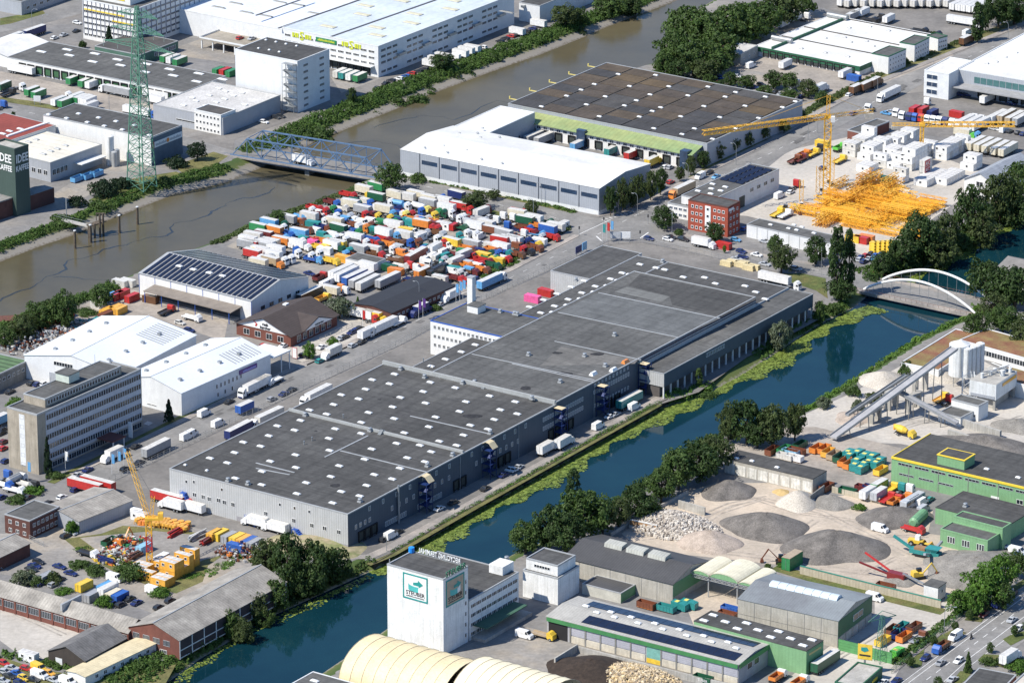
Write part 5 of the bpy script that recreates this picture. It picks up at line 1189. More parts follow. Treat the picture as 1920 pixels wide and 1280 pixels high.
fleet('waiting at the junction by the fence','vehicles at the junction','1028,510,hatch,navy,b;1170,515,hatch,white,b;1190,498,sedan,dark,b;1285,515,estate,dark,b;1440,545,rigid,white,b;1588,555,iso6,red,b;1680,518,hatch,skyblue,b;1720,605,hatch,navy,b;1835,630,sedan,white,b;1685,660,sedan,silver,b;1735,645,hatch,navy,b;1895,530,sedan,silver,b;1745,435,hatch,blue,a;1895,700,sedan,silver,b',960,320)
fleet('on the forecourt of the glass band hall','lorries on the truck forecourt','1675,730,semi,white,white,a;1830,775,hatch,navy,b;1445,710,hatch,navy,b;1495,712,hatch,navy,b;1212,675,hatch,black,a;1212,620,hatch,dark,a;1415,850,iso6,red,b;1180,770,tractor,white,a;1100,815,iso6,red,a;1165,820,iso6,red,a;1235,840,iso6,navy,a',1440,0)
fleet('in the tractor unit row of the truck forecourt','tractor units on the truck forecourt','975,840,tractor,white,A;1020,860,tractor,white,A;1075,870,tractor,navy,A;1115,875,tractor,blue,A;1165,880,tractor,red,A;1210,890,tractor,white,A;1255,895,tractor,white,A;1300,900,tractor,white,A;1345,905,tractor,navy,A;1395,915,tractor,white,A;1440,925,tractor,white,A;885,850,sedan,skyblue,b;925,840,sedan,silver,b',1440,0)
fleet('in the lorry row of the truck forecourt','lorries on the truck forecourt','1490,915,semi,white,white,a;1545,925,semi,white,white,a;1600,935,semi,white,white,a;1720,885,trailer,white,a;1790,880,trailer,tan,a;1850,895,trailer,tan,a;1905,900,trailer,grey,a;1480,1005,rigid,lime,cream,b;1545,1015,tractor,skyblue,b;1690,965,hatch,silver,b;1720,970,hatch,white,b;1770,970,van,white,a;1815,985,hatch,dark,a;1875,995,hatch,dark,a;1915,1005,hatch,navy,a',1440,0)
fleet('in the cream container row','cream containers by the cabin yard','1560,1085,trailer,cream,a;1620,1095,trailer,cream,a;1680,1105,trailer,cream,a;1740,1120,trailer,cream,a;1800,1130,trailer,cream,a',1440,0)
# ---- stacked white site cabins
k_=0
def cab_px(px,py,c='white',L=6.0,d='b',z=0.,where='in the crane yard',lab=None,wins=2):
    p=g(px,py,z);p.z=z+.06
    return cabin(p,spec_dir(d,.5),c,lab or '%s site cabin %s%s'%(cn(c),where,', stacked on another' if z>.5 else ''),'stacked site cabins',L,wins)
def cab_block(px,na,nb,lv,where,cols=('white','white','white','offwhite')):
    """Cabins side by side (na), end to end (nb) and stacked (lv), some left out at the top."""
    o=g(*px);u=Vector((math.cos(AZ),math.sin(AZ),0));v=Vector((math.sin(AZ),-math.cos(AZ),0))
    for i in range(na):
        for j in range(nb):
            n=lv - (rnd.random()<.3) - (rnd.random()<.12)
            for k in range(max(1,n)):
                p=o+u*(i*2.5)+v*(j*6.15);p.z=.06+k*2.8;c_=rnd.choice(cols)
                cabin(p,AZ - R(90),c_,'%s site cabin %s, %s'%(cn(c_),where,('ground level','second level','third level')[k]),'stacked site cabins',6.0,1+(j+k)%2)
cab_block((1594,292),7,1,3,'in the tall white cabin block by the crane');cab_block((1622,300),9,1,2,'behind the tall cabin block');cab_block((1652,312),6,2,2,'in the middle cabin block');cab_block((1668,285),8,1,2,'in the rear cabin row');cab_block((1700,318),5,1,3,'beside the lettered container');cab_block((1720,300),5,1,2,'under the smaller crane');cab_block((1765,298),10,1,2,'in the long cabin row near the cream containers');cab_block((1728,348),7,1,1,'at the south side of the crane yard');cab_block((1765,345),6,1,1,'in the single row near the gabled workshop');cab_block((1815,318),3,1,2,'in the short stack by the gabled workshop');cab_block((1683,342),2,1,2,'in front of the lettered container');cab_block((1620,322),3,1,1,'at the corner of the cabin yard')
for k in range(3):
    rb=thing('lettered_container','off white container with pale capitals on a red panel, %s of its stack'%('lowest','middle','topmost')[k],'container',g(1735,333)+Vector((0,0,2.62*k)),AZ,'lettered containers')
    link('container_shell',iso_mesh(6.06,'offwhite'),rb);MB().box(-3.0,-1.3,.1,1.2,-1.235,2.5).obj('red_panel',pc('red'),rb)
    o=link('lettering',text_mesh('AIC',2.2,FRAMEW,.02),rb,(-.9,-1.34,.5));o.rotation_euler=(R(90),0,0)
B=Bld('yard_hut','low flat roofed brick hut at the top of the cabin yard','building',S=(1612,250),W=(1591,244),E=(1665,228),h=4);B.block(0,B.a,0,B.b,4,BRICK,FELT2,cop=COPE)
B=Bld('white_house_shed','white gabled workshop with grey roof beside the canal trees','workshop',S=(1866,342),W=(1812,329),E=(1935,303),h=7);B.gable(0,B.a,0,B.b,6,9.5,'x',WHITEW,mat('grey_sheet_roof',(.30,.32,.35),.6,stripe='y',period=1,depth=.12));B.rowL(2,B.b - 2,1,4,3,2)
# ---- tower cranes
YC=mat('crane_yellow',(.80,.45,.05),.5,var=.1,scale=.6)
def box_truss(b_,p,q,w,n,r=.09):
    """Square lattice beam from p to q."""
    p,q=Vector(p),Vector(q);d=(q - p).normalized();a_=d.cross(Vector((0,0,1)))
    a_=a_.normalized() if a_.length>.1 else Vector((1,0,0));c_=a_.cross(d)
    co=[a_*w/2+c_*w/2,-a_*w/2+c_*w/2,-a_*w/2 - c_*w/2,a_*w/2 - c_*w/2]
    for v in co:b_.bar(p+v,q+v,r*1.6)
    for k in range(n):
        s,e=p+(q - p)*k/n,p+(q - p)*(k+1)/n
        for i in range(4):b_.bar(s+co[i],e+co[(i+1)%4],r) if k%2 else b_.bar(s+co[(i+1)%4],e+co[i],r)
    return b_
def tower_crane(label,base,h,jaz,jl,cl,w=2.5,rise=0.,red=False,name='tower_crane'):
    t=thing(name,label,'crane',base);ns=max(3,int(h/6))
    for k in range(ns):box_truss(MB(),(0,0,.3+h*k/ns),(0,0,.3+h*(k+1)/ns),w,4,.2).obj('mast_section',pc('red') if red and k==ns - 2 else YC,t)
    MB().box(-3,-3,0,3,3,.3).box(-2.2,-2.2,.3,2.2,2.2,1.2).obj('ballast_base',CONC,t)
    d=Vector((math.cos(jaz),math.sin(jaz),0));top=Vector((0,0,h+.6))
    box_truss(MB(),top,top+d*jl+Vector((0,0,rise)),1.7,int(jl/1.5),.17).obj('jib',YC,t)
    MB().box(-1.1,-1.1,h,1.1,1.1,h+1.1).obj('slewing_ring',YC,t)
    return t,d,top
cb=g(1549,372);ch_=hgt(1549,372,221)
jt=g(1318,252,ch_);cj=math.atan2((jt - cb).y,(jt - cb).x)
t,d,top=tower_crane('tall yellow tower crane with a long jib over the crane yard',cb,ch_,cj,(jt - cb).xy.length,18)
box_truss(MB(),top,top - d*20,1.2,12,.08).obj('counter_jib',YC,t)
box_truss(MB(),(0,0,ch_),(0,0,ch_+9),1.2,6,.08).obj('apex',YC,t)
MB().bar(Vector((0,0,ch_+9)),top+d*38,.1).obj('tie_bar',YC,t);MB().bar(Vector((0,0,ch_+9)),top - d*18,.1).obj('tie_bar',YC,t)
q=top - d*18;MB().box(q.x - 1.6,q.y - 1.6,q.z - 3,q.x+1.6,q.y+1.6,q.z - .8).obj('counterweight',CONC,t)
MB().box(1.0,-1.6,ch_ - 1.4,2.6,-.2,ch_+.8).obj('operator_cab',[FRAMEW],t)
cb=g(1727,300);ch2=hgt(1727,300,236);t,d,top=tower_crane('smaller yellow crane with a level jib above the white cabins',cb,ch2,R(0),37,10,1.3)
box_truss(MB(),top,top - d*12,1.,8,.08).obj('counter_jib',YC,t);box_truss(MB(),(0,0,ch2),(0,0,ch2+4.5),1.,4,.08).obj('apex',YC,t)
q=top - d*11;MB().box(q.x - 1.2,q.y - 1,q.z - 2,q.x+1.2,q.y+1,q.z - .7).obj('counterweight',CONC,t)
# ---- stacked lattice crane sections
secm=cached('sec',lambda:box_truss(MB(),(-6,0,.9),(6,0,.9),1.5,7,.11).mesh('lattice_section',YC))
secm2=cached('sec2',lambda:box_truss(MB(),(-6,0,.8),(6,0,.8),1.3,7,.10).mesh('lattice_section',mat('crane_orange',(.78,.37,.03),.5,var=.1)))
def sect(p,lv,d):
    k=rnd.random()<.6;az=spec_dir(d,1.2);p=Vector((p.x,p.y,.1+lv*1.7))
    tag(link('crane_section',secm if k else secm2,None,p,az),'%s lattice crane section laid %s the street line, %s'%('yellow' if k else 'orange','along' if d=='a' else 'across',('on the ground','second in its stack','third in its stack','topping a tall stack')[lv]),'crane section','stacked crane sections')
u_=Vector((math.cos(AZ),math.sin(AZ),0));v_=Vector((math.sin(AZ),-math.cos(AZ),0))
for px,n,m_,lv,d in (((1505,402),5,3,2,'b'),((1560,392),4,2,3,'a'),((1640,408),3,1,3,'a'),((1540,416),3,1,3,'a'),((1545,398),7,1,3,'b'),((1570,412),6,2,2,'b'),((1620,400),6,2,3,'b'),((1600,370),8,1,3,'a'),((1655,392),9,2,2,'b'),((1620,352),7,1,4,'a'),((1575,352),5,1,3,'a'),((1650,372),6,1,2,'b'),((1660,415),5,1,1,'a'),((1600,428),4,3,2,'b'),((1690,402),3,1,1,'a')):
    for i in range(n):
        for j in range(m_):
            if rnd.random()<.16:continue
            o=g(*px)+(u_*(i*2.3)+v_*(j*13) if d=='b' else v_*(i*2.3)+u_*(j*12.4));o+=Vector((rnd.uniform(-.3,.3),rnd.uniform(-.3,.3),0))
            for l in range(max(1,lv - (rnd.random()<.4))):sect(o,l,d)
for x,y,hh_ in ((1502,388,9),(1533,372,11),(1540,360,8),(1553,345,13),(1560,350,10)):
    p=g(x,y);tag(box_truss(MB().box(-.9,-.9,0,.9,.9,2.0,1).box(-.6,-1.2,.8,.6,-.9,1.8,2),(0,0,2),(0,0,2+hh_),1.4,7,.09).obj('crane_tower_head',[YC,FRAMEW,GLASS],None,loc=p),'upright yellow crane head with white cab in the section yard','crane section','upright crane heads')
for i in range(5):
    for j in range(4):
        p=g(1440+790+0,0) if False else g(1637+i*9,468 - i*.5+j*3);
        tag(MB().box(-1.1,-1.1,0,1.1,1.1,.9+(4 - j)*.55).box(-.9,-1.3,.2,.9,1.3,.8).obj('ballast_block',pc('yellow'),None,loc=(p.x,p.y,.06),rz=AZ),'bright yellow crane ballast stack by the canal trees','crane part','yellow ballast stacks')
for x,y,c_ in ((880,60,'darkgreen'),(1010,160,'white'),(700,510,'red'),(640,500,'yellow'),(740,500,'orange')):fleet('in the crane section yard','containers in the section yard','%d,%d,iso6,%s,b'%(x,y,c_),1440,320)
fleet('in the canal end car park','cars in the canal end car park','700,650,hatch,navy,a;735,635,hatch,red,a;780,620,hatch,dark,a;810,635,hatch,blue,a;850,630,hatch,blue,a;760,660,sedan,silver,a;800,655,sedan,skyblue,a;720,680,hatch,navy,a;690,665,hatch,silver,a',1440,320)
fleet('on the crane yard side near the workshop','site vehicles near the workshop','85,185,van,white,a;170,160,hatch,white,a;200,105,tractor,red,a;70,310,flat,yellow,yellow,a;130,320,flat,white,white,a',1440,320)
fleet('among wheel loaders by the crane foot','machines by the crane foot','410,1070,iso6,yellow,b;540,1100,tipper,lime,a;270,1150,tipper,orange,a;340,1140,flat,yellow,a;200,1190,flat,rust,a;250,1180,flat,maroon,a;410,1260,hatch,navy,a;370,1110,flat,dark,a;540,1190,flat,yellow,a',1440,0)
# ---- arched road bridge over the canal
p0,p1=g(1612,541),g(1838,590);hd=math.atan2((p1 - p0).y,(p1 - p0).x);L=(p1 - p0).length
t=thing('arch_bridge','road bridge with two white tubular arches over the blue canal','bridge',p0,hd);wd_=13
MB().box(-4,0,-.9,L+12,wd_,.10).obj('deck',ASPH,t);MB().box(-4,-3.2,-.7,L+12,-.05,.25).obj('footway',PAVE,t);MB().box(-4,wd_+.05,-.7,L+12,wd_+3.2,.25).obj('footway',PAVE,t)
for y in (-.3,wd_+.3):
    b_=MB();pts=[(2+(L - 4)*k/24,y,.2+7.6*math.sin(math.pi*k/24) ** .85) for k in range(25)]
    for k in range(24):b_.tube(pts[k],pts[k+1],.48,10,cap=False)
    smooth(b_.obj('arch',FRAMEW,t).data)
    for k in range(2,23,2):MB().tube((pts[k][0],y,.1),pts[k],.07,5).obj('hanger',STEEL,t)
for y in (-3.1,wd_+3.1):
    b_=MB();b_.box(-4,y - .04,1.15,L+12,y+.04,1.25)
    for k in range(30):x=-4+(L+16)*k/29;b_.box(x - .04,y - .04,.2,x+.04,y+.04,1.15)
    b_.obj('railing',mat('railing_brown',(.16,.08,.06),.6),t)
MB().box(0,-1,-1.9,L+2,0,-.92).box(0,wd_,-1.9,L+2,wd_+1,-.92).obj('girder',mat('girder_blue',(.10,.17,.25),.6),t)
for x in (-5,L - 1):MB().box(x,-3,-5,x+6,wd_+3,-.95).obj('abutment',CONC,t)
fleet('on the approach to the arched bridge','bridge approach traffic','210,735,estate,silver,b;190,860,tractor,white,b;50,815,trailer,white,b',1440,320)
# ================================================================= between river and main street
# ---- lorry dealers' yard: the vehicles one by one, then the gaps filled
w1='in the back rows of the used lorry yard';g1='used lorries in the yard'
fleet(w1,g1,'''690,175,tipper,red,red,b;810,150,strailer,cream,b;905,128,strailer,green,b;815,187,tractor,yellow,b;905,205,strailer,darkgreen,b;1045,190,strailer,cream,b;1130,205,strailer,offwhite,b;1200,190,strailer,cream,b;1300,222,strailer,cream,b;1400,235,strailer,white,b;
990,238,tractor,white,b;1070,250,tank,skyblue,skyblue,b;1110,268,tractor,white,b;1235,275,tank,lemon,white,b;1215,305,tractor,blue,b;570,232,tipper,blue,maroon,b;710,255,strailer,cream,b;835,245,tractor,blue,b;1290,250,strailer,grey,b;1430,285,strailer,white,b;1525,275,strailer,red,b;1580,295,tractor,red,b;1690,320,strailer,offwhite,a;1755,345,hatch,silver,a;1505,190,strailer,navy,b;
440,275,tipper,red,red,b;395,300,tractor,white,b;500,305,tractor,red,b;555,290,tractor,green,b;590,320,tractor,blue,b;470,320,van,white,b;800,300,strailer,grey,b;795,330,tractor,red,b;685,345,tractor,silver,b;580,345,tractor,white,b;960,295,strailer,cream,b;1000,325,tractor,skyblue,b;890,345,tractor,yellow,b;980,360,tractor,yellow,b;1100,330,tractor,lemon,b;1385,320,tractor,darkgreen,b;1440,320,tractor,white,b;1530,350,tractor,white,b;1500,360,tractor,white,b''',480,320,jit=6)
w2='in the middle rows of the used lorry yard'
fleet(w2,g1,'''330,335,flat,skyblue,b;400,350,strailer,offwhite,b;240,370,strailer,grey,b;310,370,tipper,rust,orange,b;590,390,strailer,cream,b;490,380,tractor,white,b;660,390,van,blue,b;740,370,van,white,b;730,400,tipper,white,rust,b;800,390,van,white,b;870,380,van,white,b;950,390,van,green,b;1070,380,van,navy,b;1150,385,van,mint,b;1240,375,van,blue,b;1310,375,tipper,orange,orange,b;1265,410,rigid,red,orange,b;1340,435,tractor,red,b;1410,405,cabin,white,b;1490,420,van,red,a;
100,400,strailer,skyblue,b;190,405,tractor,darkgreen,b;20,435,strailer,green,b;140,455,strailer,orange,b;230,465,tipper,blue,blue,b;325,475,strailer,skyblue,b;365,435,tipper,rust,brown,b;430,395,iso6,teal,b;460,455,van,white,b;500,420,tipper,rust,navy,b;580,485,van,white,b;505,485,van,teal,b;620,440,strailer,darkgreen,b;680,440,van,white,b;635,505,van,white,b;800,430,tractor,orange,b;860,435,iso6,teal,b;920,425,tipper,darkred,darkred,b;1030,415,strailer,white,b;960,470,strailer,white,b;1030,490,tractor,skyblue,b;1125,445,iso6,yellow,b;1110,490,strailer,offwhite,b;1175,460,van,white,b;1230,490,cabin,white,a;1375,485,sedan,navy,b;1400,525,sedan,silver,b;1170,400,van,teal,b;680,370,van,skyblue,b''',480,320,jit=6)
w3='in the front rows of the used lorry yard'
fleet(w3,g1,'''60,490,strailer,maroon,b;110,550,strailer,cream,b;40,570,strailer,grey,b;210,540,rigid,white,orange,b;150,600,strailer,white,b;130,640,strailer,white,b;330,560,rigid,white,white,b;290,620,tractor,white,b;275,600,tractor,blue,b;390,640,tractor,white,b;450,620,tractor,white,b;240,660,tractor,white,b;130,690,rigid,orange,tan,b;190,675,tractor,white,b;410,515,tipper,red,red,b;370,520,van,teal,b;490,520,tipper,orange,orange,b;440,545,van,pink,b;560,520,van,mint,b;590,570,rigid,darkgreen,white,b;610,560,strailer,yellow,b;740,510,strailer,white,b;745,545,van,dark,b;800,540,tractor,white,b;870,535,tipper,red,red,b;930,560,van,dark,b;770,595,strailer,grey,b;870,595,swap,offwhite,b;950,510,tipper,darkred,red,b;980,545,tipper,orange,orange,b;1000,590,tractor,white,b;1080,580,van,silver,b;1130,540,tractor,blue,b;1060,530,tipper,brown,brown,b;480,570,tipper,yellow,yellow,b;540,580,van,yellow,b;560,670,tipper,yellow,yellow,b;650,650,iso6,amber,b;840,725,strailer,white,b;890,685,sedan,silver,b;480,790,tipper,red,maroon,a;400,770,sedan,navy,b;10,660,tractor,white,b;20,700,strailer,cream,b;80,560,strailer,white,b;30,610,strailer,white,b;100,645,tractor,silver,b;20,480,tipper,maroon,rust,b;-20,500,strailer,offwhite,b;-40,560,strailer,red,b;-60,530,strailer,white,b;-35,600,tractor,yellow,b;-50,625,tractor,blue,b;-25,630,strailer,red,b;-70,560,strailer,grey,b''',480,320,jit=5)
w4='in the roadside block of the used lorry yard'
fleet(w4,g1,'''1200,645,trailer,darkred,a;1140,720,tractor,red,a;1185,740,tractor,white,a;1240,690,tractor,white,a;1270,670,van,white,a;1310,690,tractor,white,A;1330,640,van,white,a;1360,650,van,offwhite,a;1410,610,van,white,a;1340,590,strailer,white,a;1420,680,van,teal,a;1430,640,van,teal,a;1360,750,bus,dark,a;1260,770,rigid,amber,orange,a;1210,770,tractor,white,a;1380,805,cabin,offwhite,b;1500,690,strailer,offwhite,a;1560,640,strailer,silver,a;1470,545,strailer,yellow,b;1590,580,tipper,rust,orange,b;1270,580,hatch,blue,b;1190,605,hatch,red,b;1130,625,hatch,amber,b;1050,660,flat,brown,b;1000,705,hatch,navy,b;1620,640,van,red,b;1600,700,van,silver,b;1650,690,tipper,red,red,b;1670,720,van,white,b;1710,670,tipper,darkred,red,b;1690,735,tipper,rust,orange,b;1480,750,van,white,b;1540,760,van,silver,b;1610,750,van,skyblue,b;1560,700,tipper,orange,orange,b;1500,800,tipper,red,maroon,b;1560,825,tractor,red,b;1640,820,van,navy,b;1450,700,tipper,brown,white,b;1690,610,van,navy,b;1780,590,tipper,rust,orange,b;1840,580,strailer,white,b;1830,530,strailer,red,b;1760,650,tipper,green,green,b;1850,650,tipper,red,white,b;1610,480,van,white,a;1680,490,van,white,a;1500,490,tractor,teal,b;1560,470,tractor,white,b;1640,420,strailer,white,b;1730,410,strailer,offwhite,b;1770,450,swap,rust,b;1790,380,tractor,white,a;1840,350,tractor,white,a;1870,420,tractor,blue,a;1860,480,strailer,grey,b;1900,530,strailer,white,b;1910,360,tractor,white,a;1770,830,semi,white,skyblue,a;1620,560,strailer,grey,b;1430,560,van,white,b''',480,320,jit=5)
fleet('at the junction end of the used lorry yard',g1,'100,380,strailer,darkgreen,b;40,330,strailer,cream,b;165,370,strailer,white,b;200,410,tipper,teal,orange,b;270,445,strailer,blue,b;330,430,strailer,offwhite,b;290,490,tipper,red,red,b;75,480,tractor,white,a;130,450,tipper,darkred,red,b;140,500,hatch,silver,b;30,440,sedan,navy,b;25,420,hatch,silver,b;200,500,tractor,silver,b;100,530,tractor,navy,b;160,540,tipper,yellow,blue,b;15,530,strailer,white,b;60,590,tractor,red,b;100,595,flat,dark,b;30,620,tipper,brown,rust,b;40,300,tipper,red,red,b;380,405,cabin,white,a;120,310,hatch,green,b',960,320,jit=5)
# fill the gaps between the listed lorries with smaller vehicles
yard=np.array([(*g(x,y).xy,) for x,y in [(425,468),(480,436),(585,398),(650,374),(690,358),(770,366),(900,390),(1068,428),(1045,455),(955,500),(900,520),(840,535),(760,545),(690,490),(640,505),(560,495)]])
cand=np.column_stack([npr.uniform(yard[:,0].min(),yard[:,0].max(),9000),npr.uniform(yard[:,1].min(),yard[:,1].max(),9000)])
ins_,_=sdist(cand,yard,np.ones(len(yard)));cand=cand[ins_<-2]
PL=[q for q in PLACED];nfill=0
for cx_,cy_ in cand:
    if nfill >= 95:break
    if all((cx_ - q[0]) ** 2+(cy_ - q[1]) ** 2>(q[2]*.5+1.9) ** 2 for q in PL):
        ty=rnd.choice(('tractor','tipper','van','tractor','flat','tipper','hatch','iso6'));c_=rnd.choice(('white','white','red','blue','yellow','orange','green','teal','silver','rust','maroon','skyblue','navy','darkgreen','offwhite'))
        place(Vector((cx_,cy_,BASEZ)),spec_dir('b',8),ty,c_,rnd.choice(('rust',c_,'brown','blue')) if ty=='tipper' else c_,'squeezed between the used lorries',g1);PL.append((cx_,cy_,3.0));nfill+=1
# ---- haulage yard rows of trailers
fleet('in the trailer rank of the haulage yard','trailers in the haulage yard','640,765,trailer,white,a;680,785,trailer,white,a;740,810,trailer,blue,a;790,830,trailer,grey,a;840,850,trailer,offwhite,a;990,830,trailer,grey,a;560,830,van,white,a;520,850,van,white,a;420,930,semi,white,dark,a;620,890,tractor,orange,a;655,910,tractor,white,a;560,900,swap,cream,b;500,950,tipper,yellow,amber,a;1190,850,sedan,silver,b;790,1080,semi,amber,white,b;870,1110,tractor,red,b;900,1100,rigid,yellow,yellow,b;945,1175,semi,white,white,A;840,1220,rigid,white,white,a;750,1195,hatch,navy,a;720,1210,sedan,navy,a;780,1180,hatch,dark,a;640,1255,sedan,silver,a;665,1245,sedan,dark,a',480,320)
fleet('on the street in front of the warehouse','street traffic by the warehouse','1460,940,rigid,white,white,A;1220,1050,rigid,navy,navy,A;1310,1035,hatch,navy,a;1385,1000,sedan,silver,a;1070,1125,flat,white,white,a;1500,875,hatch,dark,b',480,320)
fleet('parked along the main street','vehicles parked along the main street','565,85,rigid,white,offwhite,A;495,40,sedan,white,a;480,145,hatch,teal,a;725,30,hatch,silver,a;790,5,sedan,dark,a;35,320,rigid,white,white,A;140,280,flat,white,white,A;118,430,hatch,grey,a;210,392,sedan,navy,a;270,360,sedan,dark,a;360,110,hatch,dark,b;395,105,hatch,white,b;210,30,sedan,white,a;60,30,hatch,red,a',480,640)
fleet('behind the parapet at the warehouse dock','lorries at the warehouse dock','450,410,semi,white,white,A;80,580,semi,white,offwhite,A',480,640)
fleet('parked along the main street by the slab office','vehicles parked along the main street','1905,345,semi,white,white,A;1830,405,sedan,navy,a;1720,450,sedan,dark,a;1835,500,swap,blue,a;1530,535,van,white,a;1635,612,van,white,a;1400,710,van,white,a;1435,690,van,white,a;1170,810,trailer,grey,a;1020,785,sedan,dark,a;840,855,rigid,white,white,A;930,815,hatch,dark,a;1045,905,sedan,dark,a;940,955,hatch,black,a;660,960,sedan,navy,a;580,1000,sedan,silver,a;1790,675,trailer,navy,a;215,1165,sedan,dark,a;565,1110,hatch,navy,a;465,1165,hatch,white,a;370,1210,hatch,dark,a',0,640)
fleet('in the yard behind the slab office','vehicles behind the slab office','240,310,sedan,dark,a;285,320,hatch,navy,a;330,315,hatch,white,a;75,375,sedan,dark,a;15,590,rigid,skyblue,skyblue,a;25,660,hatch,dark,a;10,685,sedan,black,a;30,750,hatch,maroon,a;25,800,hatch,red,a;45,895,hatch,navy,a;35,1010,tractor,blue,a;20,1060,flat,blue,white,b;120,1030,tank,white,grey,a;110,1100,flat,white,white,b;200,1060,flat,grey,offwhite,b;240,1090,tractor,dark,a;15,1165,hatch,navy,a',0,640)
# ---- warehouse with dark ribbed roof
B=Bld('ribbed_roof_hall','white hall with a black and silver ribbed roof on the river bank','warehouse',S=(471,564),by=604,W=(256,514),E=(584,520))
H=B.h;a,b=B.a,B.b
B.gable(0,a,0,b,H,H+3.4,'y',WHITEW,COPE,over=.3)
for sl in range(2):
    for k in range(22):
        y0=.6+(b - 1.2)*k/22;y1_=y0+(b - 1.2)/22*.66;x0,x1_=(.3,a/2 - .7) if sl==0 else (a/2+.7,a - .3)
        z0,z1=(H+3.4*x0/(a/2),H+3.4*x1_/(a/2)) if sl==0 else (H+3.4*(a - x0)/(a/2),H+3.4*(a - x1_)/(a/2))
        B.part('roof_panel',MB().hexa([(x0,y0,z0+.18),(x1_,y0,z1+.18),(x1_,y1_,z1+.18),(x0,y1_,z0+.18)],[(x0,y0,z0+.42),(x1_,y0,z1+.42),(x1_,y1_,z1+.42),(x0,y1_,z0+.42)]),PVM)
B.part('dock_canopy',MB().profile([(-6.5,4.3),(-.05,5.0),(-.05,5.3),(-6.5,4.6)],b*.08,b*.86,'y'),mat('canopy_felt',(.22,.19,.16),.9))
for k in range(8):B.part('facade_rib',MB().box(-.1,b*k/7 - .08,0,-.02,b*k/7+.08,H),BLUES)
B.part('loading_bay',MB().box(-.3,b*.1,.9,-.05,b*.84,4.2),mat('loading_bay_dark',(.08,.09,.10),.8));B.part('dock_platform',MB().box(-3.5,b*.1,0,-.31,b*.84,.9),CONC)
for k in range(6):B.part('canopy_post',MB().box(-6.3,b*(.1+.15*k),0,-6.1,b*(.1+.15*k)+.2,4.3),BLUES)
B.domes(tl('1360,650 1465,672 1345,720 1450,745 1570,770 1670,793 1690,720 1780,745',0,320),H+2.2,1.5,2.4);B.rowR(4,a - 4,5,3,2.4,1.6,fm=FRAMEG)
# ---- builders' merchant shop
BRR=mat('brown_tile_roof',(.070,.055,.050),.85,var=.12,stripe='z',period=.35,depth=.2)
B=Bld('builders_shop','brick shop with brown tiled gable roof and white signed gables','shop',S=(545,630),W=(443,606),E=(632,590),h=4.2)
a,b=B.a,B.b;B.gable(0,a,0,b,4.2,8.6,'x',BRICK,BRR,over=.8)
B.part('gable_sign',MB().profile([(.2,4.3),(b - .2,4.3),(b/2,8.3)],-.16,-.03,'x'),FRAMEW)
letters(B,'raab',1.5,mat('sign_black',(.02,.02,.025),.6),'L',-.25,b*.46,5.9,bold=.02);letters(B,'karcher',1.5,MATS['sign_black'],'L',-.25,b*.46,4.6,bold=.02)
B.part('sign_chevron',MB().add([(-.24,b*.62,5.0),(-.24,b*.60,5.9),(-.24,b*.66,6.9),(-.24,b*.69,6.9),(-.24,b*.63,5.9),(-.24,b*.65,5.0)],[(0,5,4,1),(1,4,3,2)]),pc('red'))
xm_=a*.55
B.part('porch_roof',MB().profile([(xm_ - 9,4.2),(xm_,7.4),(xm_+9,4.2)],-1.2,b*.42,'y'),BRR);B.part('porch_gable',MB().profile([(xm_ - 8,4.25),(xm_,7.0),(xm_+8,4.25)],-1.32,-1.22,'y'),FRAMEW)
letters(B,'raab karcher',1.0,MATS['sign_black'],'R',xm_,-1.4,4.7);B.rowL(2,b - 2,4,1,2.6,2.2,gm=GLASS);B.rowR(3,a - 3,6,.8,2.2,2.4)
p=B.on(568,590,6.6);B.part('rooflight',MB().box(a*.6,b*.6,7.9,a*.6+2,b*.6+1.5,8.4),DOMEM)
# ---- dark-roofed brick building
B=Bld('dark_roof_workshop','low brick workshop with charcoal roof beside the trailer rank','workshop',S=(734,586),W=(668,566),E=(845,533),h=4.6)
B.gable(0,B.a,0,B.b,4.4,5.4,'x',BRICKD,mat('charcoal_roof',(.030,.032,.038),.75,var=.06,stripe='x',period=3,depth=.06),over=.3);B.rowR(3,B.a - 3,12,2.2,1.4,1.0,gm=GLASS);B.rowL(1,B.b - 1,3,1.6,1.4,1.2)
B=Bld('yard_office','small white yard office with felt roof among the used lorries','office',S=(700,496),W=(654,482),E=(704+0,494) if False else (703,494.5),h=3.2,a=6,az=AZ);B.block(0,8,0,B.b,3.2,WHITEW,FELT2,cop=COPE,ch=.15);B.rowL(.5,B.b - .5,4,1,1.2,1.1)
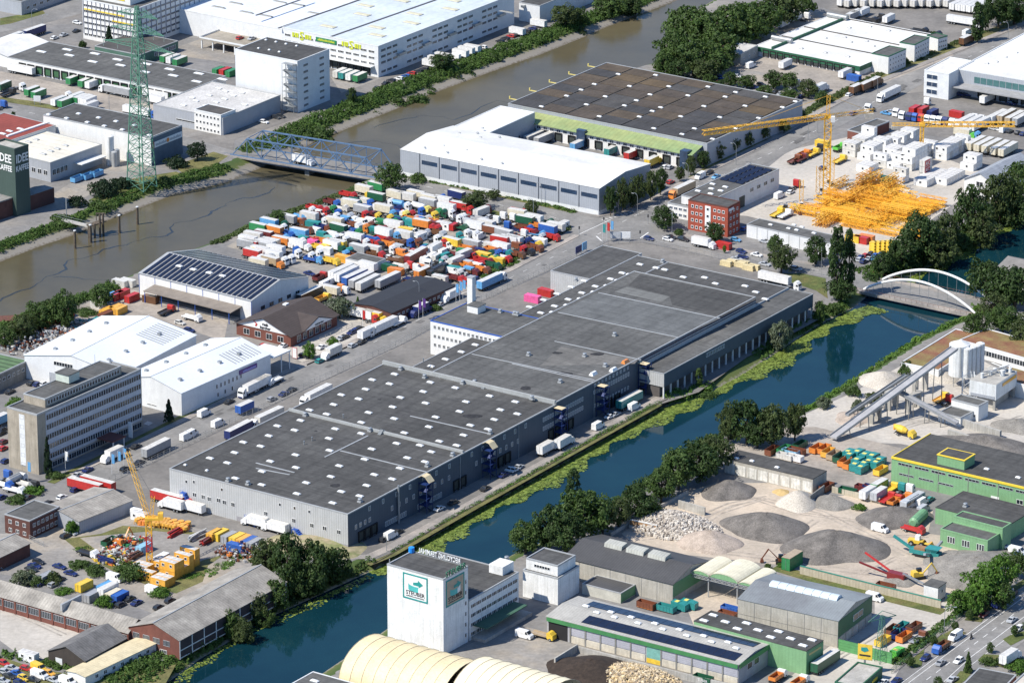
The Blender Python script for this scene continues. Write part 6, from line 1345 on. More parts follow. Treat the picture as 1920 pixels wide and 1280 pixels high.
# ---- two white-roofed halls
for nm,lb,S_,W_,E_,h_,hr in (('white_gable_hall','white hall with pale gabled roof nearer the river',(225,703),(51,663),(360,627),8.5,12.0),('white_gable_hall','white hall with pale gabled roof and blue sign facing the street',(340,737),(226,708),(509,664),8.3,11.5)):
    B=Bld(nm,lb,'warehouse',S=S_,W=W_,E=E_,h=h_,group='white gabled halls');a,b=B.a,B.b
    B.gable(0,a,0,b,h_,hr,'x',WHITEC,ROOFW,over=.3,mid=.5,trim=COPEW)
    for k in range(4):
        for s_ in (.22,.78):z=h_+(hr - h_)*(1 - abs(s_ - .5)*2);B.part('roof_vent',MB().box(a*(.12+.22*k),b*s_ - .6,z - .2,a*(.12+.22*k)+1.2,b*s_+.6,z+.9),STEEL)
    for k in range(9):
        s_=.15+.05*(k%3);z=h_+(hr - h_)*(s_*2);B.part('rooflight',MB().hexa([(a*(.66+.035*k),b*.08,h_+(hr - h_)*.16+.18),(a*(.66+.035*k)+.5,b*.08,h_+(hr - h_)*.16+.18),(a*(.66+.035*k)+.5,b*.36,h_+(hr - h_)*.72+.18),(a*(.66+.035*k),b*.36,h_+(hr - h_)*.72+.18)],[(a*(.66+.035*k),b*.08,h_+(hr - h_)*.16+.26),(a*(.66+.035*k)+.5,b*.08,h_+(hr - h_)*.16+.26),(a*(.66+.035*k)+.5,b*.36,h_+(hr - h_)*.72+.26),(a*(.66+.035*k),b*.36,h_+(hr - h_)*.72+.26)]),mat('rooflight_grey',(.30,.31,.32),.5))
    B.part('plinth',MB().box(.2,-.1,0,a - .2,-.02,1.2),COPEW)
    if S_[0]==340:
        B.part('fascia_sign',MB().box(a*.64,-.25,h_ - 2.6,a*.84,-.04,h_ - 1.0),pc('purple'));strokes(B,'R',a*.75,-.26,h_ - 2.2,a*.15,.8,13,mat('sign_lilac',(.35,.38,.75),.5))
        for k in range(7):B.rowR(a*(.38+.045*k),a*(.40+.045*k),1,4.2,.9,1.7,mull=0)
        B.rowR(a*.36,a*.6,3,1.2,.9,1.6,mull=0);B.rowL(b*.3,b*.7,1,1.0,4.2,.5)
    else:B.rowL(b*.46,b*.72,1,7.2,8,1.5,mull=6);B.part('roller_door',MB().box(-.1,b*.6,0,-.02,b*.74,4.2),GREYC)
B.part('front_canopy',MB().box(a+.4,-1,6.6,a+10,b*.4,7.1),COPEW)
for x in (a+5,a+9.5):B.part('canopy_post',MB().box(x,-.8,0,x+.3,-.5,6.59),COPEW)
# ---- slab office
TAN=mat('tan_concrete_wall',(.36,.315,.25),.9,var=.14,scale=.3,streak=.3)
B=Bld('slab_office','six storey slab office with long window bands and a tan end wall','office',S=(69,779),by=890,W=(11,765),E=(267,694))
H=B.h;a,b=B.a,B.b;B.block(0,a,0,b,H,TAN,FELT2,cop=COPE,ch=.5)
fl=(H - 2.8)/5.2
B.part('curtain_wall',MB().box(4.2,-.12,3.0,a - .4,-.02,H - .3),mat('spandrel_white',(.46,.47,.50),.7,var=.08))
for k in range(6):
    z=H - .9 - fl*(k+.62)
    if z>1:B.rowR(4.4,a - .6,40,z,(a - 5)/40*.94,fl*.56,y=-.12,fm=FRAMEG,gm=GLASS,mull=0,fr=.12)
B.rowR(4.4,a - .6,20,.6,2.4,1.9,fm=FRAMEG,mull=1)
for k in range(6):B.rowL(b*.42,b*.60,1,H - 2.6 - k*3.3,1.6,1.3,fm=FRAMEG,mull=0)
B.part('stair_strip',MB().box(-.06,b*.42,2,-.02,b*.60,H - 1),COPEW)
p=B.on(98,735,H);B.block(a*.13,a*.86,b*.18,b*.9,H+2.9,TAN,FELT2,z0=H+.07,cop=COPE,name='penthouse',rname='penthouse_roof');B.rowR(a*.15,a*.84,26,H+.9,1.3,1.5,y=b*.18,mull=0);
B.part('lift_house',MB().box(a*.42,b*.4,H+3.3,a*.52,b*.85,H+6.0),mat('mint_wall',(.5,.55,.48),.8));B.part('lift_house_roof',MB().box(a*.415,b*.39,H+6.01,a*.525,b*.86,H+6.25),FELT2);B.part('roof_mast',MB().cyl(a*.7,b*.5,H+3,H+9,.06,5).cyl(a*.3,b*.6,H+3,H+7,.06,5),STEEL)
B.part('entrance_canopy',MB().box(a*.55,-7,3.6,a*.68,-.1,4.0),mat('canopy_red_brown',(.14,.05,.04),.8));B.part('canopy_post',MB().box(a*.56,-6.7,0,a*.57,-6.5,3.59),COPEW);B.part('canopy_post',MB().box(a*.665,-6.7,0,a*.672,-6.5,3.59),COPEW)
GRS=mat('green_striped_roof',(.10,.17,.08),.8,stripe='x',period=3.2,depth=.6)
B=Bld('green_stripe_shed','shed with green striped roof at the left edge','shed',S=(-22,712),W=(-70,700),E=(52,676),h=6);B.block(0,B.a,0,B.b+8,6,CONCD,GRS,cop=COPE);B.rowR(2,B.a - 2,7,3,1.6,1.3)
# ---- brick and shed cluster, lower left
B=Bld('brick_house','dark brick two storey office with flat roof beside the street','house',S=(56,986),by=1011,W=(9,973),E=(112,959));B.block(0,B.a,0,B.b,6.2,BRICKD,FELT2,cop=COPE,ch=.25)
for z in (.9,3.7):B.rowL(.8,B.b - .8,3,z,1.3,1.3);B.rowR(1,B.a - 1,6,z,1.3,1.3)
for nm,lb,S_,W_,E_,h_,hr,ax,wm,rm in (
    ('pale_roof_shed','shed with bleached ribbed roof beside the brick office',(148,977),(89,948),(236,934),4.2,5.6,'x',GREYC,ASBE),
    ('pale_roof_shed','small brick shed with bleached roof at the left edge',(-8,1048),(-66,1032),(57,1018),4.4,6.0,'x',BRICKD,ASBE),
    ('long_brick_shed','long low brick shed with glazed bays and grey ribbed roof',(240,1186),(-60,1097),(272,1166),4.6,7.4,'y',BRICK,ASBEY),
    ('canal_brick_hall','tall brick hall with bleached ribbed roof on the canal bank',(336,1200),(237,1176),(541,1092),6.2,9.6,'x',BRICK,ASBE),
    ('dark_barn','dark timber barn with grey gabled roof',(159,1238),(89,1220),(238,1196),4.0,7.0,'x',mat('dark_timber',(.055,.045,.038),.9,stripe='d',period=.4,depth=.3),mat('grey_sheet_old',(.16,.155,.15),.85,var=.25,stripe='x',period=1.,depth=.2)),
    ('cream_roof_shed','narrow white shed with cream roof beside the dark barn',(160,1268),(141,1252),(283,1199),3.2,3.6,'x',WHITEW,mat('cream_sheet_roof',(.60,.52,.34),.8,var=.12,stripe='x',period=1.,depth=.12))):
    B=Bld(nm,lb,'shed',S=S_,W=W_,E=E_,h=h_);a,b=B.a,B.b
    B.gable(0,a,0,b,h_,hr,ax,wm,rm,over=.35,trim=COPE if ax=='x' and h_>4 else None)
    if nm=='long_brick_shed':
        n_=13;B.rowL(0,b,n_,1.6,b/n_ - 1.0,2.2,fm=FRAMEG,mull=5,name='bay_window',fr=.07)
        for k in range(n_+1):B.part('pilaster',MB().box(-.22,b*k/n_ - .3,0,-.02,b*k/n_+.3,h_ - .1),BRICK)
        B.part('roof_gully',MB().box(0,b*.40,h_+1,a,b*.40+.7,hr+.3),COPE)
    if nm=='canal_brick_hall':
        n_=9;B.part('dark_infill',MB().box(.4,-.06,.4,a - .4,-.02,h_ - .3),mat('dark_infill',(.05,.04,.045),.8))
        for k in range(n_+1):B.part('white_post',MB().box(a*k/n_ - (.35 if k==n_ else 0),-.16,0,a*k/n_+.35 - (.35 if k==n_ else 0),-.07,h_),COPEW)
        for z in (2.6,0.2):B.part('white_rail',MB().box(.4,-.14,z,a - .4,-.065,z+.3),COPEW)
        B.rowL(b*.15,b*.95,4,3.2,2.4,1.8,fm=FRAMEG,mull=4,fr=.07);B.rowL(b*.2,b*.9,3,.6,2.6,1.2,mull=3)
    if nm=='dark_barn':B.part('barn_door',MB().box(-.1,b*.62,0,-.02,b*.8,2.6),COPEW)
    if nm=='cream_roof_shed':B.rowR(3,a - 3,7,1.2,1.4,1.2)
# ---- crane depot: luffing crane, yellow cabins, scrap
cb=g(281,1064);ch3=hgt(281,1064,975);tipz=0
t,d,top=tower_crane('yellow luffing crane with a red mast section among the scrap',cb,ch3,R(180),1,1,1.7,red=True,name='luffing_crane')
for o in list(t.children):
    if o.name.startswith('jib'):bpy.data.objects.remove(o)
zt_=ch3+21;tp=g(238,846,zt_) - cb;tp.z=zt_
box_truss(MB(),(0,0,ch3+.8),tp,1.1,18,.08).obj('jib',YC,t)
MB().box(-.4,-1.2,ch3+.4,4.6,1.2,ch3+1.2).box(3,-1.2,ch3+1.2,4.6,1.2,ch3+2.6).obj('machinery_deck',YC,t);box_truss(MB(),(1,0,ch3+1.2),(1.6,0,ch3+8),1.,5,.08).obj('a_frame',YC,t);MB().bar((1.6,0,ch3+8),tp,.08).obj('hoist_rope',WIRE,t)
for px,na,nb,lv in (((276,1084),1,1,1),((300,1098),2,1,1),((262,1075),2,1,1),((318,1082),4,1,2),((338,1066),3,1,2),((300,1066),2,1,1)):cab_block(px,na,nb,lv,'in the yellow cabin cluster by the luffing crane',('amber',))
fleet('in the crane depot yard','containers along the warehouse fence','1610,160,iso6,amber,a;1655,160,iso6,yellow,a;1720,180,iso6,grey,a;1780,190,iso6,yellow,a;1830,205,iso6,amber,a;1870,215,iso6,blue,a;1905,230,iso6,grey,a;1770,255,iso6,blue,b;1210,340,iso6,white,a;820,210,skip,darkgreen,a;1080,260,iso6,lightblue,a;630,540,iso6,yellow,a;900,625,iso6,blue,a;850,610,iso6,cream,a;810,590,swap,white,a;790,555,iso6,skyblue,a;690,620,iso6,grey,a;345,480,iso6,grey,a;1050,20,cabin,white,b',0,960)
fleet('in the crane depot yard','vehicles in the crane depot','660,295,flat,white,dark,b;860,490,van,white,b;1150,585,van,white,b;445,405,sedan,navy,b;530,455,sedan,navy,b;260,400,sedan,navy,b;290,370,hatch,dark,b;235,425,sedan,dark,b;490,175,hatch,dark,a;530,150,estate,silver,b;245,520,sedan,black,a;305,530,sedan,navy,a;400,540,hatch,grey,a;970,645,sedan,dark,a;1025,675,sedan,navy,a;905,690,hatch,dark,a;850,680,hatch,navy,a;450,500,hatch,dark,a;1275,660,hatch,dark,a;20,400,hatch,silver,a;1190,710,hatch,dark,a',0,960)
fleet('in the overgrown car dump','cars in the overgrown car dump','30,1130,hatch,red,b;90,1165,sedan,silver,b;40,1195,hatch,silver,b;130,1205,sedan,blue,b;70,1225,sedan,dark,b;200,1170,hatch,red,b;290,1165,van,yellow,b;295,1215,van,white,b;180,1240,hatch,yellow,b;245,1250,sedan,dark,b;400,1255,sedan,silver,b;460,1245,hatch,dark,b;505,1265,van,white,b;20,1260,sedan,silver,b;370,1205,hatch,amber,b;150,1275,hatch,navy,b;215,1070,cabin,white,b',0,960,jit=12)
fleet('in front of the warehouse corner','lorries at the warehouse corner','1290,1190,semi,red,red,b;1285,1225,rigid,white,white,B;1465,1205,trailer,red,b;1460,1250,swap,white,b',0,640)
fleet('beside the warehouse corner','lorries at the warehouse corner','478,978,rigid,white,white,B;516,989,rigid,white,white,B;260,962,van,white,b',0,0,k=1.)
fleet('behind the pale roofed shed','trailers behind the shed','735,1075,trailer,red,b;640,1090,trailer,red,b',0,640)
# small machines and scrap pieces: yellow concrete skips in rows, pipes, beams
dm=cached('bucket',lambda:MB().cyl(0,0,1.0,1.8,.95,10).cyl(0,0,.2,1.0,.35,10,r2=.95).box(-.8,-.8,0,-.65,-.65,1).box(.65,.65,0,.8,.8,1).box(-.8,.65,0,-.65,.8,1).box(.65,-.8,0,.8,-.65,1).mesh('concrete_bucket',pc('amber')))
dm2=cached('bucket2',lambda:MB().cyl(0,0,.2,1.5,.9,10,r2=.7).box(-.8,-.8,0,.8,.8,.2).mesh('concrete_bucket',pc('orange')))
for i in range(15):
    for j in range(3):
        p=g(1030/4+i*6.4+j*3,960+90/4 - j*4.4+i*.95+rnd.uniform(-1,1));tag(link('concrete_bucket',dm if rnd.random()<.65 else dm2,None,(p.x,p.y,.08),rnd.random()*6),'yellow steel concrete bucket in the rows beside the luffing crane','bucket','rows of concrete buckets')
def beam_pile(px,py,n,cols,L,d,label,group):
    for k in range(n):
        p=g(px+rnd.uniform(-3,3),py+rnd.uniform(-2,2));c_=rnd.choice(cols)
        me=cached(('beam',c_,L),lambda:MB().box(-L/2,-.18,0,L/2,.18,.1).box(-L/2,-.05,.1,L/2,.05,.35).box(-L/2,-.18,.35,L/2,.18,.45).mesh('steel_profile',pc(c_)))
        tag(link('steel_profile',me,None,(p.x,p.y,.1+.42*(k%4)),spec_dir(d,9)),label,'steel',group)
beam_pile(330,1003,10,('red','darkred'),7,'a','red steel beam in the crane depot','depot beams');beam_pile(395,1015,12,('red','maroon'),9,'a','red steel beam in the long pile of the crane depot','depot beams')
beam_pile(370,1008,14,('grey','offwhite','silver'),8,'a','grey steel beam in the crane depot','depot beams');beam_pile(200,1055,10,('rust','navy','orange'),6,'b','rusty steel beam beside the depot hedge','depot beams');beam_pile(255,1045,10,('rust','brown'),6,'a','rusty steel beam beside the luffing crane','depot beams');beam_pile(185,1050,6,('rust',),4,'b','short rusty beam by the depot gate','depot beams')
def scrap_heap(px,py,r,n,cols,label,seed):
    """A heap of machine scrap: many tangled pieces that nobody could count."""
    rr=random.Random(seed);b_=MB();mats=[pc(c_) for c_ in cols]
    for k in range(n):
        a_,d_=rr.random()*6.3,rr.random() ** .6*r;z=max(0,(1 - d_/r))*r*.35*rr.random();x,y=d_*math.cos(a_),d_*math.sin(a_) ;s_=rr.uniform(.25,.9)
        u=rr.random()*3.1;c_,s2=math.cos(u)*s_,math.sin(u)*s_;h_=rr.uniform(.2,.9)
        b_.hexa([(x - c_,y - s2,z),(x+s2*.6,y - c_*.6,z),(x+c_,y+s2,z),(x - s2*.6,y+c_*.6,z)],[(x - c_*.8,y - s2,z+h_),(x+s2*.6,y - c_*.6,z+h_*.8),(x+c_,y+s2*.8,z+h_),(x - s2*.6,y+c_*.5,z+h_)],rr.randrange(len(mats)))
    o=b_.obj('scrap_heap',mats,None,loc=(*g(px,py).xy,.06));tag(o,label,'scrap',kind='stuff')
scrap_heap(458,1035,9,260,('grey','silver','rust','navy','brown','offwhite','orange'),'heap of machine scrap beside the long hall',1)
scrap_heap(235,1022,8,200,('offwhite','orange','rust','grey','red','green'),'scatter of scrap around the small excavator',2)
scrap_heap(215,1045,7,120,('rust','yellow','grey','offwhite'),'low scrap pile behind the flatbed lorry',3)
scrap_heap(110,640,15,520,('grey','silver','offwhite','rust','grey'),'dense spread of paving stone pallets and scrap in the builders yard',4)
scrap_heap(45,645,12,300,('grey','silver','offwhite','rust'),'spread of stone pallets by the riverside trees',5)
scrap_heap(160,615,9,200,('grey','silver','tan','teal'),'pallets of stones behind the white roofed hall',6)
for x,y,c_,d in ((430,1085,'amber','a'),(380,1105,'amber','a'),(800,1050,'amber','a'),(870,1030,'amber','a'),(900,1040,'amber','a'),(790,1080,'rust','a'),(240,1180,'red','a'),(300,1150,'tan','a'),(500,1070,'red','a'),(460,1095,'red','a'),(990,945,'red','a'),(690,1150,'orange','a'),(710,1130,'teal','a'),(540,1225,'orange','a'),(1130,955,'brown','b'),(900,835,'offwhite','b'),(960,830,'offwhite','b'),(830,940,'skyblue','a'),(880,930,'red','a'),(920,915,'red','a'),(740,1000,'offwhite','b')):
    fleet('in the builders yard by the river','boxes and skips in the builders yard','%d,%d,iso6,%s,%s'%(x,y,c_,d),0,320)
fleet('in the builders yard','builders yard vehicles','1440,1090,flat,white,white,b;1250,1040,flat,red,dark,a;1350,1140,hatch,offwhite,b;1420,1195,hatch,navy,b',0,320)
# ================================================================= south bank of the canal
SW=mat('stained_white_render',(.74,.74,.72),.85,var=.10,scale=.25,fine=.08,streak=.22)
# ---- recycling tower with emblem panels
B=Bld('recycling_tower','white recycling tower with square emblem panels and rooftop lettering','tower',S=(831,1087),W=(726,1058),E=(877,1062),h=24.3)
H=B.h;a,b=B.a,B.b;B.block(0,a,0,b,H,SW,FELT,cop=COPE,ch=.35)
TEAL=mat('emblem_teal',(.02,.26,.24),.5);TEALL=mat('emblem_light_teal',(.08,.42,.40),.5);SB=mat('sign_text_black',(.02,.02,.025),.6);TANP=mat('emblem_panel_tan',(.42,.34,.25),.7)
def emblem(face,c,z0,w,h,pm):
    """Square panel: teal frame, ring with an arrow, name below."""
    def bx(n,u0,v0,u1,v1,d,m):
        if face=='L':B.part(n,MB().box(-.10 - d,c - u1,v0,-.02 - d*.5,c - u0,v1),m)
        else:B.part(n,MB().box(c+u0,-.10 - d,v0,c+u1,-.02 - d*.5,v1),m)
    bx('emblem_panel',-w/2,z0,w/2,z0+h,0,pm);t_=.45
    bx('emblem_frame',-w/2,z0,w/2,z0+t_,.06,TEAL);bx('emblem_frame',-w/2,z0+h - t_,w/2,z0+h,.06,TEAL);bx('emblem_frame',-w/2,z0+t_,-w/2+t_,z0+h - t_,.06,TEAL);bx('emblem_frame',w/2 - t_,z0+t_,w/2,z0+h - t_,.06,TEAL)
    zc=z0+h*.58;n=14;r=w*.28
    def P(u,v,d=.14):return (-d,c - u,v) if face=='L' else (c+u,-d,v)
    for k in range(n):                       # a ring seen from above: front band, light tiles
        a0,a1=math.pi*(1+k/n),math.pi*(1+(k+1)/n)
        q=[P(r*math.cos(a0),zc - .5+.30*r*math.sin(a0) - .9),P(r*math.cos(a1),zc - .5+.30*r*math.sin(a1) - .9),P(r*math.cos(a1),zc - .5+.30*r*math.sin(a1)+.9),P(r*math.cos(a0),zc - .5+.30*r*math.sin(a0)+.9)]
        B.part('emblem_tile',MB().add(q,[(0,1,2,3)]),TEALL if k<9 else FRAMEW)
    q=[P(-r*.3,zc+.1,.16),P(r*.5,zc+.1,.16),P(r*.5,zc - .5,.16),P(r*1.15,zc+.75,.16),P(r*.4,zc+2.0,.16),P(r*.4,zc+1.3,.16),P(-r*.3,zc+.9,.16)]
    B.part('emblem_arrow',MB().add(q,[tuple(range(7))]),TEAL)
    kx=dict(face=face,x=-.12 if face=='L' else c,y=c if face=='L' else -.12)
    letters(B,'STEUBER',w*.19,SB,kx['face'],kx['x'],kx['y'],z0+h*.19,sx=1.02,bold=.02);strokes(B,face,kx['x'],kx['y'],z0+h*.105,w*.74,.42,13,SB)
y0,z0=B.onL(755,1124.5);y1_,z1=B.onL(803,1082);yc,_=B.onL(779,1100)
emblem('L',yc,H - 9.0,b*.44,8.2,FRAMEW);emblem('R',a*.47,H - 9.4,a*.74,8.6,TANP)
letters(B,'RECYCLING TERMINAL',2.3,FRAMEW,'E',a - .3,b*.5,H+.5,'rooftop_letters',.66,.01,ext=.12)
letters(B,'STEUBER',2.5,mat('letters_green',(.02,.14,.08),.5),'R',a*.5,-.1,H+.4,'rooftop_letters',1.05,.02,ext=.12)
B.part('roof_globe',MB().cyl(a - .8,b - .4,H+.2,H+1.8,.9,12),mat('globe_blue',(.02,.25,.7),.4));B.part('aerial',MB().cyl(.6,b - .5,H - 2,H+1.8,.12,6).box(.2,b - .8,H - 1.5,.9,b+.15,H+.3),COPE);B.part('letter_frame',MB().box(a - .35,.5,H+.2,a - .25,b - .5,H+.45),STEEL)
B.pxR([(873,1090),(873,1110),(873,1130),(873,1150),(873,1170),(873,1190)],.8,1.4,mull=0)
# ---- long white block behind it
B=Bld('recycling_block','long white factory block with window bands behind the recycling tower','factory',S=(880,1126),E=(972,1073),h=13.0,az=AZ,b=30)
H=B.h;a,b=B.a,B.b;B.block(0,a,0,b,H,SW,FELT,cop=COPE,ch=.3)
for k in range(4):B.rowR(.6,a - .6,9,H - 2.8 - 3.0*k,2.6,1.3,mull=2)
p=B.on(940,1070,H);B.part('roof_house',MB().box(p.x - 3,p.y - 2.5,H,p.x+3,p.y+2.5,H+2.8),SW);B.rvent([(950,1050),(934,1062)],H)
B.part('loading_dock',MB().box(1,-5,0,a,-.05,1.1),CONC);B.part('dock_canopy',MB().box(2,-5,4.2,a*.9,-.05,4.5),mat('dock_canopy_green',(.05,.12,.08),.7))
B=Bld('recycling_headhouse','white head house block at the end of the factory','factory',S=(1046,1085),by=1134,W=(978,1070),E=(1090,1062))
H=B.h;a,b=B.a,B.b;B.block(0,a,0,b,H,SW,FELT,cop=COPE,ch=.3);B.block(a*.12,a*.95,b*.08,b*.98,H+3.4,SW,FELT,z0=H+.07,name='penthouse',rname='penthouse_roof',cop=COPE);B.rowL(b*.3,b*.75,6,H+1.4,1.0,1.0,x=a*.12,mull=0)
# ---- dark-roofed storage hall, annex, canopies, solar hall, flat hall, grey hall
CONW=mat('concrete_panels',(.42,.395,.34),.9,var=.12,scale=.2,streak=.25)
B=Bld('storage_hall','concrete storage hall with charcoal roof and raised rooflights','warehouse',S=(1262,1095),by=1132,W=(1062,1042),E=(1325,1050))
H=B.h;a,b=B.a,B.b;B.gable(0,a,0,b,H,H+2.6,'y',CONW,ROOFDY,over=.3)
B.part('gable_cladding',MB().box(.05,-.10,2.2,a - .05,-.02,H),GREENC)
for k in range(7):B.part('panel_joint',MB().box(-.05,b*k/7,0,-.02,b*k/7+.15,H),CONCD)
for k in range(3):B.part('ridge_light',MB().hexa([(a*.42,b*(.22+.2*k),H+2.2),(a*.60,b*(.22+.2*k),H+2.2),(a*.60,b*(.38+.2*k),H+2.2),(a*.42,b*(.38+.2*k),H+2.2)],[(a*.44,b*(.22+.2*k),H+3.6),(a*.58,b*(.22+.2*k),H+3.9),(a*.58,b*(.38+.2*k),H+3.9),(a*.44,b*(.38+.2*k),H+3.6)]),mat('ridge_glass',(.42,.42,.37),.4,stripe='y',period=1.,depth=.2))
B=Bld('hall_annex','small shed with dark roof and green end between the halls','shed',S=(1164,1112),by=1131,W=(1091,1094),E=(1192,1096));B.block(0,B.a,0,B.b,B.h,mat('ribbed_cream_wall',(.5,.49,.43),.8,stripe='z',period=.5,depth=.12),ROOFDY,cop=COPE,ch=.1);B.part('end_sheet',MB().box(.02,-.1,.3,B.a - .02,-.02,B.h - .15),GREENC)
CRM=mat('canopy_cream_sheet',(.66,.62,.47),.7,var=.1,stripe='y',period=1.,depth=.10)
for k in range(3):
    S_=[(1329,1081),(1383,1094),(1412,1101)][k];W_=[(1296,1073),(1330,1081.3),(1384,1094.3)][k]
    B=Bld('barrel_canopy','cream barrel roofed canopy bay joining the storage hall to the grey hall','canopy',S=S_,W=W_,h=6.8,az=AZ,a=14,group='barrel canopies');a,b=B.a,B.b
    pr_=[(b/2 - b/2*math.cos(math.pi*i/12),6.8+b*.20*math.sin(math.pi*i/12)) for i in range(13)]
    B.part('barrel_roof',MB().profile(pr_+[(p[0],p[1] - .15) for p in pr_[::-1]],0,a,'x'),CRM);B.part('gable_infill',MB().profile(pr_,.1,.25,'x'),GREENL)
    b_=MB();box_truss(b_,(.2,.1,6.2),(.2,b - .1,6.2),1.0,8,.08);B.part('truss',b_,COPE)
    for x in (0,a - .3):B.part('column',MB().box(x,0,0,x+.3,.3,6.2),COPE)
B=Bld('solar_hall','long hall with two rows of solar panels and translucent green fronted wall','warehouse',S=(1385,1245),by=1284,W=(1027,1154),E=(1440,1206))
H=B.h;a,b=B.a,B.b;GRVR=mat('grey_ribbed_roof',(.38,.37,.34),.8,var=.12,scale=.2,stripe='y',period=1.,depth=.12);B.gable(0,a,0,b,H,H+.9,'y',mat('grey_hall_wall',(.36,.36,.37),.7),GRVR,over=.35)
B.part('fascia',MB().box(-.5,.1,H - 1.3,-.36,b - .1,H - .05),mat('fascia_green',(.06,.22,.08),.5));B.part('fascia',MB().box(0,-.5,H - 1.3,a,-.36,H+.2),MATS['fascia_green'])
TRL=mat('translucent_panels',(.40,.40,.44),.4,var=.08,stripe='z',period=.6,depth=.15)
n_=11
for k in range(n_):
    y0=.2+(b*.88 - .4)*k/n_;y1_=y0+(b*.88 - .4)/n_ - .5
    if k==5:B.part('roller_door',MB().box(-.2,y0,1.6,-.03,y1_,H - 1.4),pc('mint'));B.part('door_panel',MB().box(-.24,y0,.1,-.03,y1_,1.6),pc('yellow'));continue
    B.part('translucent_panel',MB().box(-.14,y0,2.6,-.03,y1_,H - 1.4),TRL);B.part('kick_wall',MB().box(-.2,y0,.1,-.03,y1_,2.3),mat('kick_wall_cream',(.58,.53,.43),.9,streak=.2));B.part('frame_post',MB().box(-.3,y1_,0,-.03,y1_+.5,H - 1.3),CONCD)
B.part('open_bay',MB().box(-.05,b*.89,.1,-.02,b - .6,H - 1.5),mat('bay_dark',(.02,.02,.022),.9))
for row in range(2):
    for k in range(22):
        y0=2+(b - 8)*k/22;y1_=y0+(b - 8)/22 - .12;x0=a*(.06 if row==0 else .66);x1_=x0+a*.26
        zf=lambda x:H+.9*(1 - abs(x/a - .5)*2)+.2
        if row==1 or k<20:B.part('solar_panel',MB().hexa([(x0,y0,zf(x0)),(x1_,y0,zf(x1_)),(x1_,y1_,zf(x1_)),(x0,y1_,zf(x0))],[(x0,y0,zf(x0)+.12),(x1_,y0,zf(x1_)+.12),(x1_,y1_,zf(x1_)+.12),(x0,y1_,zf(x0)+.12)]),PVM)
B.domes(tl('555,707 635,755 740,752 768,790 893,790 945,835 1072,837 1130,880 1255,883 1310,928 1437,930 1497,975 1620,978 1680,1022',960,960),H+.9,1.2,2.0)
B.rowR(a*.25,a*.7,2,3,3,2,mull=0)
B=Bld('green_flat_hall','green walled hall with flat charcoal roof and white rooflights','warehouse',S=(1512,1220),by=1266,W=(1297,1166),E=(1550,1202));H=B.h;a,b=B.a,B.b
B.block(0,a,0,b,H,GREENL,FELT3,cop=FELT3,ch=.15);B.domes(tl('1510,775 1440,815 1600,825 1760,835 1690,877 1845,887',960,960)+tl('80,897 20,940 170,950 330,960 262,1002',1440,960),H,1.2,2.6)
B.part('sign_board',MB().box(a*.15,-.15,H - 1.9,a*.85,-.02,H - 1.3),mat('sign_tan',(.45,.38,.16),.6));B.part('end_sheet',MB().box(.05,-.1,.2,a - .05,-.02,H - .4),GREENC)
B=Bld('grey_roof_hall','concrete hall with grey ribbed roof, arched rooflight and dark green end','warehouse',S=(1572,1164),by=1214,W=(1384,1122),E=(1635,1116));H=B.h;a,b=B.a,B.b
B.gable(0,a,0,b,H,H+2.0,'y',CONW,mat('blue_grey_roof',(.24,.265,.275),.6,var=.06,stripe='y',period=.9,depth=.12,c2=(.17,.18,.19),c2amt=.4,c2scale=.04),over=.15)
B.part('green_end',MB().box(.05,-.12,3.4,a - .05,-.02,H),mat('deep_green_cladding',(.025,.125,.065),.5,stripe='z',period=.5,depth=.12));B.rowR(a*.35,a*.8,1,5.0,6.5,2.0,y=-.12,mull=1)
for k in range(5):B.part('concrete_panel',MB().box(a*k/5+.25,-.14,.2,a*(k+1)/5 - .25,-.02,3.2),CONC)
for k in range(6):B.part('panel_joint',MB().box(-.06,b*k/6,0,-.02,b*k/6+.15,H),CONCD)
B.part('panel_joint',MB().box(-.05,0,H*.45,-.02,b,H*.45+.12),CONCD)
for k in range(8):
    y0=b*.16+k*b*.085;y1_=y0+b*.08;pr_=[(a*.5+1.9*math.cos(math.pi*i/8),H+1.9+1.2*math.sin(math.pi*i/8)) for i in range(9)];B.part('arched_rooflight',MB().profile(pr_,y0,y1_,'y'),mat('arched_glass',(.55,.62,.68),.3))
# ---- fabric barrel tents at the bottom edge
TENT=mat('tent_fabric',(.72,.60,.37),.7,var=.08,scale=.15,streak=.08);TENTL=mat('tent_fabric_pale',(.80,.71,.50),.7,var=.06,scale=.15)
def tent(label,px,L,w,h,m,off=0):
    o=g(*px);t=thing('barrel_tent',label,'tent',o,AZ - math.pi/2,'barrel tents');n=16;seg=9      # local x along the ridge, y across towards the back
    prof=[(w/2 - w/2*math.cos(math.pi*i/n),h*math.sin(math.pi*i/n) ** .8) for i in range(n+1)]
    for s_ in range(seg):
        x0,x1_=L*s_/seg,L*(s_+1)/seg;b_=MB()
        v=[(x0+.06,y,z) for y,z in prof]+[((x0+x1_)/2,y,z*.985) for y,z in prof]+[(x1_ - .06,y,z) for y,z in prof]
        b_.add(v,[(k*(n+1)+i,(k+1)*(n+1)+i,(k+1)*(n+1)+i+1,k*(n+1)+i+1) for k in range(2) for i in range(n)]);smooth(b_.obj('fabric_bay',m,t).data)
    for s_ in range(seg+1):
        b_=MB();x=L*s_/seg
        for i in range(n):b_.tube((x,prof[i][0],prof[i][1]+.02),(x,prof[i+1][0],prof[i+1][1]+.02),.10,5)
        b_.obj('arch_rib',mat('tent_rib',(.38,.33,.24),.7),t)
    b_=MB();b_.add([(0.02,y,z) for y,z in prof],[tuple(range(n,-1,-1))]);b_.obj('end_wall',m,t)
tent('cream fabric barrel tent with dark ribs at the canal edge',(634,1290),36,27,11.5,TENT)
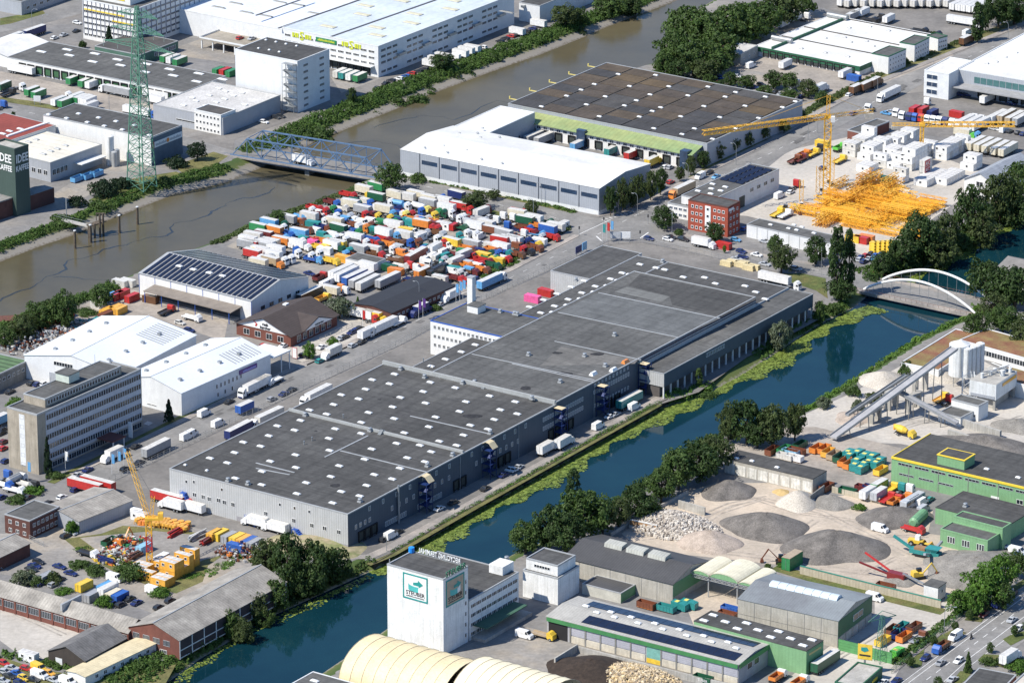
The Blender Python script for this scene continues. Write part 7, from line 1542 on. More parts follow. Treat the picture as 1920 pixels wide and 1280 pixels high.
tent('paler fabric barrel tent continuing from the first tent',(838,1338),30,28,12,TENTL)
B=Bld('edge_shed','grey roofed shed below the cream tent','shed',S=(633,1311),W=(540,1285),E=(680,1285),h=6);B.block(0,B.a,0,B.b,6,CONCD,FELT2,cop=COPEW,ch=.2);B.domes([(590,1277)],6,1.2,2.6)
# ---- green hall of the container service
B=Bld('green_container_hall','long green hall with yellow trimmed dark roof beside the container yard','warehouse',S=(2010,935),W=(1672,857),h=8.4,az=AZ,a=26);H=B.h;a,b=B.a,B.b
B.block(0,a,0,b,H,GREENL,FELT3,cop=None);B.part('yellow_fascia',MB().box(-.25,-.05,H - .35,.25,b+.05,H+.35),YELLOWT);B.part('yellow_fascia',MB().box(.26,b - .2,H - .35,a,b+.1,H+.3),YELLOWT)
for k in range(12):B.rowL(b - 2 - 6.2*(k+1),b - 2 - 6.2*k,1,H - 2.0,5.2,.9,mull=3,fm=FRAMEG);
for k in range(10):B.part('facade_rib',MB().box(-.1,b - 6.6 - 11*k,0,-.02,b - 6.4 - 11*k,H - .4),CONCD)
B.rowL(b - 24,b - 2,3,3.0,5.5,.7,mull=3,fm=FRAMEG);B.rowL(b - 55,b - 45,2,2.4,2.4,1.6);B.part('white_door',MB().box(-.1,b - 40,0,-.02,b - 37,3.2),FRAMEW)
p=B.on(1788,872,H);B.part('roof_hut',MB().box(p.x - 2,p.y - 5,H,p.x+5,p.y+5,H+3.2),GREENL);B.part('roof_hut_top',MB().box(p.x - 2.2,p.y - 5.2,H+3.21,p.x+5.2,p.y+5.2,H+3.5),YELLOWT);B.part('roof_hut_felt',MB().box(p.x - 1.6,p.y - 4.6,H+3.505,p.x+4.6,p.y+4.6,H+3.56),FELT3)
B.domes([(1909,896),(1850,880)],H,1,1.6)
B=Bld('dark_roof_store','low store with broad dark roof south of the green hall','shed',S=(1890,985),W=(1752,952),E=(1945,955),h=5.5);B.block(0,B.a,0,B.b,5.5,GREENL,FELT3,cop=FELT3,ch=.15);B.rvent([(1810,950)],5.5)
B=Bld('stepped_green_office','light green stepped office with narrow windows beside the gravel yard','office',S=(1880,991),by=1032,W=(1789,968),E=(1896,981));B.block(0,B.a,0,B.b,B.h,GREENL,FELT3,cop=GREENL,ch=.3)
b=B.b;B.block(-7.5,-.03,1,b+.5,5.4,GREENL,FELT2,name='front_wing',cop=GREENL);
for k in range(3):B.rowL(b*(.12+.3*k),b*(.28+.3*k),3,1.7,.8,2.2,x=-7.5,mull=0)
# ---- gravel storage shed
B=Bld('bulk_store','low open fronted store with stained white bay walls and dark roof','shed',S=(1524,898),W=(1357,860),h=5,az=AZ,a=9);a,b=B.a,B.b;B.block(0,a,0,b,5,CONW,FELT3,cop=FELT3,ch=.12);B.domes([(1381,860),(1410,865),(1457,877)],5,1,1.4)
for k in range(8):B.part('white_bay',MB().box(-.08,b*k/8+.3,.2,-.02,b*(k+1)/8 - .3,3.8),mat('stained_white_bay',(.68,.66,.60),.9,var=.2,scale=.6,streak=.4))
# ---- heaps
def heap(px,py,r,h,m,label,seed,ex=1.0,az=0.,name='gravel_heap',cat='heap'):
    rr=np.random.default_rng(seed);n,k=40,14;v=[];ph=rr.uniform(0,6.3,6)
    for j in range(k+1):
        for i in range(n):
            th=2*math.pi*i/n;q=j/k;w=1+.10*math.sin(2*th+ph[0])+.07*math.sin(3*th+ph[1])+.05*math.sin(5*th+ph[2])
            R_=r*q*w;z=h*(1.06 - math.sqrt(q*q+.05))*(1+.08*math.sin(3*th+ph[3]+3*q)*q)+rr.normal()*.07*(1 - q)
            v.append((R_*math.cos(th)*ex,R_*math.sin(th),z if j<k else -.05))
    f=[(j*n+i,(j+1)*n+i,(j+1)*n+(i+1)%n,j*n+(i+1)%n) for j in range(k) for i in range(n)]
    b_=MB().add(v,f);o=b_.obj(name,m,None,loc=(*g(px,py).xy,.04),rz=az);tag(o,label,cat);smooth(o.data);return o
GRV=mat('dark_gravel',(.125,.115,.105),.95,var=.2,scale=.25,fine=.25,c2=(.17,.155,.14),c2amt=.8,c2scale=.12,bump=.8);GRVL=mat('grey_gravel',(.24,.225,.20),.95,var=.2,scale=.3,fine=.25,bump=.8)
WHT=mat('white_chalk',(.60,.55,.47),.95,var=.15,scale=.3,fine=.25,c2=(.42,.38,.32),c2amt=.5,c2scale=.15,bump=.8);SNDH=mat('pink_sand',(.42,.35,.29),.95,var=.2,scale=.3,fine=.2,bump=.8);SOIL=mat('dark_compost',(.045,.032,.024),.95,var=.3,scale=.6,fine=.3,bump=.8)
heap(1437,990,12,6.2,GRV,'dark gravel heap with long slopes in the middle of the yard',1,1.15)
heap(1564,1030,14,7.6,GRV,'largest dark gravel heap rising over the sandy yard',2,1.15)
heap(1675,972,10,4.6,GRV,'dark gravel heap beside the green tank',3,1.2);heap(1367,922,8.5,4.6,GRV,'dark gravel heap below the canal trees',4,1.1)
heap(1496,943,7.5,5,WHT,'pale chalk heap against the bay walls',5);heap(1560,944,6.5,3.4,GRVL,'grey gravel heap beside the pale chalk',6,1.1);heap(1465,923,3,1.2,mat('yellow_sand',(.5,.36,.16),.95),'small yellow sand heap by the bay walls',7)
heap(1330,1020,9,5.5,SNDH,'pinkish sand heap with a dark crest',8,1.1);heap(1830,1065,15,4.5,GRVL,'broad grey gravel heap near the roadside trees',9,1.3,.4);heap(1795,1050,8,3,GRVL,'low gravel heap beside the screening machine',10)
heap(1845,840,13,5,GRV,'dark gravel heap held by the block wall',11,1.4,AZ - 1.57);heap(1690,1090,5,2,GRVL,'small gravel heap by the green bunker',12)
heap(1108,1258,12,4.5,SOIL,'dark compost heap behind the concrete wall',13,1.2,-.5);heap(596,1020,11,2.5,mat('sandy_soil',(.36,.30,.20),.95,var=.15,c2=(.16,.18,.07),c2amt=.4,c2scale=.2),'low sandy mound beside the warehouse corner',14,1.6,-.5)
heap(1655,715,9,4,WHT,'white aggregate heap beside the conveyor',15);heap(1755,705,8,4,WHT,'white aggregate heap near the silos',16);heap(1600,785,7,2.5,SNDH,'low sandy heap under the conveyor foot',17);heap(1905,800,8,3,GRVL,'grey aggregate heap at the yard edge',18)
def rubble(px,py,rx,ry,h,n,cols,label,seed,az):
    """Broken pieces spread over a mound: one mass nobody could count."""
    rr=np.random.default_rng(seed);b_=MB();ms=[mat('rubble_%d'%int(c[0]*1000),c,.95,var=.2,scale=1.) for c in cols]
    for k in range(n):
        th,d=rr.uniform(0,6.283),rr.random() ** .55;x,y=rx*d*math.cos(th),ry*d*math.sin(th);z=h*max(0,1 - d) ** .7+rr.uniform(-.2,.2);s=rr.uniform(.25,.85);u=rr.uniform(0,3.1);c_,s_=math.cos(u)*s,math.sin(u)*s
        b_.hexa([(x - c_,y - s_,z - .5),(x+s_*.7,y - c_*.7,z - .5),(x+c_,y+s_,z - .5),(x - s_*.7,y+c_*.7,z - .5)],[(x - c_*.8,y - s_*.9,z+s*.5),(x+s_*.6,y - c_*.6,z+s*.3),(x+c_*.7,y+s_*.9,z+s*.6),(x - s_*.6,y+c_*.6,z+s*.2)],int(rr.integers(len(ms))))
    tag(b_.obj('rubble_heap',ms,None,loc=(*g(px,py).xy,0),rz=az),label,'rubble',kind='stuff')
rubble(1262,988,17,11,5,2400,[(.55,.50,.43),(.45,.40,.34),(.33,.29,.25),(.60,.56,.50)],'pale demolition rubble heap behind the storage hall',1,AZ - 1.57)
rubble(1190,1272,16,9,3.5,1800,[(.58,.44,.24),(.48,.38,.25),(.65,.55,.38),(.30,.24,.17)],'heap of split waste wood in front of the solar hall',2,AZ - 1.57)
rubble(1855,1085,9,6,2,500,[(.5,.46,.40),(.36,.33,.3)],'scattered broken stones behind the white hut',3,0);rubble(1750,690,10,6,3,500,[(.6,.57,.52),(.5,.47,.42)],'white broken stone beside the silo tower',4,0)
# ---- retaining walls
def wall_px(name,label,pts,h,th,m,cap=None,z0=-.1,cat='wall',posts=0):
    t=thing(name,label,cat,(0,0,0))
    for i in range(len(pts) - 1):
        p,q=g(*pts[i]),g(*pts[i+1]);d=q - p;L=d.length;n=max(1,int(L/3.0)) if posts else 1
        for k in range(n):
            o=link('wall_panel',cached(('wp',round(L/n,2),h,th,m.name),lambda:MB().box(.02,-th/2,z0,L/n - .02,th/2,h).mesh('wall_panel',m)),t,(*(p+d*k/n).xy,0),math.atan2(d.y,d.x))
        if cap:link('coping',MB().box(0,-th/2 - .08,h+.002,L,th/2+.08,h+.2).mesh('coping',cap),t,(*p.xy,0),math.atan2(d.y,d.x))
    return t
GRN_=mat('wall_cap_green',(.05,.22,.16),.6);YWALL=mat('wall_cream_panels',(.47,.42,.32),.9,var=.1,streak=.25)
wall_px('yard_wall','long cream panel wall with green coping along the gravel yard',[(1500,1075),(1640,1110),(1764,1140)],2.6,.35,YWALL,GRN_,posts=1)
wall_px('yard_wall','grey concrete wall retaining the compost heap',[(1082,1222),(1160,1242),(1290,1275),(1400,1300)],2.0,.5,CONC);wall_px('yard_wall','short concrete wall returning towards the tent',[(1082,1222),(1040,1248)],2.6,.5,CONC)
wall_px('bunker_wall','rusty stained bunker wall by the rubble heap',[(1182,988),(1232,999)],2.6,.5,mat('rusty_concrete',(.36,.22,.12),.9,var=.25,streak=.4),COPEW);wall_px('bunker_wall','concrete bunker wall above the rubble heap',[(1272,952),(1322,966)],2.8,.5,CONC);wall_px('bunker_wall','concrete kerb wall along the canal trees',[(1145,1005),(1200,972),(1290,925)],1.2,.4,CONC)
wall_px('block_wall','pale concrete block wall around the dark gravel',[(1778,822),(1862,848)],3.4,1.0,CONC,posts=1);wall_px('block_wall','pale concrete block wall behind the dark gravel',[(1806,800),(1876,822)],2.8,1.0,CONC,posts=1);wall_px('bunker_wall','dark steel wall beside the pale chalk heap',[(1518,945),(1545,925)],3.0,.4,CONCD);wall_px('bunker_wall','sandy bunker wall behind the small trucks',[(1560,922),(1650,944)],2.0,.4,YWALL)
wall_px('green_fence','solid green board fence beside the grey roofed hall',[(1572,1218),(1605,1226),(1640,1236),(1672,1244)],3.6,.25,mat('green_boards',(.10,.30,.11),.6,stripe='z',period=.9,depth=.2),cat='fence',posts=1)
# ---- concrete works: silo tower, silos, plant building, conveyors, red roofs
P_=mat('plant_white_steel',(.66,.67,.66),.6,var=.1,scale=.3,streak=.2)
B=Bld('concrete_plant','white concrete mixing plant building with pipework on the roof','plant',S=(1868,722),by=771,W=(1822,710),E=(1900,694));H=B.h;a,b=B.a,B.b
B.part('upper_wall',MB().box(0,0,4,a,b,H),P_);B.part('roof',MB().box(.1,.1,H+.003,a - .1,b - .1,H+.1),CONC);B.part('support',MB().box(.4,.4,0,1.2,1.2,3.99).box(a - 1.2,.4,0,a - .4,1.2,3.99).box(.4,b - 1.2,0,1.2,b - .4,3.99).box(a - 1.2,b - 1.2,0,a - .4,b - .4,3.99).box(2,2,0,a - 2,b - 2,3.98),CONC)
B.part('cladding_lower',MB().box(-.15,.5,4.2,-.02,b - .5,H*.55),GREYC);B.part('yellow_sign',MB().box(a*.3,-.2,H - 2,a*.95,-.03,H - .9),pc('amber'))
for k in range(9):x,y=rnd.uniform(.8,a - .8),rnd.uniform(.8,b - .8);B.part('roof_filter',MB().cyl(x,y,H+.11,H+rnd.uniform(1,2.4),rnd.uniform(.4,.8),10),P_);B.part('roof_pipe',MB().tube((x,y,H+1),(rnd.uniform(.8,a - .8),rnd.uniform(.8,b - .8),H+2),.15,6),STEEL)
B=Bld('control_cabin','low white control cabin at the foot of the mixing plant','building',S=(1835,762),by=790,W=(1786,748),E=(1850,752));B.block(0,B.a,0,B.b,B.h,WHITEW,FELT2,cop=COPE);B.rowL(.5,B.b - .5,4,1.2,1.4,1.1);B.block(-8,-.05,2,B.b,3.0,SW,FELT2,name='lower_wing',cop=COPE)
silo('silo_tower','broad white aggregate silo tower fed by the long conveyor',(1797,722),3.6,15.2,P_,z0=4);
for k,px in enumerate(((1812,727),(1820,724),(1828,721),(1836,717))):silo('silo','slim white cement silo in the row beside the tower',px,1.5,14.5,P_,group='cement silos',z0=4)
b_=MB();[box_truss(b_,(x,0,0),(x,0,10),1.0,6,.1) for x in (0,)];o_=thing('pipe_rack','lattice pipe rack between silos and plant','frame',g(1812,745));box_truss(MB(),(0,0,0),(0,0,9),3.0,4,.15).obj('rack_frame',P_,o_);box_truss(MB(),(4,0,0),(4,0,9),3.0,4,.15).obj('rack_frame',P_,o_)
def conveyor(label,p,q,zp,zq,w,m,legs_,mesh_name='conveyor'):
    P,Q=g(*p,zp),g(*q,zq);d=(Q - P);n=Vector((-d.y,d.x,0)).normalized()*w/2;t=thing(mesh_name,label,'conveyor',(0,0,0));u=Vector((0,0,1))
    MB().hexa([P - n,Q - n,Q+n,P+n],[P - n+u*.5,Q - n+u*.5,Q+n+u*.5,P+n+u*.5]).obj('belt_trough',m,t)
    MB().hexa([P - n*1.1+u*.5,Q - n*1.1+u*.5,Q - n+u*.5,P - n+u*.5],[P - n*1.1+u*1.0,Q - n*1.1+u*1.0,Q - n+u*1.0,P - n+u*1.0]).obj('side_rail',STEEL,t);MB().hexa([P+n+u*.5,Q+n+u*.5,Q+n*1.1+u*.5,P+n*1.1+u*.5],[P+n+u*1.0,Q+n+u*1.0,Q+n*1.1+u*1.0,P+n*1.1+u*1.0]).obj('side_rail',STEEL,t)
    for k in range(legs_):
        c_=P+d*(k+.7)/(legs_+.6)
        for s_ in (-1,1):MB().bar((c_.x+n.x*s_*1.4,c_.y+n.y*s_*1.4,0),(c_.x+n.x*s_,c_.y+n.y*s_,c_.z),.3).obj('leg',CONCD,t)
    return t
BELT=mat('belt_cover_grey',(.34,.34,.35),.6,var=.1)
conveyor('long covered conveyor climbing to the silo tower',(1562,822),(1790,655),1,17,3.0,BELT,6);conveyor('short conveyor running down to the gravel bunker',(1688,738),(1795,795),8,2,2.2,BELT,3);conveyor('slender conveyor behind the long covered one',(1588,780),(1700,705),3,8,1.4,STEEL,4)
for x,y,w,h_,lb in ((1672,765,3,6,'concrete trestle under the long conveyor near its middle'),(1712,768,4,5,'concrete trestle where both conveyors cross'),(1725,735,4,7,'concrete trestle below the upper conveyor'),(1640,790,3,4,'concrete trestle near the conveyor foot')):tag(MB().box(-w,-1,0,-w+1,1,h_).box(w - 1,-1,0,w,1,h_).box(-w - .3,-1.2,h_,w+.3,1.2,h_+.8).obj('trestle',CONC,None,loc=g(x,y),rz=AZ),lb,'trestle')
RTR=mat('sedum_red_roof',(.26,.11,.065),.9,var=.2,scale=.2,fine=.15,c2=(.20,.16,.06),c2amt=.5,c2scale=.1)
B=Bld('red_roof_terrace','low white building with red planted roof by the canal trees','building',S=(1760,695),W=(1712,672),E=(1830,626),h=3.8);B.block(0,B.a,0,B.b,3.8,WHITEW,RTR,cop=COPEW,ch=.3)
B=Bld('red_roof_range','long red planted roof range behind the silos','building',S=(1985,690),W=(1815,632),h=4.5,az=R(48),a=16);B.block(0,B.a,0,B.b,4.5,WHITEW,RTR,cop=COPEW,ch=.3);B.rowL(2,B.b - 2,16,1.5,2.6,2,gm=GLASS)
B=Bld('red_roof_range','long red planted roof range nearest the mixing plant','building',S=(2010,748),W=(1882,690),h=5,az=R(48),a=12);B.block(0,B.a,0,B.b,5,WHITEW,RTR,cop=COPEW,ch=.3)
B=Bld('grey_gable_house','grey roofed house behind trees near the arched bridge','house',S=(1960,540),W=(1862,512),E=(2020,512),h=5);B.gable(0,B.a,0,B.b,5,9,'y',WHITEW,mat('grey_tiles',(.20,.19,.18),.9,stripe='x',period=.5,depth=.15))
# ---- vehicles, skips and machines
fleet('in the closed skip rows of the container yard','closed teal skips','620,850,press,teal,a;680,830,press,teal,a;735,850,press,teal,a;790,860,press,teal,a;840,890,press,teal,a;675,890,press,teal,a;730,915,press,teal,a;765,900,press,teal,a;660,925,press,teal,a;705,945,press,teal,a;820,910,press,teal,a;610,830,press,teal,a',1440,640)
fleet('in the skip row of the container yard','open skips in the container yard','365,790,skip,orange,rust,a;420,795,skip,orange,rust,a;450,820,skip,amber,rust,a;490,840,skip,tan,tan,a;540,860,skip,darkgreen,rust,a;575,890,skip,orange,rust,a;615,910,skip,orange,tan,a;845,955,skip,yellow,orange,a;30,805,skip,rust,rust,a;120,800,skip,green,rust,a;170,820,skip,lightblue,rust,b;215,810,skip,rust,rust,b;130,850,skip,offwhite,tan,b;200,860,skip,white,white,b;240,765,skip,darkgreen,rust,a;440,1080,skip,rust,rust,a;600,1110,skip,darkgreen,rust,b;720,1090,skip,maroon,rust,b;780,1090,skip,navy,rust,b',1440,640)
fleet('in the small lorry row below the green hall','lorries below the green hall','850,1085,rigid,white,green,a;925,1095,flat,yellow,yellow,a;990,1105,tractor,teal,a;1050,1115,tractor,white,a;750,1140,swap,white,a;830,1150,swap,silver,a;900,1165,flat,red,red,a;955,1185,tipper,red,orange,a;1030,1170,tipper,orange,orange,a;1085,1195,bus,silver,a;1155,1200,van,white,a;1190,1180,hatch,navy,a;1215,1180,hatch,teal,a;1165,1255,van,silver,a',1440,640)
t=place(Vector((*g(1697,818).xy,.06)),AZ - R(95),'flat','yellow','yellow','x',None)
tag(t,'yellow concrete mixer lorry parked at the concrete works','lorry');t.name='mixer_lorry'
for c_ in list(t.children):
    if c_.name.startswith('load_bed'):bpy.data.objects.remove(c_)
MB().tube((-4.2,0,2.9),(-2.6,0,2.4),.6,12,0,1.25).tube((-2.6,0,2.4),(-.6,0,2.2),1.25,12,0,1.25).tube((-.6,0,2.2),(.8,0,2.0),1.25,12,0,.7).obj('mixer_drum',pc('yellow'),t);MB().box(-4.6,-.4,1.4,-4.1,.4,3.4).obj('chute',pc('amber'),t)
fleet('under the mixing plant','plant vehicles','1300,415,flat,yellow,amber,a;1345,440,tractor,red,a',1440,640)
fleet('in the open skip bay beside the green fence','skips beside the green fence','930,870,skip,rust,rust,a;1000,850,skip,teal,rust,a;980,900,skip,navy,rust,a;1095,850,skip,rust,offwhite,a;1020,920,skip,orange,rust,a;1130,930,flat,rust,grey,a;860,950,skip,yellow,silver,a;970,1040,press,lime,a;430,1130,trailer,darkgreen,a',1440,960)
fleet('between the halls of the recycling yard','skips of the recycling yard','1160,705,skip,teal,rust,b;1010,680,skip,rust,orange,b;1260,690,press,teal,b;1330,680,press,teal,b;1640,715,skip,blue,offwhite,b;1620,755,skip,rust,orange,b;1435,1235,skip,darkgreen,rust,b;415,895,iso6,silver,b',960,960)
fleet('in the recycling yard near the tent','vehicles near the tent','92,915,van,white,b;235,905,flat,yellow,tan,b',960,960)
fleet('in the yard of the green flat hall','lorries of the green flat hall','75,1220,tipper,white,orange,a;240,1260,tipper,white,orange,a',1440,960)
fleet('parked beside the grey roofed hall','vehicles beside the grey hall','800,635,van,white,b;840,120,van,white,b',1440,960)
fleet('on the tree lined boulevard','boulevard traffic','1295,1125,sedan,grey,a;1430,1110,hatch,white,A;1180,1090,hatch,navy,A;1300,1000,tipper,blue,brown,A;1405,925,van,white,A;1620,765,hatch,maroon,A;1755,650,rigid,navy,white,A;1835,610,hatch,dark,A;1830,803,sedan,silver,a;1880,870,hatch,white,A;1385,1250,sedan,silver,a;960,1262,sedan,navy,A;860,1275,sedan,white,A;1820,1085,rigid,white,white,a;1775,255,hatch,white,b;1890,320,hatch,blue,b;1870,290,van,white,b',1440,960)
mc=thing('motorcycle','dark motorcycle with rider on the boulevard','motorcycle',g(1821,1197),R(243));wm_=wheel_mesh(.32,.14)
for x in (-.7,.7):link('wheel',wm_,mc,(x,0,.32))
MB().profile([(-.8,.5),(.6,.45),(.75,.9),(.3,.95),(-.3,.8),(-.85,.85)],-.18,.18,'y').obj('frame',pc('black'),mc)
rd=tag(rows_mesh('rider',[[(-.3,-.2,.85),(-.05,-.2,.85),(-.05,.2,.85),(-.3,.2,.85)],[(-.25,-.25,1.2),(.05,-.25,1.2),(.05,.25,1.2),(-.25,.25,1.2)],[(-.1,-.24,1.5),(.15,-.24,1.5),(.15,.24,1.5),(-.1,.24,1.5)],[(0,-.1,1.58),(.15,-.1,1.58),(.15,.1,1.58),(0,.1,1.58)],[(-.06,-.15,1.66),(.22,-.15,1.66),(.22,.15,1.66),(-.06,.15,1.66)],[(-.02,-.1,1.88),(.18,-.1,1.88),(.18,.1,1.88),(-.02,.1,1.88)]],None).obj('person',pc('dark'),None,loc=g(1821,1197),rz=R(243)),'person in dark clothing riding the motorcycle on the boulevard','person')
def excavator(px,az,c,label,boom=R(40)):
    t=thing('excavator',label,'excavator',(*g(*px).xy,.05),az)
    for y in (-1.1,1.1):MB().profile([(-2,.15),(-1.7,0),(1.7,0),(2,.15),(2,.7),(1.7,.9),(-1.7,.9),(-2,.7)],y - .3,y+.3,'y').obj('track',RUBBER,t)
    MB().box(-2.2,-1.2,1.0,1.2,1.2,2.0).box(-2.2,-1.2,2.0,-.6,1.2,2.6).obj('upper_body',pc(c),t);MB().box(-.4,.2,2.0,1.2,1.2,3.2).obj('cab',GLASS,t)
    MB().hexa([(1.0,-.35,1.4),(1.4,-.35,1.4),(1.4,.05,1.4),(1.0,.05,1.4)],[(3.9,-.35,4.4),(4.3,-.35,4.6),(4.3,.05,4.6),(3.9,.05,4.4)]).obj('boom',pc(c),t);MB().hexa([(6.2,-.3,1.3),(6.5,-.3,1.4),(6.5,0,1.4),(6.2,0,1.3)],[(4.0,-.3,4.6),(4.4,-.3,4.8),(4.4,0,4.8),(4.0,0,4.6)]).obj('arm',pc(c),t);MB().profile([(5.6,.4),(6.9,.3),(6.6,1.4),(6.0,1.5)],-.7,.4,'y').obj('bucket',pc('rust'),t);return t
excavator((1722,1084),R(20),'yellow','yellow excavator reaching over the crushed stone');excavator((228,1022),R(60),'orange','orange excavator standing in the crane depot scrap')
excavator((1470,400),R(-20),'yellow','yellow excavator beside the crane section yard');excavator((1466,1055),R(180),'rust','rusty excavator arm beside the green bunker')
t=thing('wheel_loader','yellow and white wheel loader beside the teal screener','loader',(*g(1720,1022).xy,.05),R(-25))
for x in (-1.7,1.7):
    for y in (-1.2,1.2):link('wheel',wheel_mesh(.85,.6),t,(x,y,.85))
MB().box(-3,-1,.9,2,1,2.0).obj('body',pc('yellow'),t);MB().box(-.6,-.8,2.0,.9,.8,3.5).obj('cab',[FRAMEW],t);MB().hexa([(1.6,-.7,1.2),(2,-.7,1.2),(2,.7,1.2),(1.6,.7,1.2)],[(4.0,-.7,.9),(4.2,-.7,1.1),(4.2,.7,1.1),(4.0,.7,.9)]).obj('lift_arm',pc('yellow'),t);MB().profile([(4,.2),(5.2,.15),(4.5,1.5),(4,1.5)],-1.5,1.5,'y').obj('bucket',pc('amber'),t)
TQ=pc('teal');t=thing('screening_machine','turquoise mobile screening machine with raised conveyor arms','machine',(*g(1735,1043).xy,.05),R(-28))
MB().box(-5,-1.4,.9,5,1.4,2.2).obj('chassis',TQ,t);MB().hexa([(1,-1.3,2.21),(4,-1.3,2.21),(4,1.3,2.21),(1,1.3,2.21)],[(.4,-1.9,3.5),(5,-1.9,3.5),(5,1.9,3.5),(.4,1.9,3.5)]).obj('hopper',TQ,t);MB().box(-3.5,-1.2,2.21,.2,1.2,3.0).obj('screen_deck',mat('screen_rust',(.3,.17,.09),.8),t)
for y in (-1.2,1.2):MB().box(-3,y - .3,0,3,y+.3,.9).obj('track',RUBBER,t)
for a_,b_p in (((-4,0,1.5),(-11,0,5)),((2,-1,1.5),(3,-8,4.2)),((2,1,1.5),(3,6,3.6))):
    d_=(Vector(b_p) - Vector(a_)).normalized();MB().bar(a_,b_p,.75).obj('conveyor_arm',TQ if b_p[0]<0 else STEEL,t)
t=thing('stone_crusher','red stone crusher with two long conveyor arms','machine',(*g(1682,1088).xy,.05),R(-35));MB().box(-3,-1.3,.6,3,1.3,2.6).obj('body',pc('darkred'),t);MB().bar((-2,.6,2),(-13,2.2,5.6),.5).obj('conveyor_arm',pc('red'),t);MB().bar((-2,-.6,1.6),(-12,-3,4.4),.5).obj('conveyor_arm',pc('darkred'),t);MB().bar((2,0,2.8),(14,-1,.8),.55).obj('conveyor_arm',STEEL,t)
for x in (-2,2):MB().box(x - .3,-1.4,0,x+.3,1.4,.6).obj('support',RUBBER,t)
fleet('beside the stone crusher','containers by the crusher','885,545,skip,rust,rust,b',1440,960)
t=thing('site_hut','white hut on legs beside the yard wall','hut',(*g(1752,1122).xy,.05),AZ);MB().box(-2.5,-2.5,.6,2.5,2.5,5).obj('wall',WHITEW,t);MB().box(-2.7,-2.7,5.01,2.7,2.7,5.25).obj('roof',FELT2,t);link('window',win_mesh(1,1.2,FRAMEW,GLASS,0),t,(0,-2.51,2.6));[MB().box(x,y,0,x+.3,y+.3,.59).obj('leg',STEEL,t) for x in (-2.4,2.1) for y in (-2.4,2.1)]
t=thing('green_bunker','light green site container with flat cream top by the sandy yard','container',(*g(1485,1062).xy,.05),AZ);link('container_shell',iso_mesh(8.0,'green',3.0,4.2),t);MB().box(-4,-1.5,4.22,4,1.5,4.35).obj('roof_sheet',pc('tan'),t)
t=thing('storage_tank','long green horizontal tank beside the gravel heap','tank',(*g(1722,982).xy,.05),AZ+R(8));MB().tube((-5,0,2),(-4.4,0,2),1.0,14,0,1.7).tube((-4.4,0,2),(4.4,0,2),1.7,14).tube((4.4,0,2),(5,0,2),1.7,14,0,1.0).obj('shell',mat('tank_green',(.16,.33,.17),.5),t);MB().box(-3,-1.2,0,-2.4,1.2,.6).box(2.4,-1.2,0,3,1.2,.6).obj('cradle',CONC,t)
fleet('in front of the green tank','small lorries by the tank','1090,115,flat,red,red,b',1440,960)
# ---- yellow sign pylon, green gate building by the boulevard
t=thing('sign_board','yellow square company sign with teal emblem on a post','sign',g(1621,1262),AZ - R(75));MB().box(-2.2,-.15,4.6,2.2,.15,9.4).obj('panel',pc('yellow'),t);MB().box(-2.3,-.1,4.5,2.3,.1,4.6).box(-.3,-.1,0,.3,.1,4.5).obj('post',STEEL,t);MB().profile([(-1.2,7.4),(-.2,7.0),(1.2,7.6),(.6,8.6),(-1.2,8.4)],-.22,-.16,'y').obj('emblem',TEAL,t);MB().box(-1.7,-.22,5.7,1.7,-.16,6.2).obj('name_bar',SB,t)
B=Bld('gate_building','dark green gate building with yellow lettering by the boulevard','building',S=(1612,1290),E=(1662,1254),h=3.4,az=R(62),b=8);B.block(0,B.a,0,B.b,3.6,GRB,CONC,cop=GRB,ch=.4);strokes(B,'R',B.a*.65,-.06,1.5,4,1.0,5,YELLOWT)
B=Bld('roadside_shed','flat dark roofed building beyond the boulevard','building',S=(1862,1310),W=(1800,1290),E=(1888,1262),h=4);B.block(0,B.a,0,B.b,4,BRICK,FELT3,cop=COPE,ch=.15);B.rowR(1,B.a - 1,4,1.2,1.4,1.4)
B=Bld('roadside_house','pale roofed building at the lower right corner','building',S=(1950,1320),W=(1880,1300),E=(1990,1270),h=5);B.block(0,B.a,0,B.b,5,WHITEW,mat('pale_roof_tan',(.5,.46,.4),.9),cop=COPE)
t=thing('power_pylon','small green lattice pylon mast by the boulevard','pylon',g(1652,1240),R(30));legs('leg',1.5,.4,0,15,PG,t,.12);b_=MB();lattice(b_,1.5,.4,0,15,6,.06);b_.obj('bracing',PG,t);MB().bar((-5,0,14),(5,0,14),.22).bar((-5,0,14),(0,0,16.5),.15).bar((5,0,14),(0,0,16.5),.15).obj('crossarm',PG,t)
lt=[o for o in bpy.data.objects if o.name.startswith('roll_off_skip') and 'dark green roll off skip between the halls' in o.get('label','')]
for t in lt[:1]:o=link('lettering',text_mesh('STEUBER',1.1,FRAMEW,.02),t,(0,-1.30,.8));o.rotation_euler=(R(90),0,0)
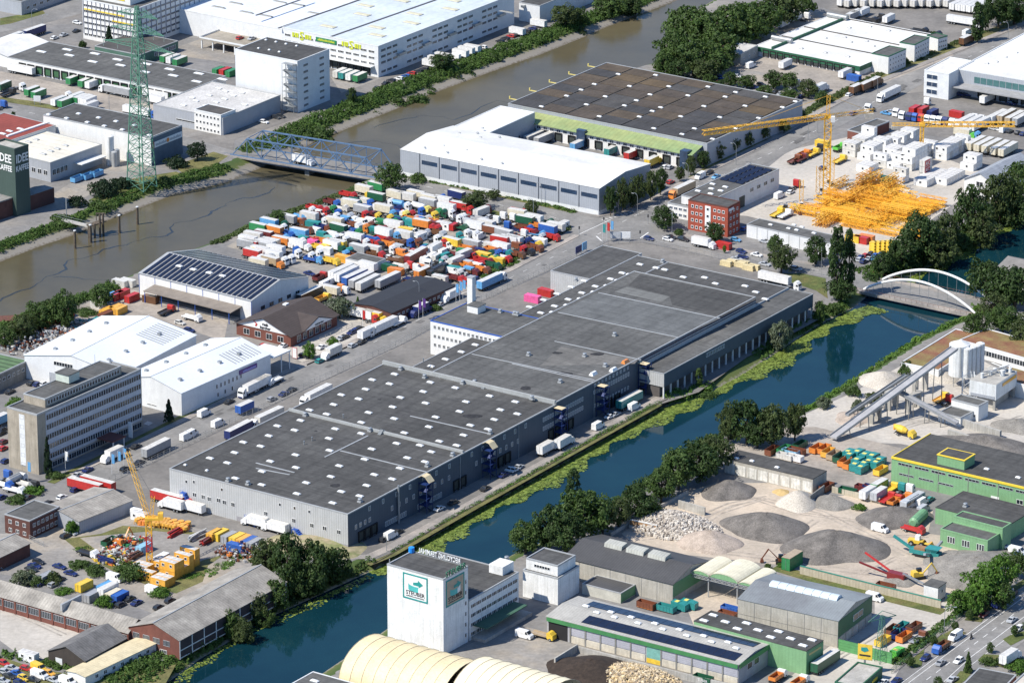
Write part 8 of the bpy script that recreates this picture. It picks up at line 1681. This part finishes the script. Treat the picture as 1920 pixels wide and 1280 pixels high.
# ================================================================= trees, scrub, water lilies
def leafmat(n,c,c2):
    m=mat('leaves_'+n,c,.6,var=.38,scale=3.0,fine=.34,c2=c2,c2amt=.9,c2scale=1.7,spec=.25,trans=.25)
    return m
LEAF=dict(dark=leafmat('dark',(.028,.058,.016),(.052,.092,.024)),mid=leafmat('mid',(.042,.085,.020),(.078,.130,.032)),bright=leafmat('bright',(.065,.15,.018),(.10,.20,.03)),
            olive=leafmat('olive',(.050,.080,.025),(.080,.11,.035)),silver=leafmat('silver',(.10,.135,.075),(.16,.19,.12)),conifer=leafmat('conifer',(.016,.036,.016),(.026,.050,.022)))
BARK=mat('bark',(.075,.058,.042),.95,var=.25,scale=2.)
def leaf_quads(C,N,s,rg,flat=.35):
    """Leaf-shaped quads at C, facing roughly along N."""
    n=len(C);N=N+rg.normal(0,.55,(n,3));N /= np.linalg.norm(N,axis=1)[:,None]+1e-9
    A=np.cross(N,rg.normal(0,1,(n,3)));A /= np.linalg.norm(A,axis=1)[:,None]+1e-9;Bv=np.cross(N,A);s=s[:,None]
    V=np.stack([C - A*s,C - Bv*s*.6,C+A*s,C+Bv*s*.6],1).reshape(-1,3)
    return V,np.arange(4*n).reshape(-1,4)
def crown_mesh(kind,seed,m):
    def mk():
        rg=np.random.default_rng(seed*7+len(kind));nc,nl,ls={'round':(130,34,.058),'poplar':(90,40,.085),'conifer':(80,38,.10),'bush':(46,44,.075)}[kind]
        th=rg.uniform(0,6.283,nc);u=rg.uniform(-1,1,nc);rad=rg.uniform(.50,.92,nc)
        lob=1+.20*np.sin(2*th+seed)+.17*np.sin(3*th+2*seed+3*u)
        if kind=='round':c=np.stack([np.sqrt(1 - u*u)*np.cos(th)*rad*lob,np.sqrt(1 - u*u)*np.sin(th)*rad*lob,.53+.44*u*rad*(1+.1*np.sin(th*2+seed))],1);cr,cz=rg.uniform(.12,.27,nc),.42
        elif kind=='poplar':h=rg.uniform(.08,.98,nc);w=np.sin(np.clip(h,.02,.98)*math.pi) ** .55*.75;c=np.stack([np.cos(th)*w*rad,np.sin(th)*w*rad,h],1);cr,cz=rg.uniform(.20,.34,nc),.16
        elif kind=='conifer':h=rg.uniform(.06,.98,nc);w=(1 - h)*.95;c=np.stack([np.cos(th)*w*rad,np.sin(th)*w*rad,h],1);cr,cz=rg.uniform(.14,.26,nc)*(1.2 - h*.7),.25
        else:c=np.stack([np.sqrt(1 - u*u)*np.cos(th)*rad*lob,np.sqrt(1 - u*u)*np.sin(th)*rad*lob,.10+.62*np.abs(u)*rad+.15*rg.random(nc)],1);cr,cz=rg.uniform(.22,.36,nc),.55
        d=rg.normal(0,1,(nc,nl,3));d /= np.linalg.norm(d,axis=2)[...,None];d[...,2]=np.abs(d[...,2])*1.0 - .25
        P=c[:,None]+d*cr[:,None,None]*rg.uniform(.75,1.05,(nc,nl,1))*np.array([1,1,cz*1.6]);N=d+np.array([0,0,.35])+(c[:,None] - np.array([0,0,.5]))*.4
        P=P.reshape(-1,3);P[:,2]=np.maximum(P[:,2],.02)
        V,Fq=leaf_quads(P,N.reshape(-1,3),rg.uniform(.7,1.3,len(P))*ls,rg);
        if kind in ('poplar',):V[:,2]=P.repeat(4,0)[:,2]+(V[:,2] - P.repeat(4,0)[:,2])*.3
        elif kind != 'bush':V[:,2]=P.repeat(4,0)[:,2]+(V[:,2] - P.repeat(4,0)[:,2])*.6
        return np_mesh('crown',V,Fq,m)
    return cached(('crown',kind,seed,m.name),mk)
def trunk_mesh(kind,seed):
    def mk():
        r=random.Random(seed);b=MB();b.tube((0,0,-.02),(0.02,0,.35),.075,7,0,.055).tube((.02,0,.35),(0,.02,.85),.055,6,0,.02)
        for k in range(6):a_=r.random()*6.3;z=r.uniform(.25,.55);b.tube((0,0,z),(math.cos(a_)*r.uniform(.3,.65),math.sin(a_)*r.uniform(.3,.65),z+r.uniform(.12,.3)),.03,5,0,.012)
        return b.mesh('trunk',BARK)
    return cached(('trunk',kind,seed),mk)
KN=dict(round='broadleaf tree',poplar='tall columnar poplar',conifer='dark conifer',bush='rounded bush');nt_=0
HUE=dict(dark='dark green',mid='green',bright='bright green',olive='olive green',silver='silvery',conifer='deep green')
def trees(where,group,table,kind='round',hue='mid'):
    """table: 'x,top row,base row,width' in photo pixels; kind and hue may follow."""
    global nt_
    for e_ in table.split(';'):
        q=e_.strip().split(',')
        if len(q)<4:continue
        x,yt,yb,w=map(float,q[:4]);kd=q[4] if len(q)>4 else kind;hu=q[5] if len(q)>5 else rnd.choice((hue,hue,'mid','olive','dark'))
        p=g(x,yb);z0=float(ground_z(np.array([[p.x,p.y]]))[0]);p=g(x,yb,z0);sc=F/(p - CAMP).length;r=w/2/sc*1.08;h=max(hgt(x,yb,yt) ,1.2) if kd != 'bush' else max((yb - yt)/sc/.94*.9,1.0)
        h=min(h,30);t=thing('bush' if kd=='bush' else 'tree','%s%s %s %s'%('tall ' if h>15 and kd=='round' else ('small ' if h<7 and kd=='round' else ''),HUE[hu],KN[kd],where),'bush' if kd=='bush' else 'tree',(p.x,p.y,z0 - .1),rnd.random()*6.28,group);nt_+=1;sd_=nt_%7
        link('crown',crown_mesh(kd,sd_,LEAF[hu]),t,None,0,(r,r,h));link('trunk',trunk_mesh(kd,sd_%3),t,None,0,(r if kd=='round' else r*.9,r if kd=='round' else r*.9,h*(1 if kd != 'bush' else .6)))
trees('on the canal bank above the arched bridge','trees above the arched bridge','1820,350,458,72;1875,318,432,66;1908,300,402,60;1725,393,492,78;1770,400,484,62;1690,440,503,62;1760,438,507,72;1842,398,470,62;1897,368,432,62;1655,470,515,46;1800,430,475,50',hue='dark')
trees('beyond the arched bridge','trees beyond the arched bridge','1850,488,562,84;1902,494,580,84;1880,570,624,62;1918,590,655,60;1830,583,640,44;1862,548,600,50',hue='olive')
trees('standing by the bridge approach','trees at the bridge approach','1568,422,562,40,poplar,dark;1590,430,556,30,poplar,dark;1578,520,566,54,round,dark;1465,455,512,50,round,olive;1530,444,496,48,round,dark;1452,440,474,30,round,mid;1535,562,612,26,round,mid;1560,560,590,40,bush,mid')
trees('on the south canal bank','trees on the south canal bank','1400,748,832,72;1447,754,836,62;1490,750,826,44,round,olive;1365,754,830,42,round,olive;1312,828,902,84;1272,838,917,74;1342,813,884,64;1195,913,977,64;1160,930,987,52;1240,876,942,62;1075,878,962,34,poplar,dark;1095,914,1012,90;1030,944,1032,74;985,974,1037,64;1062,958,1037,74;1130,930,1002,56;1420,790,840,50;1215,930,975,46;1545,737,764,28,bush,silver;1608,742,768,22,bush,silver;1640,728,752,34,bush,olive;1600,715,742,30,bush,mid;1700,668,700,30,bush,mid',hue='dark')
trees('on the canal bank below the warehouse corner','trees below the warehouse corner','500,1008,1092,62;540,1003,1102,72;590,1013,1102,74;626,1024,1097,64;577,1048,1127,64;515,1083,1152,54;430,1138,1202,40,round,mid;480,1108,1172,52;455,1158,1212,42;545,1048,1122,52;495,1140,1180,40',hue='dark')
trees('beside the columned warehouse wing','trees by the warehouse wing','1460,598,662,44,round,silver;1310,690,726,18,poplar,mid;1290,730,752,56,bush,mid;1320,728,750,50,bush,mid')
trees('by the blue truss bridge approach','trees by the truss bridge','730,306,358,54;893,358,395,48;520,394,420,38;926,354,375,26;997,374,402,28,round,olive;785,320,340,36,bush,mid',hue='mid')
trees('in the row beside the white roofed hall','row of street trees by the halls','1145,345,405,26;1168,335,396,28;1195,325,386,28;1220,318,376,26;1238,310,366,26;1295,290,330,22;1318,280,316,26;1275,310,341,20;1345,265,301,28;1375,255,286,26;1400,245,276,26;1430,235,262,26;1470,224,250,22;1185,350,390,22;1500,205,225,24',hue='olive')
trees('at the street junction','trees at the junction','1245,387,430,48,round,dark;1340,416,456,38,round,dark;1273,425,440,18,bush,mid;1358,458,475,8,round,bright')
trees('in the riverside wood','riverside wood','1290,8,92,84;1330,18,102,94;1375,3,82,92;1260,58,132,64;1300,72,142,72;1342,92,142,62;1420,-2,72,92;1462,-12,52,84;1270,108,152,54;1320,108,152,54;1400,28,84,74;1352,58,122,72;1245,92,147,42;1500,-20,30,60;1235,130,150,30',hue='mid')
trees('in the shaded car park','car park trees','1450,130,167,36;1480,134,170,36;1515,150,182,42;1400,140,166,32;1370,134,162,32;1432,158,186,30;1330,138,162,26;1385,163,182,26;1480,165,190,34;1540,170,195,26;1350,150,170,30;1465,190,205,24,bush,mid',hue='mid')
trees('on the north river bank','trees on the north river bank','1060,6,52,50;1085,14,52,34;1140,-10,37,64;1180,-10,37,54;1082,42,70,36,bush,olive;1160,-15,32,54;660,163,197,20,round,dark;830,98,132,44;800,155,178,40,bush,mid;740,172,202,48,bush,mid;780,172,197,44,bush,mid;600,230,264,54,bush,mid;572,234,260,44,bush,mid;700,195,215,40,bush,olive;870,120,145,40,bush,mid;920,95,118,40,bush,mid;540,250,275,40,bush,mid;850,130,155,36,bush,olive',hue='mid')
trees('beside the sorting yard','trees by the sorting yard','1832,5,80,30,poplar,dark;1872,-10,52,54;1902,-10,47,54;1848,0,60,30,round,dark;1815,110,136,14;1750,55,70,14,bush,mid;1698,105,120,14,bush,mid;1750,128,145,14;1900,10,45,40',hue='dark')
trees('in the roastery garden','roastery garden trees','195,330,367,52,bush,conifer;230,325,352,44,bush,conifer;370,265,301,34,round,conifer;330,286,312,44,bush,conifer;145,362,387,32,bush,conifer;310,325,350,40,bush,dark;205,48,95,24,conifer,conifer;155,72,91,14,bush,dark;25,205,220,8,bush,dark;118,400,420,60,bush,mid;185,370,395,50,bush,mid')
trees('by the builders yard on the river','trees by the builders yard','75,563,622,64;120,545,617,58;45,588,642,54;190,533,577,48;10,608,652,44;100,558,604,54;162,576,588,44,bush,mid',hue='mid')
trees('beside the slab office','trees by the slab office','28,740,766,34,bush,bright;317,748,792,24,conifer,conifer;90,818,893,22,conifer,conifer;105,880,895,30,bush,mid;30,925,940,40,bush,mid;60,905,925,40,bush,bright')
trees('in the shop forecourt','trees by the shop','637,553,597,48,round,silver;671,556,586,16,conifer,bright;580,640,673,26,round,bright;625,627,646,20,bush,bright;700,610,625,18,bush,mid;815,568,580,26,bush,mid')
trees('in the crane depot','crane depot bushes','45,1058,1094,46,bush,silver;100,1064,1092,34,bush,olive;245,1048,1082,60,bush,mid;70,1072,1095,34,bush,mid;120,1098,1110,34,bush,bright;195,1110,1135,34,bush,bright;150,1045,1062,40,bush,mid;135,965,1000,26,bush,bright;180,1052,1075,40,bush,mid;300,1095,1115,40,bush,bright')
trees('beside the boulevard','boulevard trees','1845,1058,1132,80,round,bright;1872,1038,1112,64,round,bright;1825,1098,1152,48,round,bright;1907,1028,1082,44,round,mid;1795,1103,1152,44,round,bright;1880,1088,1142,44,round,mid;1815,1221,1260,20,conifer,mid;1857,1203,1224,14,round,mid;1902,1170,1192,16,round,mid;1759,1266,1292,18,round,mid;1791,1163,1182,16,round,mid;1818,1140,1162,16,round,mid;1750,1190,1208,16,round,mid;1707,1228,1250,18,round,mid;1910,1228,1258,42,bush,bright;1935,1160,1185,30,round,mid;1612,940,955,24,bush,bright;1465,1052,1062,16,bush,bright;1855,1225,1245,30,bush,mid;1690,1215,1230,30,bush,dark;1725,1190,1205,26,bush,dark;1440,1052,1065,14,bush,mid')

def scrub(label,line,width,hgt_,dens,hue,seed,off=0.,name='bank_scrub',wz=None,leaf=.36):
    """Dense low growth along a pixel line: one mass of leaves on a bumpy surface."""
    rg=np.random.default_rng(seed);c=np.array([(*g(x,y,-1.).xy,) for x,y in line]);seg=np.diff(c,axis=0);L=np.hypot(*seg.T);Ps=[]
    for i in range(len(seg)):
        n=int(L[i]*width*dens*1.55);t=rg.random(n)[:,None];d=seg[i]/L[i];nn=np.array([-d[1],d[0]]);Ps.append(c[i]+seg[i]*t+nn*((rg.random(n) - .5)*width+off)[:,None])
    C=np.vstack(Ps);z=ground_z(C);
    keep=(z>-1.75) ;C,z=C[keep],z[keep];nc,nl=len(C),30
    cr=rg.uniform(.7,1.5,nc)*(.7+.5*np.sin(C[:,0]*.35)*np.sin(C[:,1]*.31)).clip(.45,1.2);hh=hgt_*rg.uniform(.45,1.1,nc)*(.75+.45*np.sin(C[:,0]*.23+1)*np.sin(C[:,1]*.19)).clip(.4,1.2)
    d=rg.normal(0,1,(nc,nl,3));d /= np.linalg.norm(d,axis=2)[...,None];d[...,2]=np.abs(d[...,2])
    P=np.concatenate([C,z[:,None]],1)[:,None]+d*np.stack([cr,cr,hh],1)[:,None];N=d+np.array([0,0,.3])
    V,Fq=leaf_quads(P.reshape(-1,3),N.reshape(-1,3),rg.uniform(.6,1.3,nc*nl)*leaf,rg)
    m=SCR[hue];tag(link(name,np_mesh(name,V,Fq,m)),label,'scrub',kind='stuff')
def scm(n,c,c2):return mat('scrub_'+n,c,.65,var=.3,scale=.25,fine=.25,c2=c2,c2amt=.9,c2scale=.12,spec=.25,trans=.2)
SCR=dict(green=scm('green',(.048,.105,.020),(.080,.145,.030)),dark=scm('dark',(.024,.055,.014),(.045,.085,.02)),bright=scm('bright',(.07,.16,.022),(.11,.20,.035)),dry=scm('dry',(.10,.12,.04),(.07,.11,.03)))
scrub('dense green scrub along the north river bank',[(1250,-15),(1180,12),(1060,56),(960,92),(880,120),(800,148),(740,172),(680,197),(600,230),(520,265),(462,290)],11,2.2,.55,'green',1)
scrub('green scrub on the river bank below the pylon',[(428,315),(350,338),(300,350),(220,383),(150,414),(60,446),(0,470),(-40,485)],9,1.7,.55,'green',2)
scrub('scrub fringe on the builders yard bank',[(-20,625),(60,597),(150,566),(225,538)],7,2.2,.5,'green',3);scrub('scrub fringe along the used lorry yard bank',[(395,465),(470,429),(560,398),(640,370),(690,350)],4,1.5,.5,'dry',4)
scrub('dark scrub beneath the canal trees above the bridge',[(1930,395),(1800,458),(1700,508),(1640,534)],12,2.4,.45,'dark',5);scrub('green hedge mass between car park and canal',[(1615,520),(1680,505),(1735,487)],11,2.6,.5,'green',6)
scrub('shrubs on the canal bank below the wing end',[(1600,570),(1545,596),(1490,628),(1420,672)],7,1.8,.45,'green',7);scrub('shrubs at the quay end below the wing',[(1345,724),(1290,742),(1248,752)],6,2.0,.55,'bright',8)
scrub('leafy bank below the warehouse corner',[(705,1060),(640,1082),(560,1112),(480,1150),(410,1190)],8,2.2,.5,'dark',9);scrub('bright green bushes along the brick hall bank',[(420,1196),(340,1240),(280,1262),(200,1285)],16,2.6,.5,'green',10);scrub('green hedge around the car dump',[(0,1232),(60,1240),(140,1262),(200,1275)],5,1.6,.5,'green',16)
scrub('green bank along the concrete works',[(1840,582),(1765,606),(1712,632),(1665,660),(1615,692),(1565,724),(1512,756),(1465,780)],10,2.2,.55,'bright',11);scrub('undergrowth under the south bank trees',[(1465,782),(1400,803),(1320,826),(1250,862),(1215,900),(1170,922),(1090,978),(1000,1010),(950,1032)],12,3.2,.42,'dark',12)
scrub('roadside shrubs below the depot',[(1500,222),(1540,200),(1650,143),(1760,98),(1850,62)],4,1.2,.5,'dry',13);scrub('hedge along the boulevard fence',[(1680,1252),(1720,1215),(1770,1175),(1830,1128),(1900,1075)],3,1.6,.6,'green',14);scrub('weeds along the street edge of the lorry yard',[(1062,430),(1030,450),(960,490),(905,516)],4,1.4,.6,'dry',15)
scrub('hedge in front of the white roofed hall',[(760,336),(850,352),(980,380),(1080,402)],2.5,1.1,.6,'green',17);scrub('grassy strip on top of the quay',[(735,1040),(880,957),(960,912),(1100,834),(1236,758)],1.2,.5,1.2,'bright',18,leaf=.22);scrub('weeds between depot scrap rows',[(150,1030),(230,1062),(300,1085),(380,1085),(470,1040)],5,.7,.35,'bright',19,leaf=.25);scrub('climbing weeds in the lorry yard corner',[(900,525),(930,505),(960,492)],8,1.6,.45,'green',20)
# water lilies: countless floating leaves along the quay
LILY=mat('lily_leaves',(.10,.175,.022),.45,var=.45,scale=.6,fine=.4,c2=(.19,.25,.05),c2amt=.9,c2scale=.3,spec=.4,world=True)
def lilies(label,line,n,wmax,seed):
    rg=np.random.default_rng(seed);c=np.array([(*g(x,y,CANZ).xy,) for x,y in line]);seg=np.diff(c,axis=0);L=np.hypot(*seg.T);i=rg.choice(len(seg),n,p=L/L.sum());t=rg.random(n)[:,None];d=seg[i]/L[i][:,None];nn=np.stack([d[:,1],-d[:,0]],1)
    nn *= np.sign(nn[:,:1]);s=c[i]+seg[i]*t;u=rg.random(n) ** .85;wl=wmax*(.78+.22*np.sin(s[:,0]*.16)+.18*np.sin(s[:,1]*.43+1));P=s+nn*(u*wl)[:,None]
    nz=np.sin(P[:,0]*1.1+1.7*np.sin(P[:,1]*.9))*np.sin(P[:,1]*1.3+1.2*np.sin(P[:,0]*.7));keep=rg.random(n)<np.clip(.95 - .75*u ** 2+.45*nz,.04,1);P=P[keep];sd_,_=sdist(P,CAN,CW);P=P[sd_<-.3];k=6;m=len(P);r=rg.uniform(.18,.46,m);a=rg.uniform(0,6.28,m)[:,None]+np.arange(k)[None]*(2*math.pi/k);til=rg.normal(0,.12,(m,2))
    X=np.cos(a)*r[:,None];Y=np.sin(a)*r[:,None];Z=CANZ+.05+rg.uniform(0,.16,m)[:,None]+X*til[:,:1]+Y*til[:,1:]
    V=np.stack([P[:,:1]+X,P[:,1:]+Y,Z],-1).reshape(-1,3);tag(link('water_lilies',np_mesh('water_lilies',V,np.arange(m*k).reshape(-1,k),LILY)),label,'water lilies',kind='stuff')
lilies('yellow green water lilies along the warehouse quay',[(1385,700),(1310,742),(1240,766),(1150,815),(960,923),(880,966),(740,1048),(690,1072)],27000,9.0,1)
lilies('water lilies below the columned wing and bridge',[(1625,572),(1590,586),(1530,615),(1440,673),(1385,702)],10000,9.5,2);lilies('water lilies above the arched bridge',[(1930,398),(1800,470),(1700,524),(1650,545)],9000,6.5,3);lilies('sparse lilies by the brick hall',[(690,1078),(560,1136),(480,1172),(400,1222),(300,1290)],1500,5,4)
# ================================================================= street furniture
def lamp(px,az,h=9.0,lab='curved grey street lamp beside the main street',arm=2.2):
    t=thing('street_lamp',lab,'lamp',(*g(*px).xy,.05),az,'street lamps')
    link('post',cached(('lpost',h,arm),lambda:(lambda b:[b.tube((0,0,0),(0,0,h - 1.6),.11,6,0,.08)]+[b.tube((arm*(1 - math.cos(a0))*.6,0,h - 1.6+1.6*math.sin(a0)),(arm*(1 - math.cos(a0+.4))*.6,0,h - 1.6+1.6*math.sin(a0+.4)),.07,5) for a0 in (0,.4,.8,1.2,1.6)] and b)(MB()).mesh('post',STEEL)),t)
    link('lamp_head',cached('lhead',lambda:MB().box(-.3,-.14,-.1,.6,.14,.08).mesh('lamp_head',COPE)),t,(arm*.95,0,h - .25))
for x,y in ((786,572),(1000,415),(1160,402),(1195,405),(1015,385),(1150,338) if 0 else (1290,348)):lamp((x,y),AZ+R(90))
for x,y in ((1515,262),(1533,250),(1645,185),(1750,150),(1380,310),(1890,80)):lamp((x,y),AZ+R(90),9,'grey street lamp along the upper main street')
for x,y in ((1770,1192),(1868,1118),(1912,1085)):lamp((x,y),R(10),9.5,'tall curved lamp on the boulevard verge',3.2)
for x,y in ((725,1033),(1232,742)):lamp((x,y),AZ+R(90),5,'short lamp post on the quay path',.6)
for x,y in ((1540,505),(1430,490),(1260,440)):lamp((x,y),R(90),8,'street lamp on the bridge approach street')
for x,y in ((80,60),(205,210),(60,50)):lamp((x,y),R(0),8,'lamp mast in the loading yard')
def fence(label,line,h,step,m,rails=2,gap=None,mesh=True,name='fence',group=None):
    t=thing(name,label,'fence',(0,0,0),0,group);pm=cached(('fp',h,m.name),lambda:MB().box(-.05,-.05,0,.05,.05,h).mesh('fence_post',m));b=MB()
    for i in range(len(line) - 1):
        p,q=g(*line[i]),g(*line[i+1]);d=q - p;n=max(1,int(d.length/step));az=math.atan2(d.y,d.x)
        for k in range(n+1):link('fence_post',pm,t,(*(p+d*k/n).xy,.03),az)
        for r_ in range(rails):link('rail',MB().box(0,-.025,h*(r_+1)/rails - .08,d.length,.025,h*(r_+1)/rails).mesh('rail',m),t,(*p.xy,.02),az)
    return t
FM=mat('fence_steel',(.30,.30,.29),.6,var=.1)
fence('long steel fence between main street and warehouse yard',[(205,905),(330,845),(452,786),(600,715),(752,645),(892,569),(1000,520),(1100,476)],2.0,3.2,FM,3)
fence('steel fence curving round the warehouse forecourt',[(1118,472),(1140,460),(1200,455),(1320,480),(1440,510)],2.2,3.2,FM,3);fence('low steel guard rail along the quay',[(700,1052),(735,1034),(880,951),(960,906),(1100,828),(1238,752)],.9,3.0,FM,2,name='guard_rail')
fence('green boundary fence along the boulevard',[(1672,1262),(1720,1222),(1770,1182),(1830,1136),(1900,1082)],1.8,3.0,mat('fence_green',(.05,.13,.07),.6),3);fence('steel fence at the used lorry yard front',[(930,392),(1000,408),(1062,424)],2.0,3,FM,3);fence('steel gate fence beside the brick office yard',[(55,1012),(82,1025)],1.8,2,COPE,3);fence('low fence between haulage yard and street',[(600,640),(660,612),(730,604)],1.6,3,FM,3)
fence('fence along the bridge approach street',[(1310,462),(1440,498),(1560,520),(1605,532)],1.6,4,FM,2)
def flag(px,h,c,label,w=1.2,fh=3.4,grp='banner flags'):
    t=thing('banner_flag',label,'flag',(*g(*px).xy,.03),AZ - R(90),grp);MB().cyl(0,0,0,h,.06,6).obj('flagpole',COPEW,t)
    v=[(.05+w*i/4,.12*math.sin(i*1.6),z) for z in (h - fh,h - .1) for i in range(5)];b=MB().add(v+[(x,y+.03,z) for x,y,z in v],[(i,i+1,i+6,i+5) for i in range(4)]+[(15+i,16+i,11+i,10+i) for i in range(4)]);b.obj('banner',pc(c),t)
for x,y,c,l in ((210,890,'skyblue','sky blue banner flag by the yard fence'),(222,885,'skyblue','sky blue banner flag by the yard fence'),(232,879,'skyblue','sky blue banner flag by the yard fence'),(123,885,'white','white banner flag before the slab office'),(53,905,'skyblue','sky blue banner flag at the lorry lot corner'),(1130,455,'teal','teal banner flag at the junction corner'),(1138,452,'red','red banner flag at the junction corner'),(1145,449,'skyblue','sky blue banner flag at the junction corner'),(785,600,'purple','violet banner flag at the warehouse gate'),(793,596,'purple','violet banner flag at the warehouse gate'),(855,568,'skyblue','sky blue banner flag behind the white office'),(862,564,'skyblue','sky blue banner flag behind the white office'),(868,561,'skyblue','sky blue banner flag behind the white office'),(680,618,'red','slim red flag at the shop forecourt')):flag((x,y),7.5,c,l)
def board(px,az,w,h,z,c,label,m2=None):
    t=thing('advertising_board',label,'billboard',(*g(*px).xy,.03),az);MB().box(-w/2,-.12,z,w/2,.12,z+h).obj('panel',pc(c),t);MB().box(-w/2+.15,-.16,z+.15,w/2 - .15,-.121,z+h - .15).obj('poster',m2 or FRAMEW,t)
    for x in (-w*.4,w*.4):MB().box(x - .1,-.1,0,x+.1,.1,z).obj('post',STEEL,t)
for px,az,w,h,z,c,l,m in (((1154,452),AZ - R(60),4.2,2.8,.9,'grey','grey framed poster board at the junction',pc('silver')),((1172,452),AZ - R(60),4.2,2.8,.9,'white','white poster board at the junction',None),((1085,478),AZ,4,2.8,.8,'navy','navy poster board at the street end',pc('navy')),((1096,472),AZ,3,3,.8,'skyblue','sky blue poster board at the street end',pc('lightblue')),((553,673),AZ - R(90),2,4,.3,'red','white and red shop sign at the street',None),((70,197),AZ - R(60),3,2.4,1.5,'white','white billboard beside the loading yard',None),((245,822),AZ - R(90),1.6,5.5,.4,'white','tall white company sign before the slab office',None)):board(px,az,w,h,z,c,l,m)
for x,y in ((1086,442),(1132,425),(1200,450),(1215,420),(1150,410)):
    t=thing('traffic_light','traffic light post at the street junction','traffic light',(*g(x,y).xy,.05),AZ,'junction traffic lights');MB().cyl(0,0,0,3.6,.08,6).obj('post',STEEL,t);MB().box(-.2,-.2,2.6,.2,.2,3.7).obj('signal_head',pc('dark'),t)
# warehouse yard odds and ends
fleet('at the yard docks of the warehouse','containers at the warehouse yard','155,950,iso6,pink,b;255,905,iso6,red,b',960,320)
fleet('on the quay road beside the warehouse','vehicles on the quay road','265,800,rigid,white,white,a;395,755,rigid,white,white,a;20,960,sedan,white,a;50,940,sedan,silver,a;645,630,van,white,a;735,560,sedan,white,a;775,545,sedan,silver,a;915,485,van,white,a;880,450,trailer,teal,a',960,640)
fleet('in the shade of the warehouse wall','vehicles on the quay road','1375,1250,sedan,white,a;1480,1205,sedan,dark,a;1720,1100,sedan,dark,a;1855,1000,sedan,navy,a;1910,955,sedan,white,a',480,640);fleet('by the warehouse canal corner','vehicles on the quay road','1010,170,van,white,a;1065,145,sedan,dark,a;960,200,hatch,dark,a',480,960)
for k,(x,y) in enumerate(((1362,498),(1374,496),(1388,500),(1404,506),(1395,498),(1414,505))):
    tag(MB().box(-2.4,-1.1,0,2.4,1.1,.15).box(-2.3,-1.05,.16,2.3,1.05,.7).box(-2.2,-1.0,.72,2.3,.95,1.3).box(-2.3,-.9,1.32,2.1,1.0,1.8).obj('pallet_stack',mat('pale_pallet_wood',(.62,.52,.30),.8,var=.15),None,loc=(*g(x,y).xy,.05),rz=AZ - R(90)),'stack of pale timber pallets on the warehouse forecourt','pallets','pallet stacks')
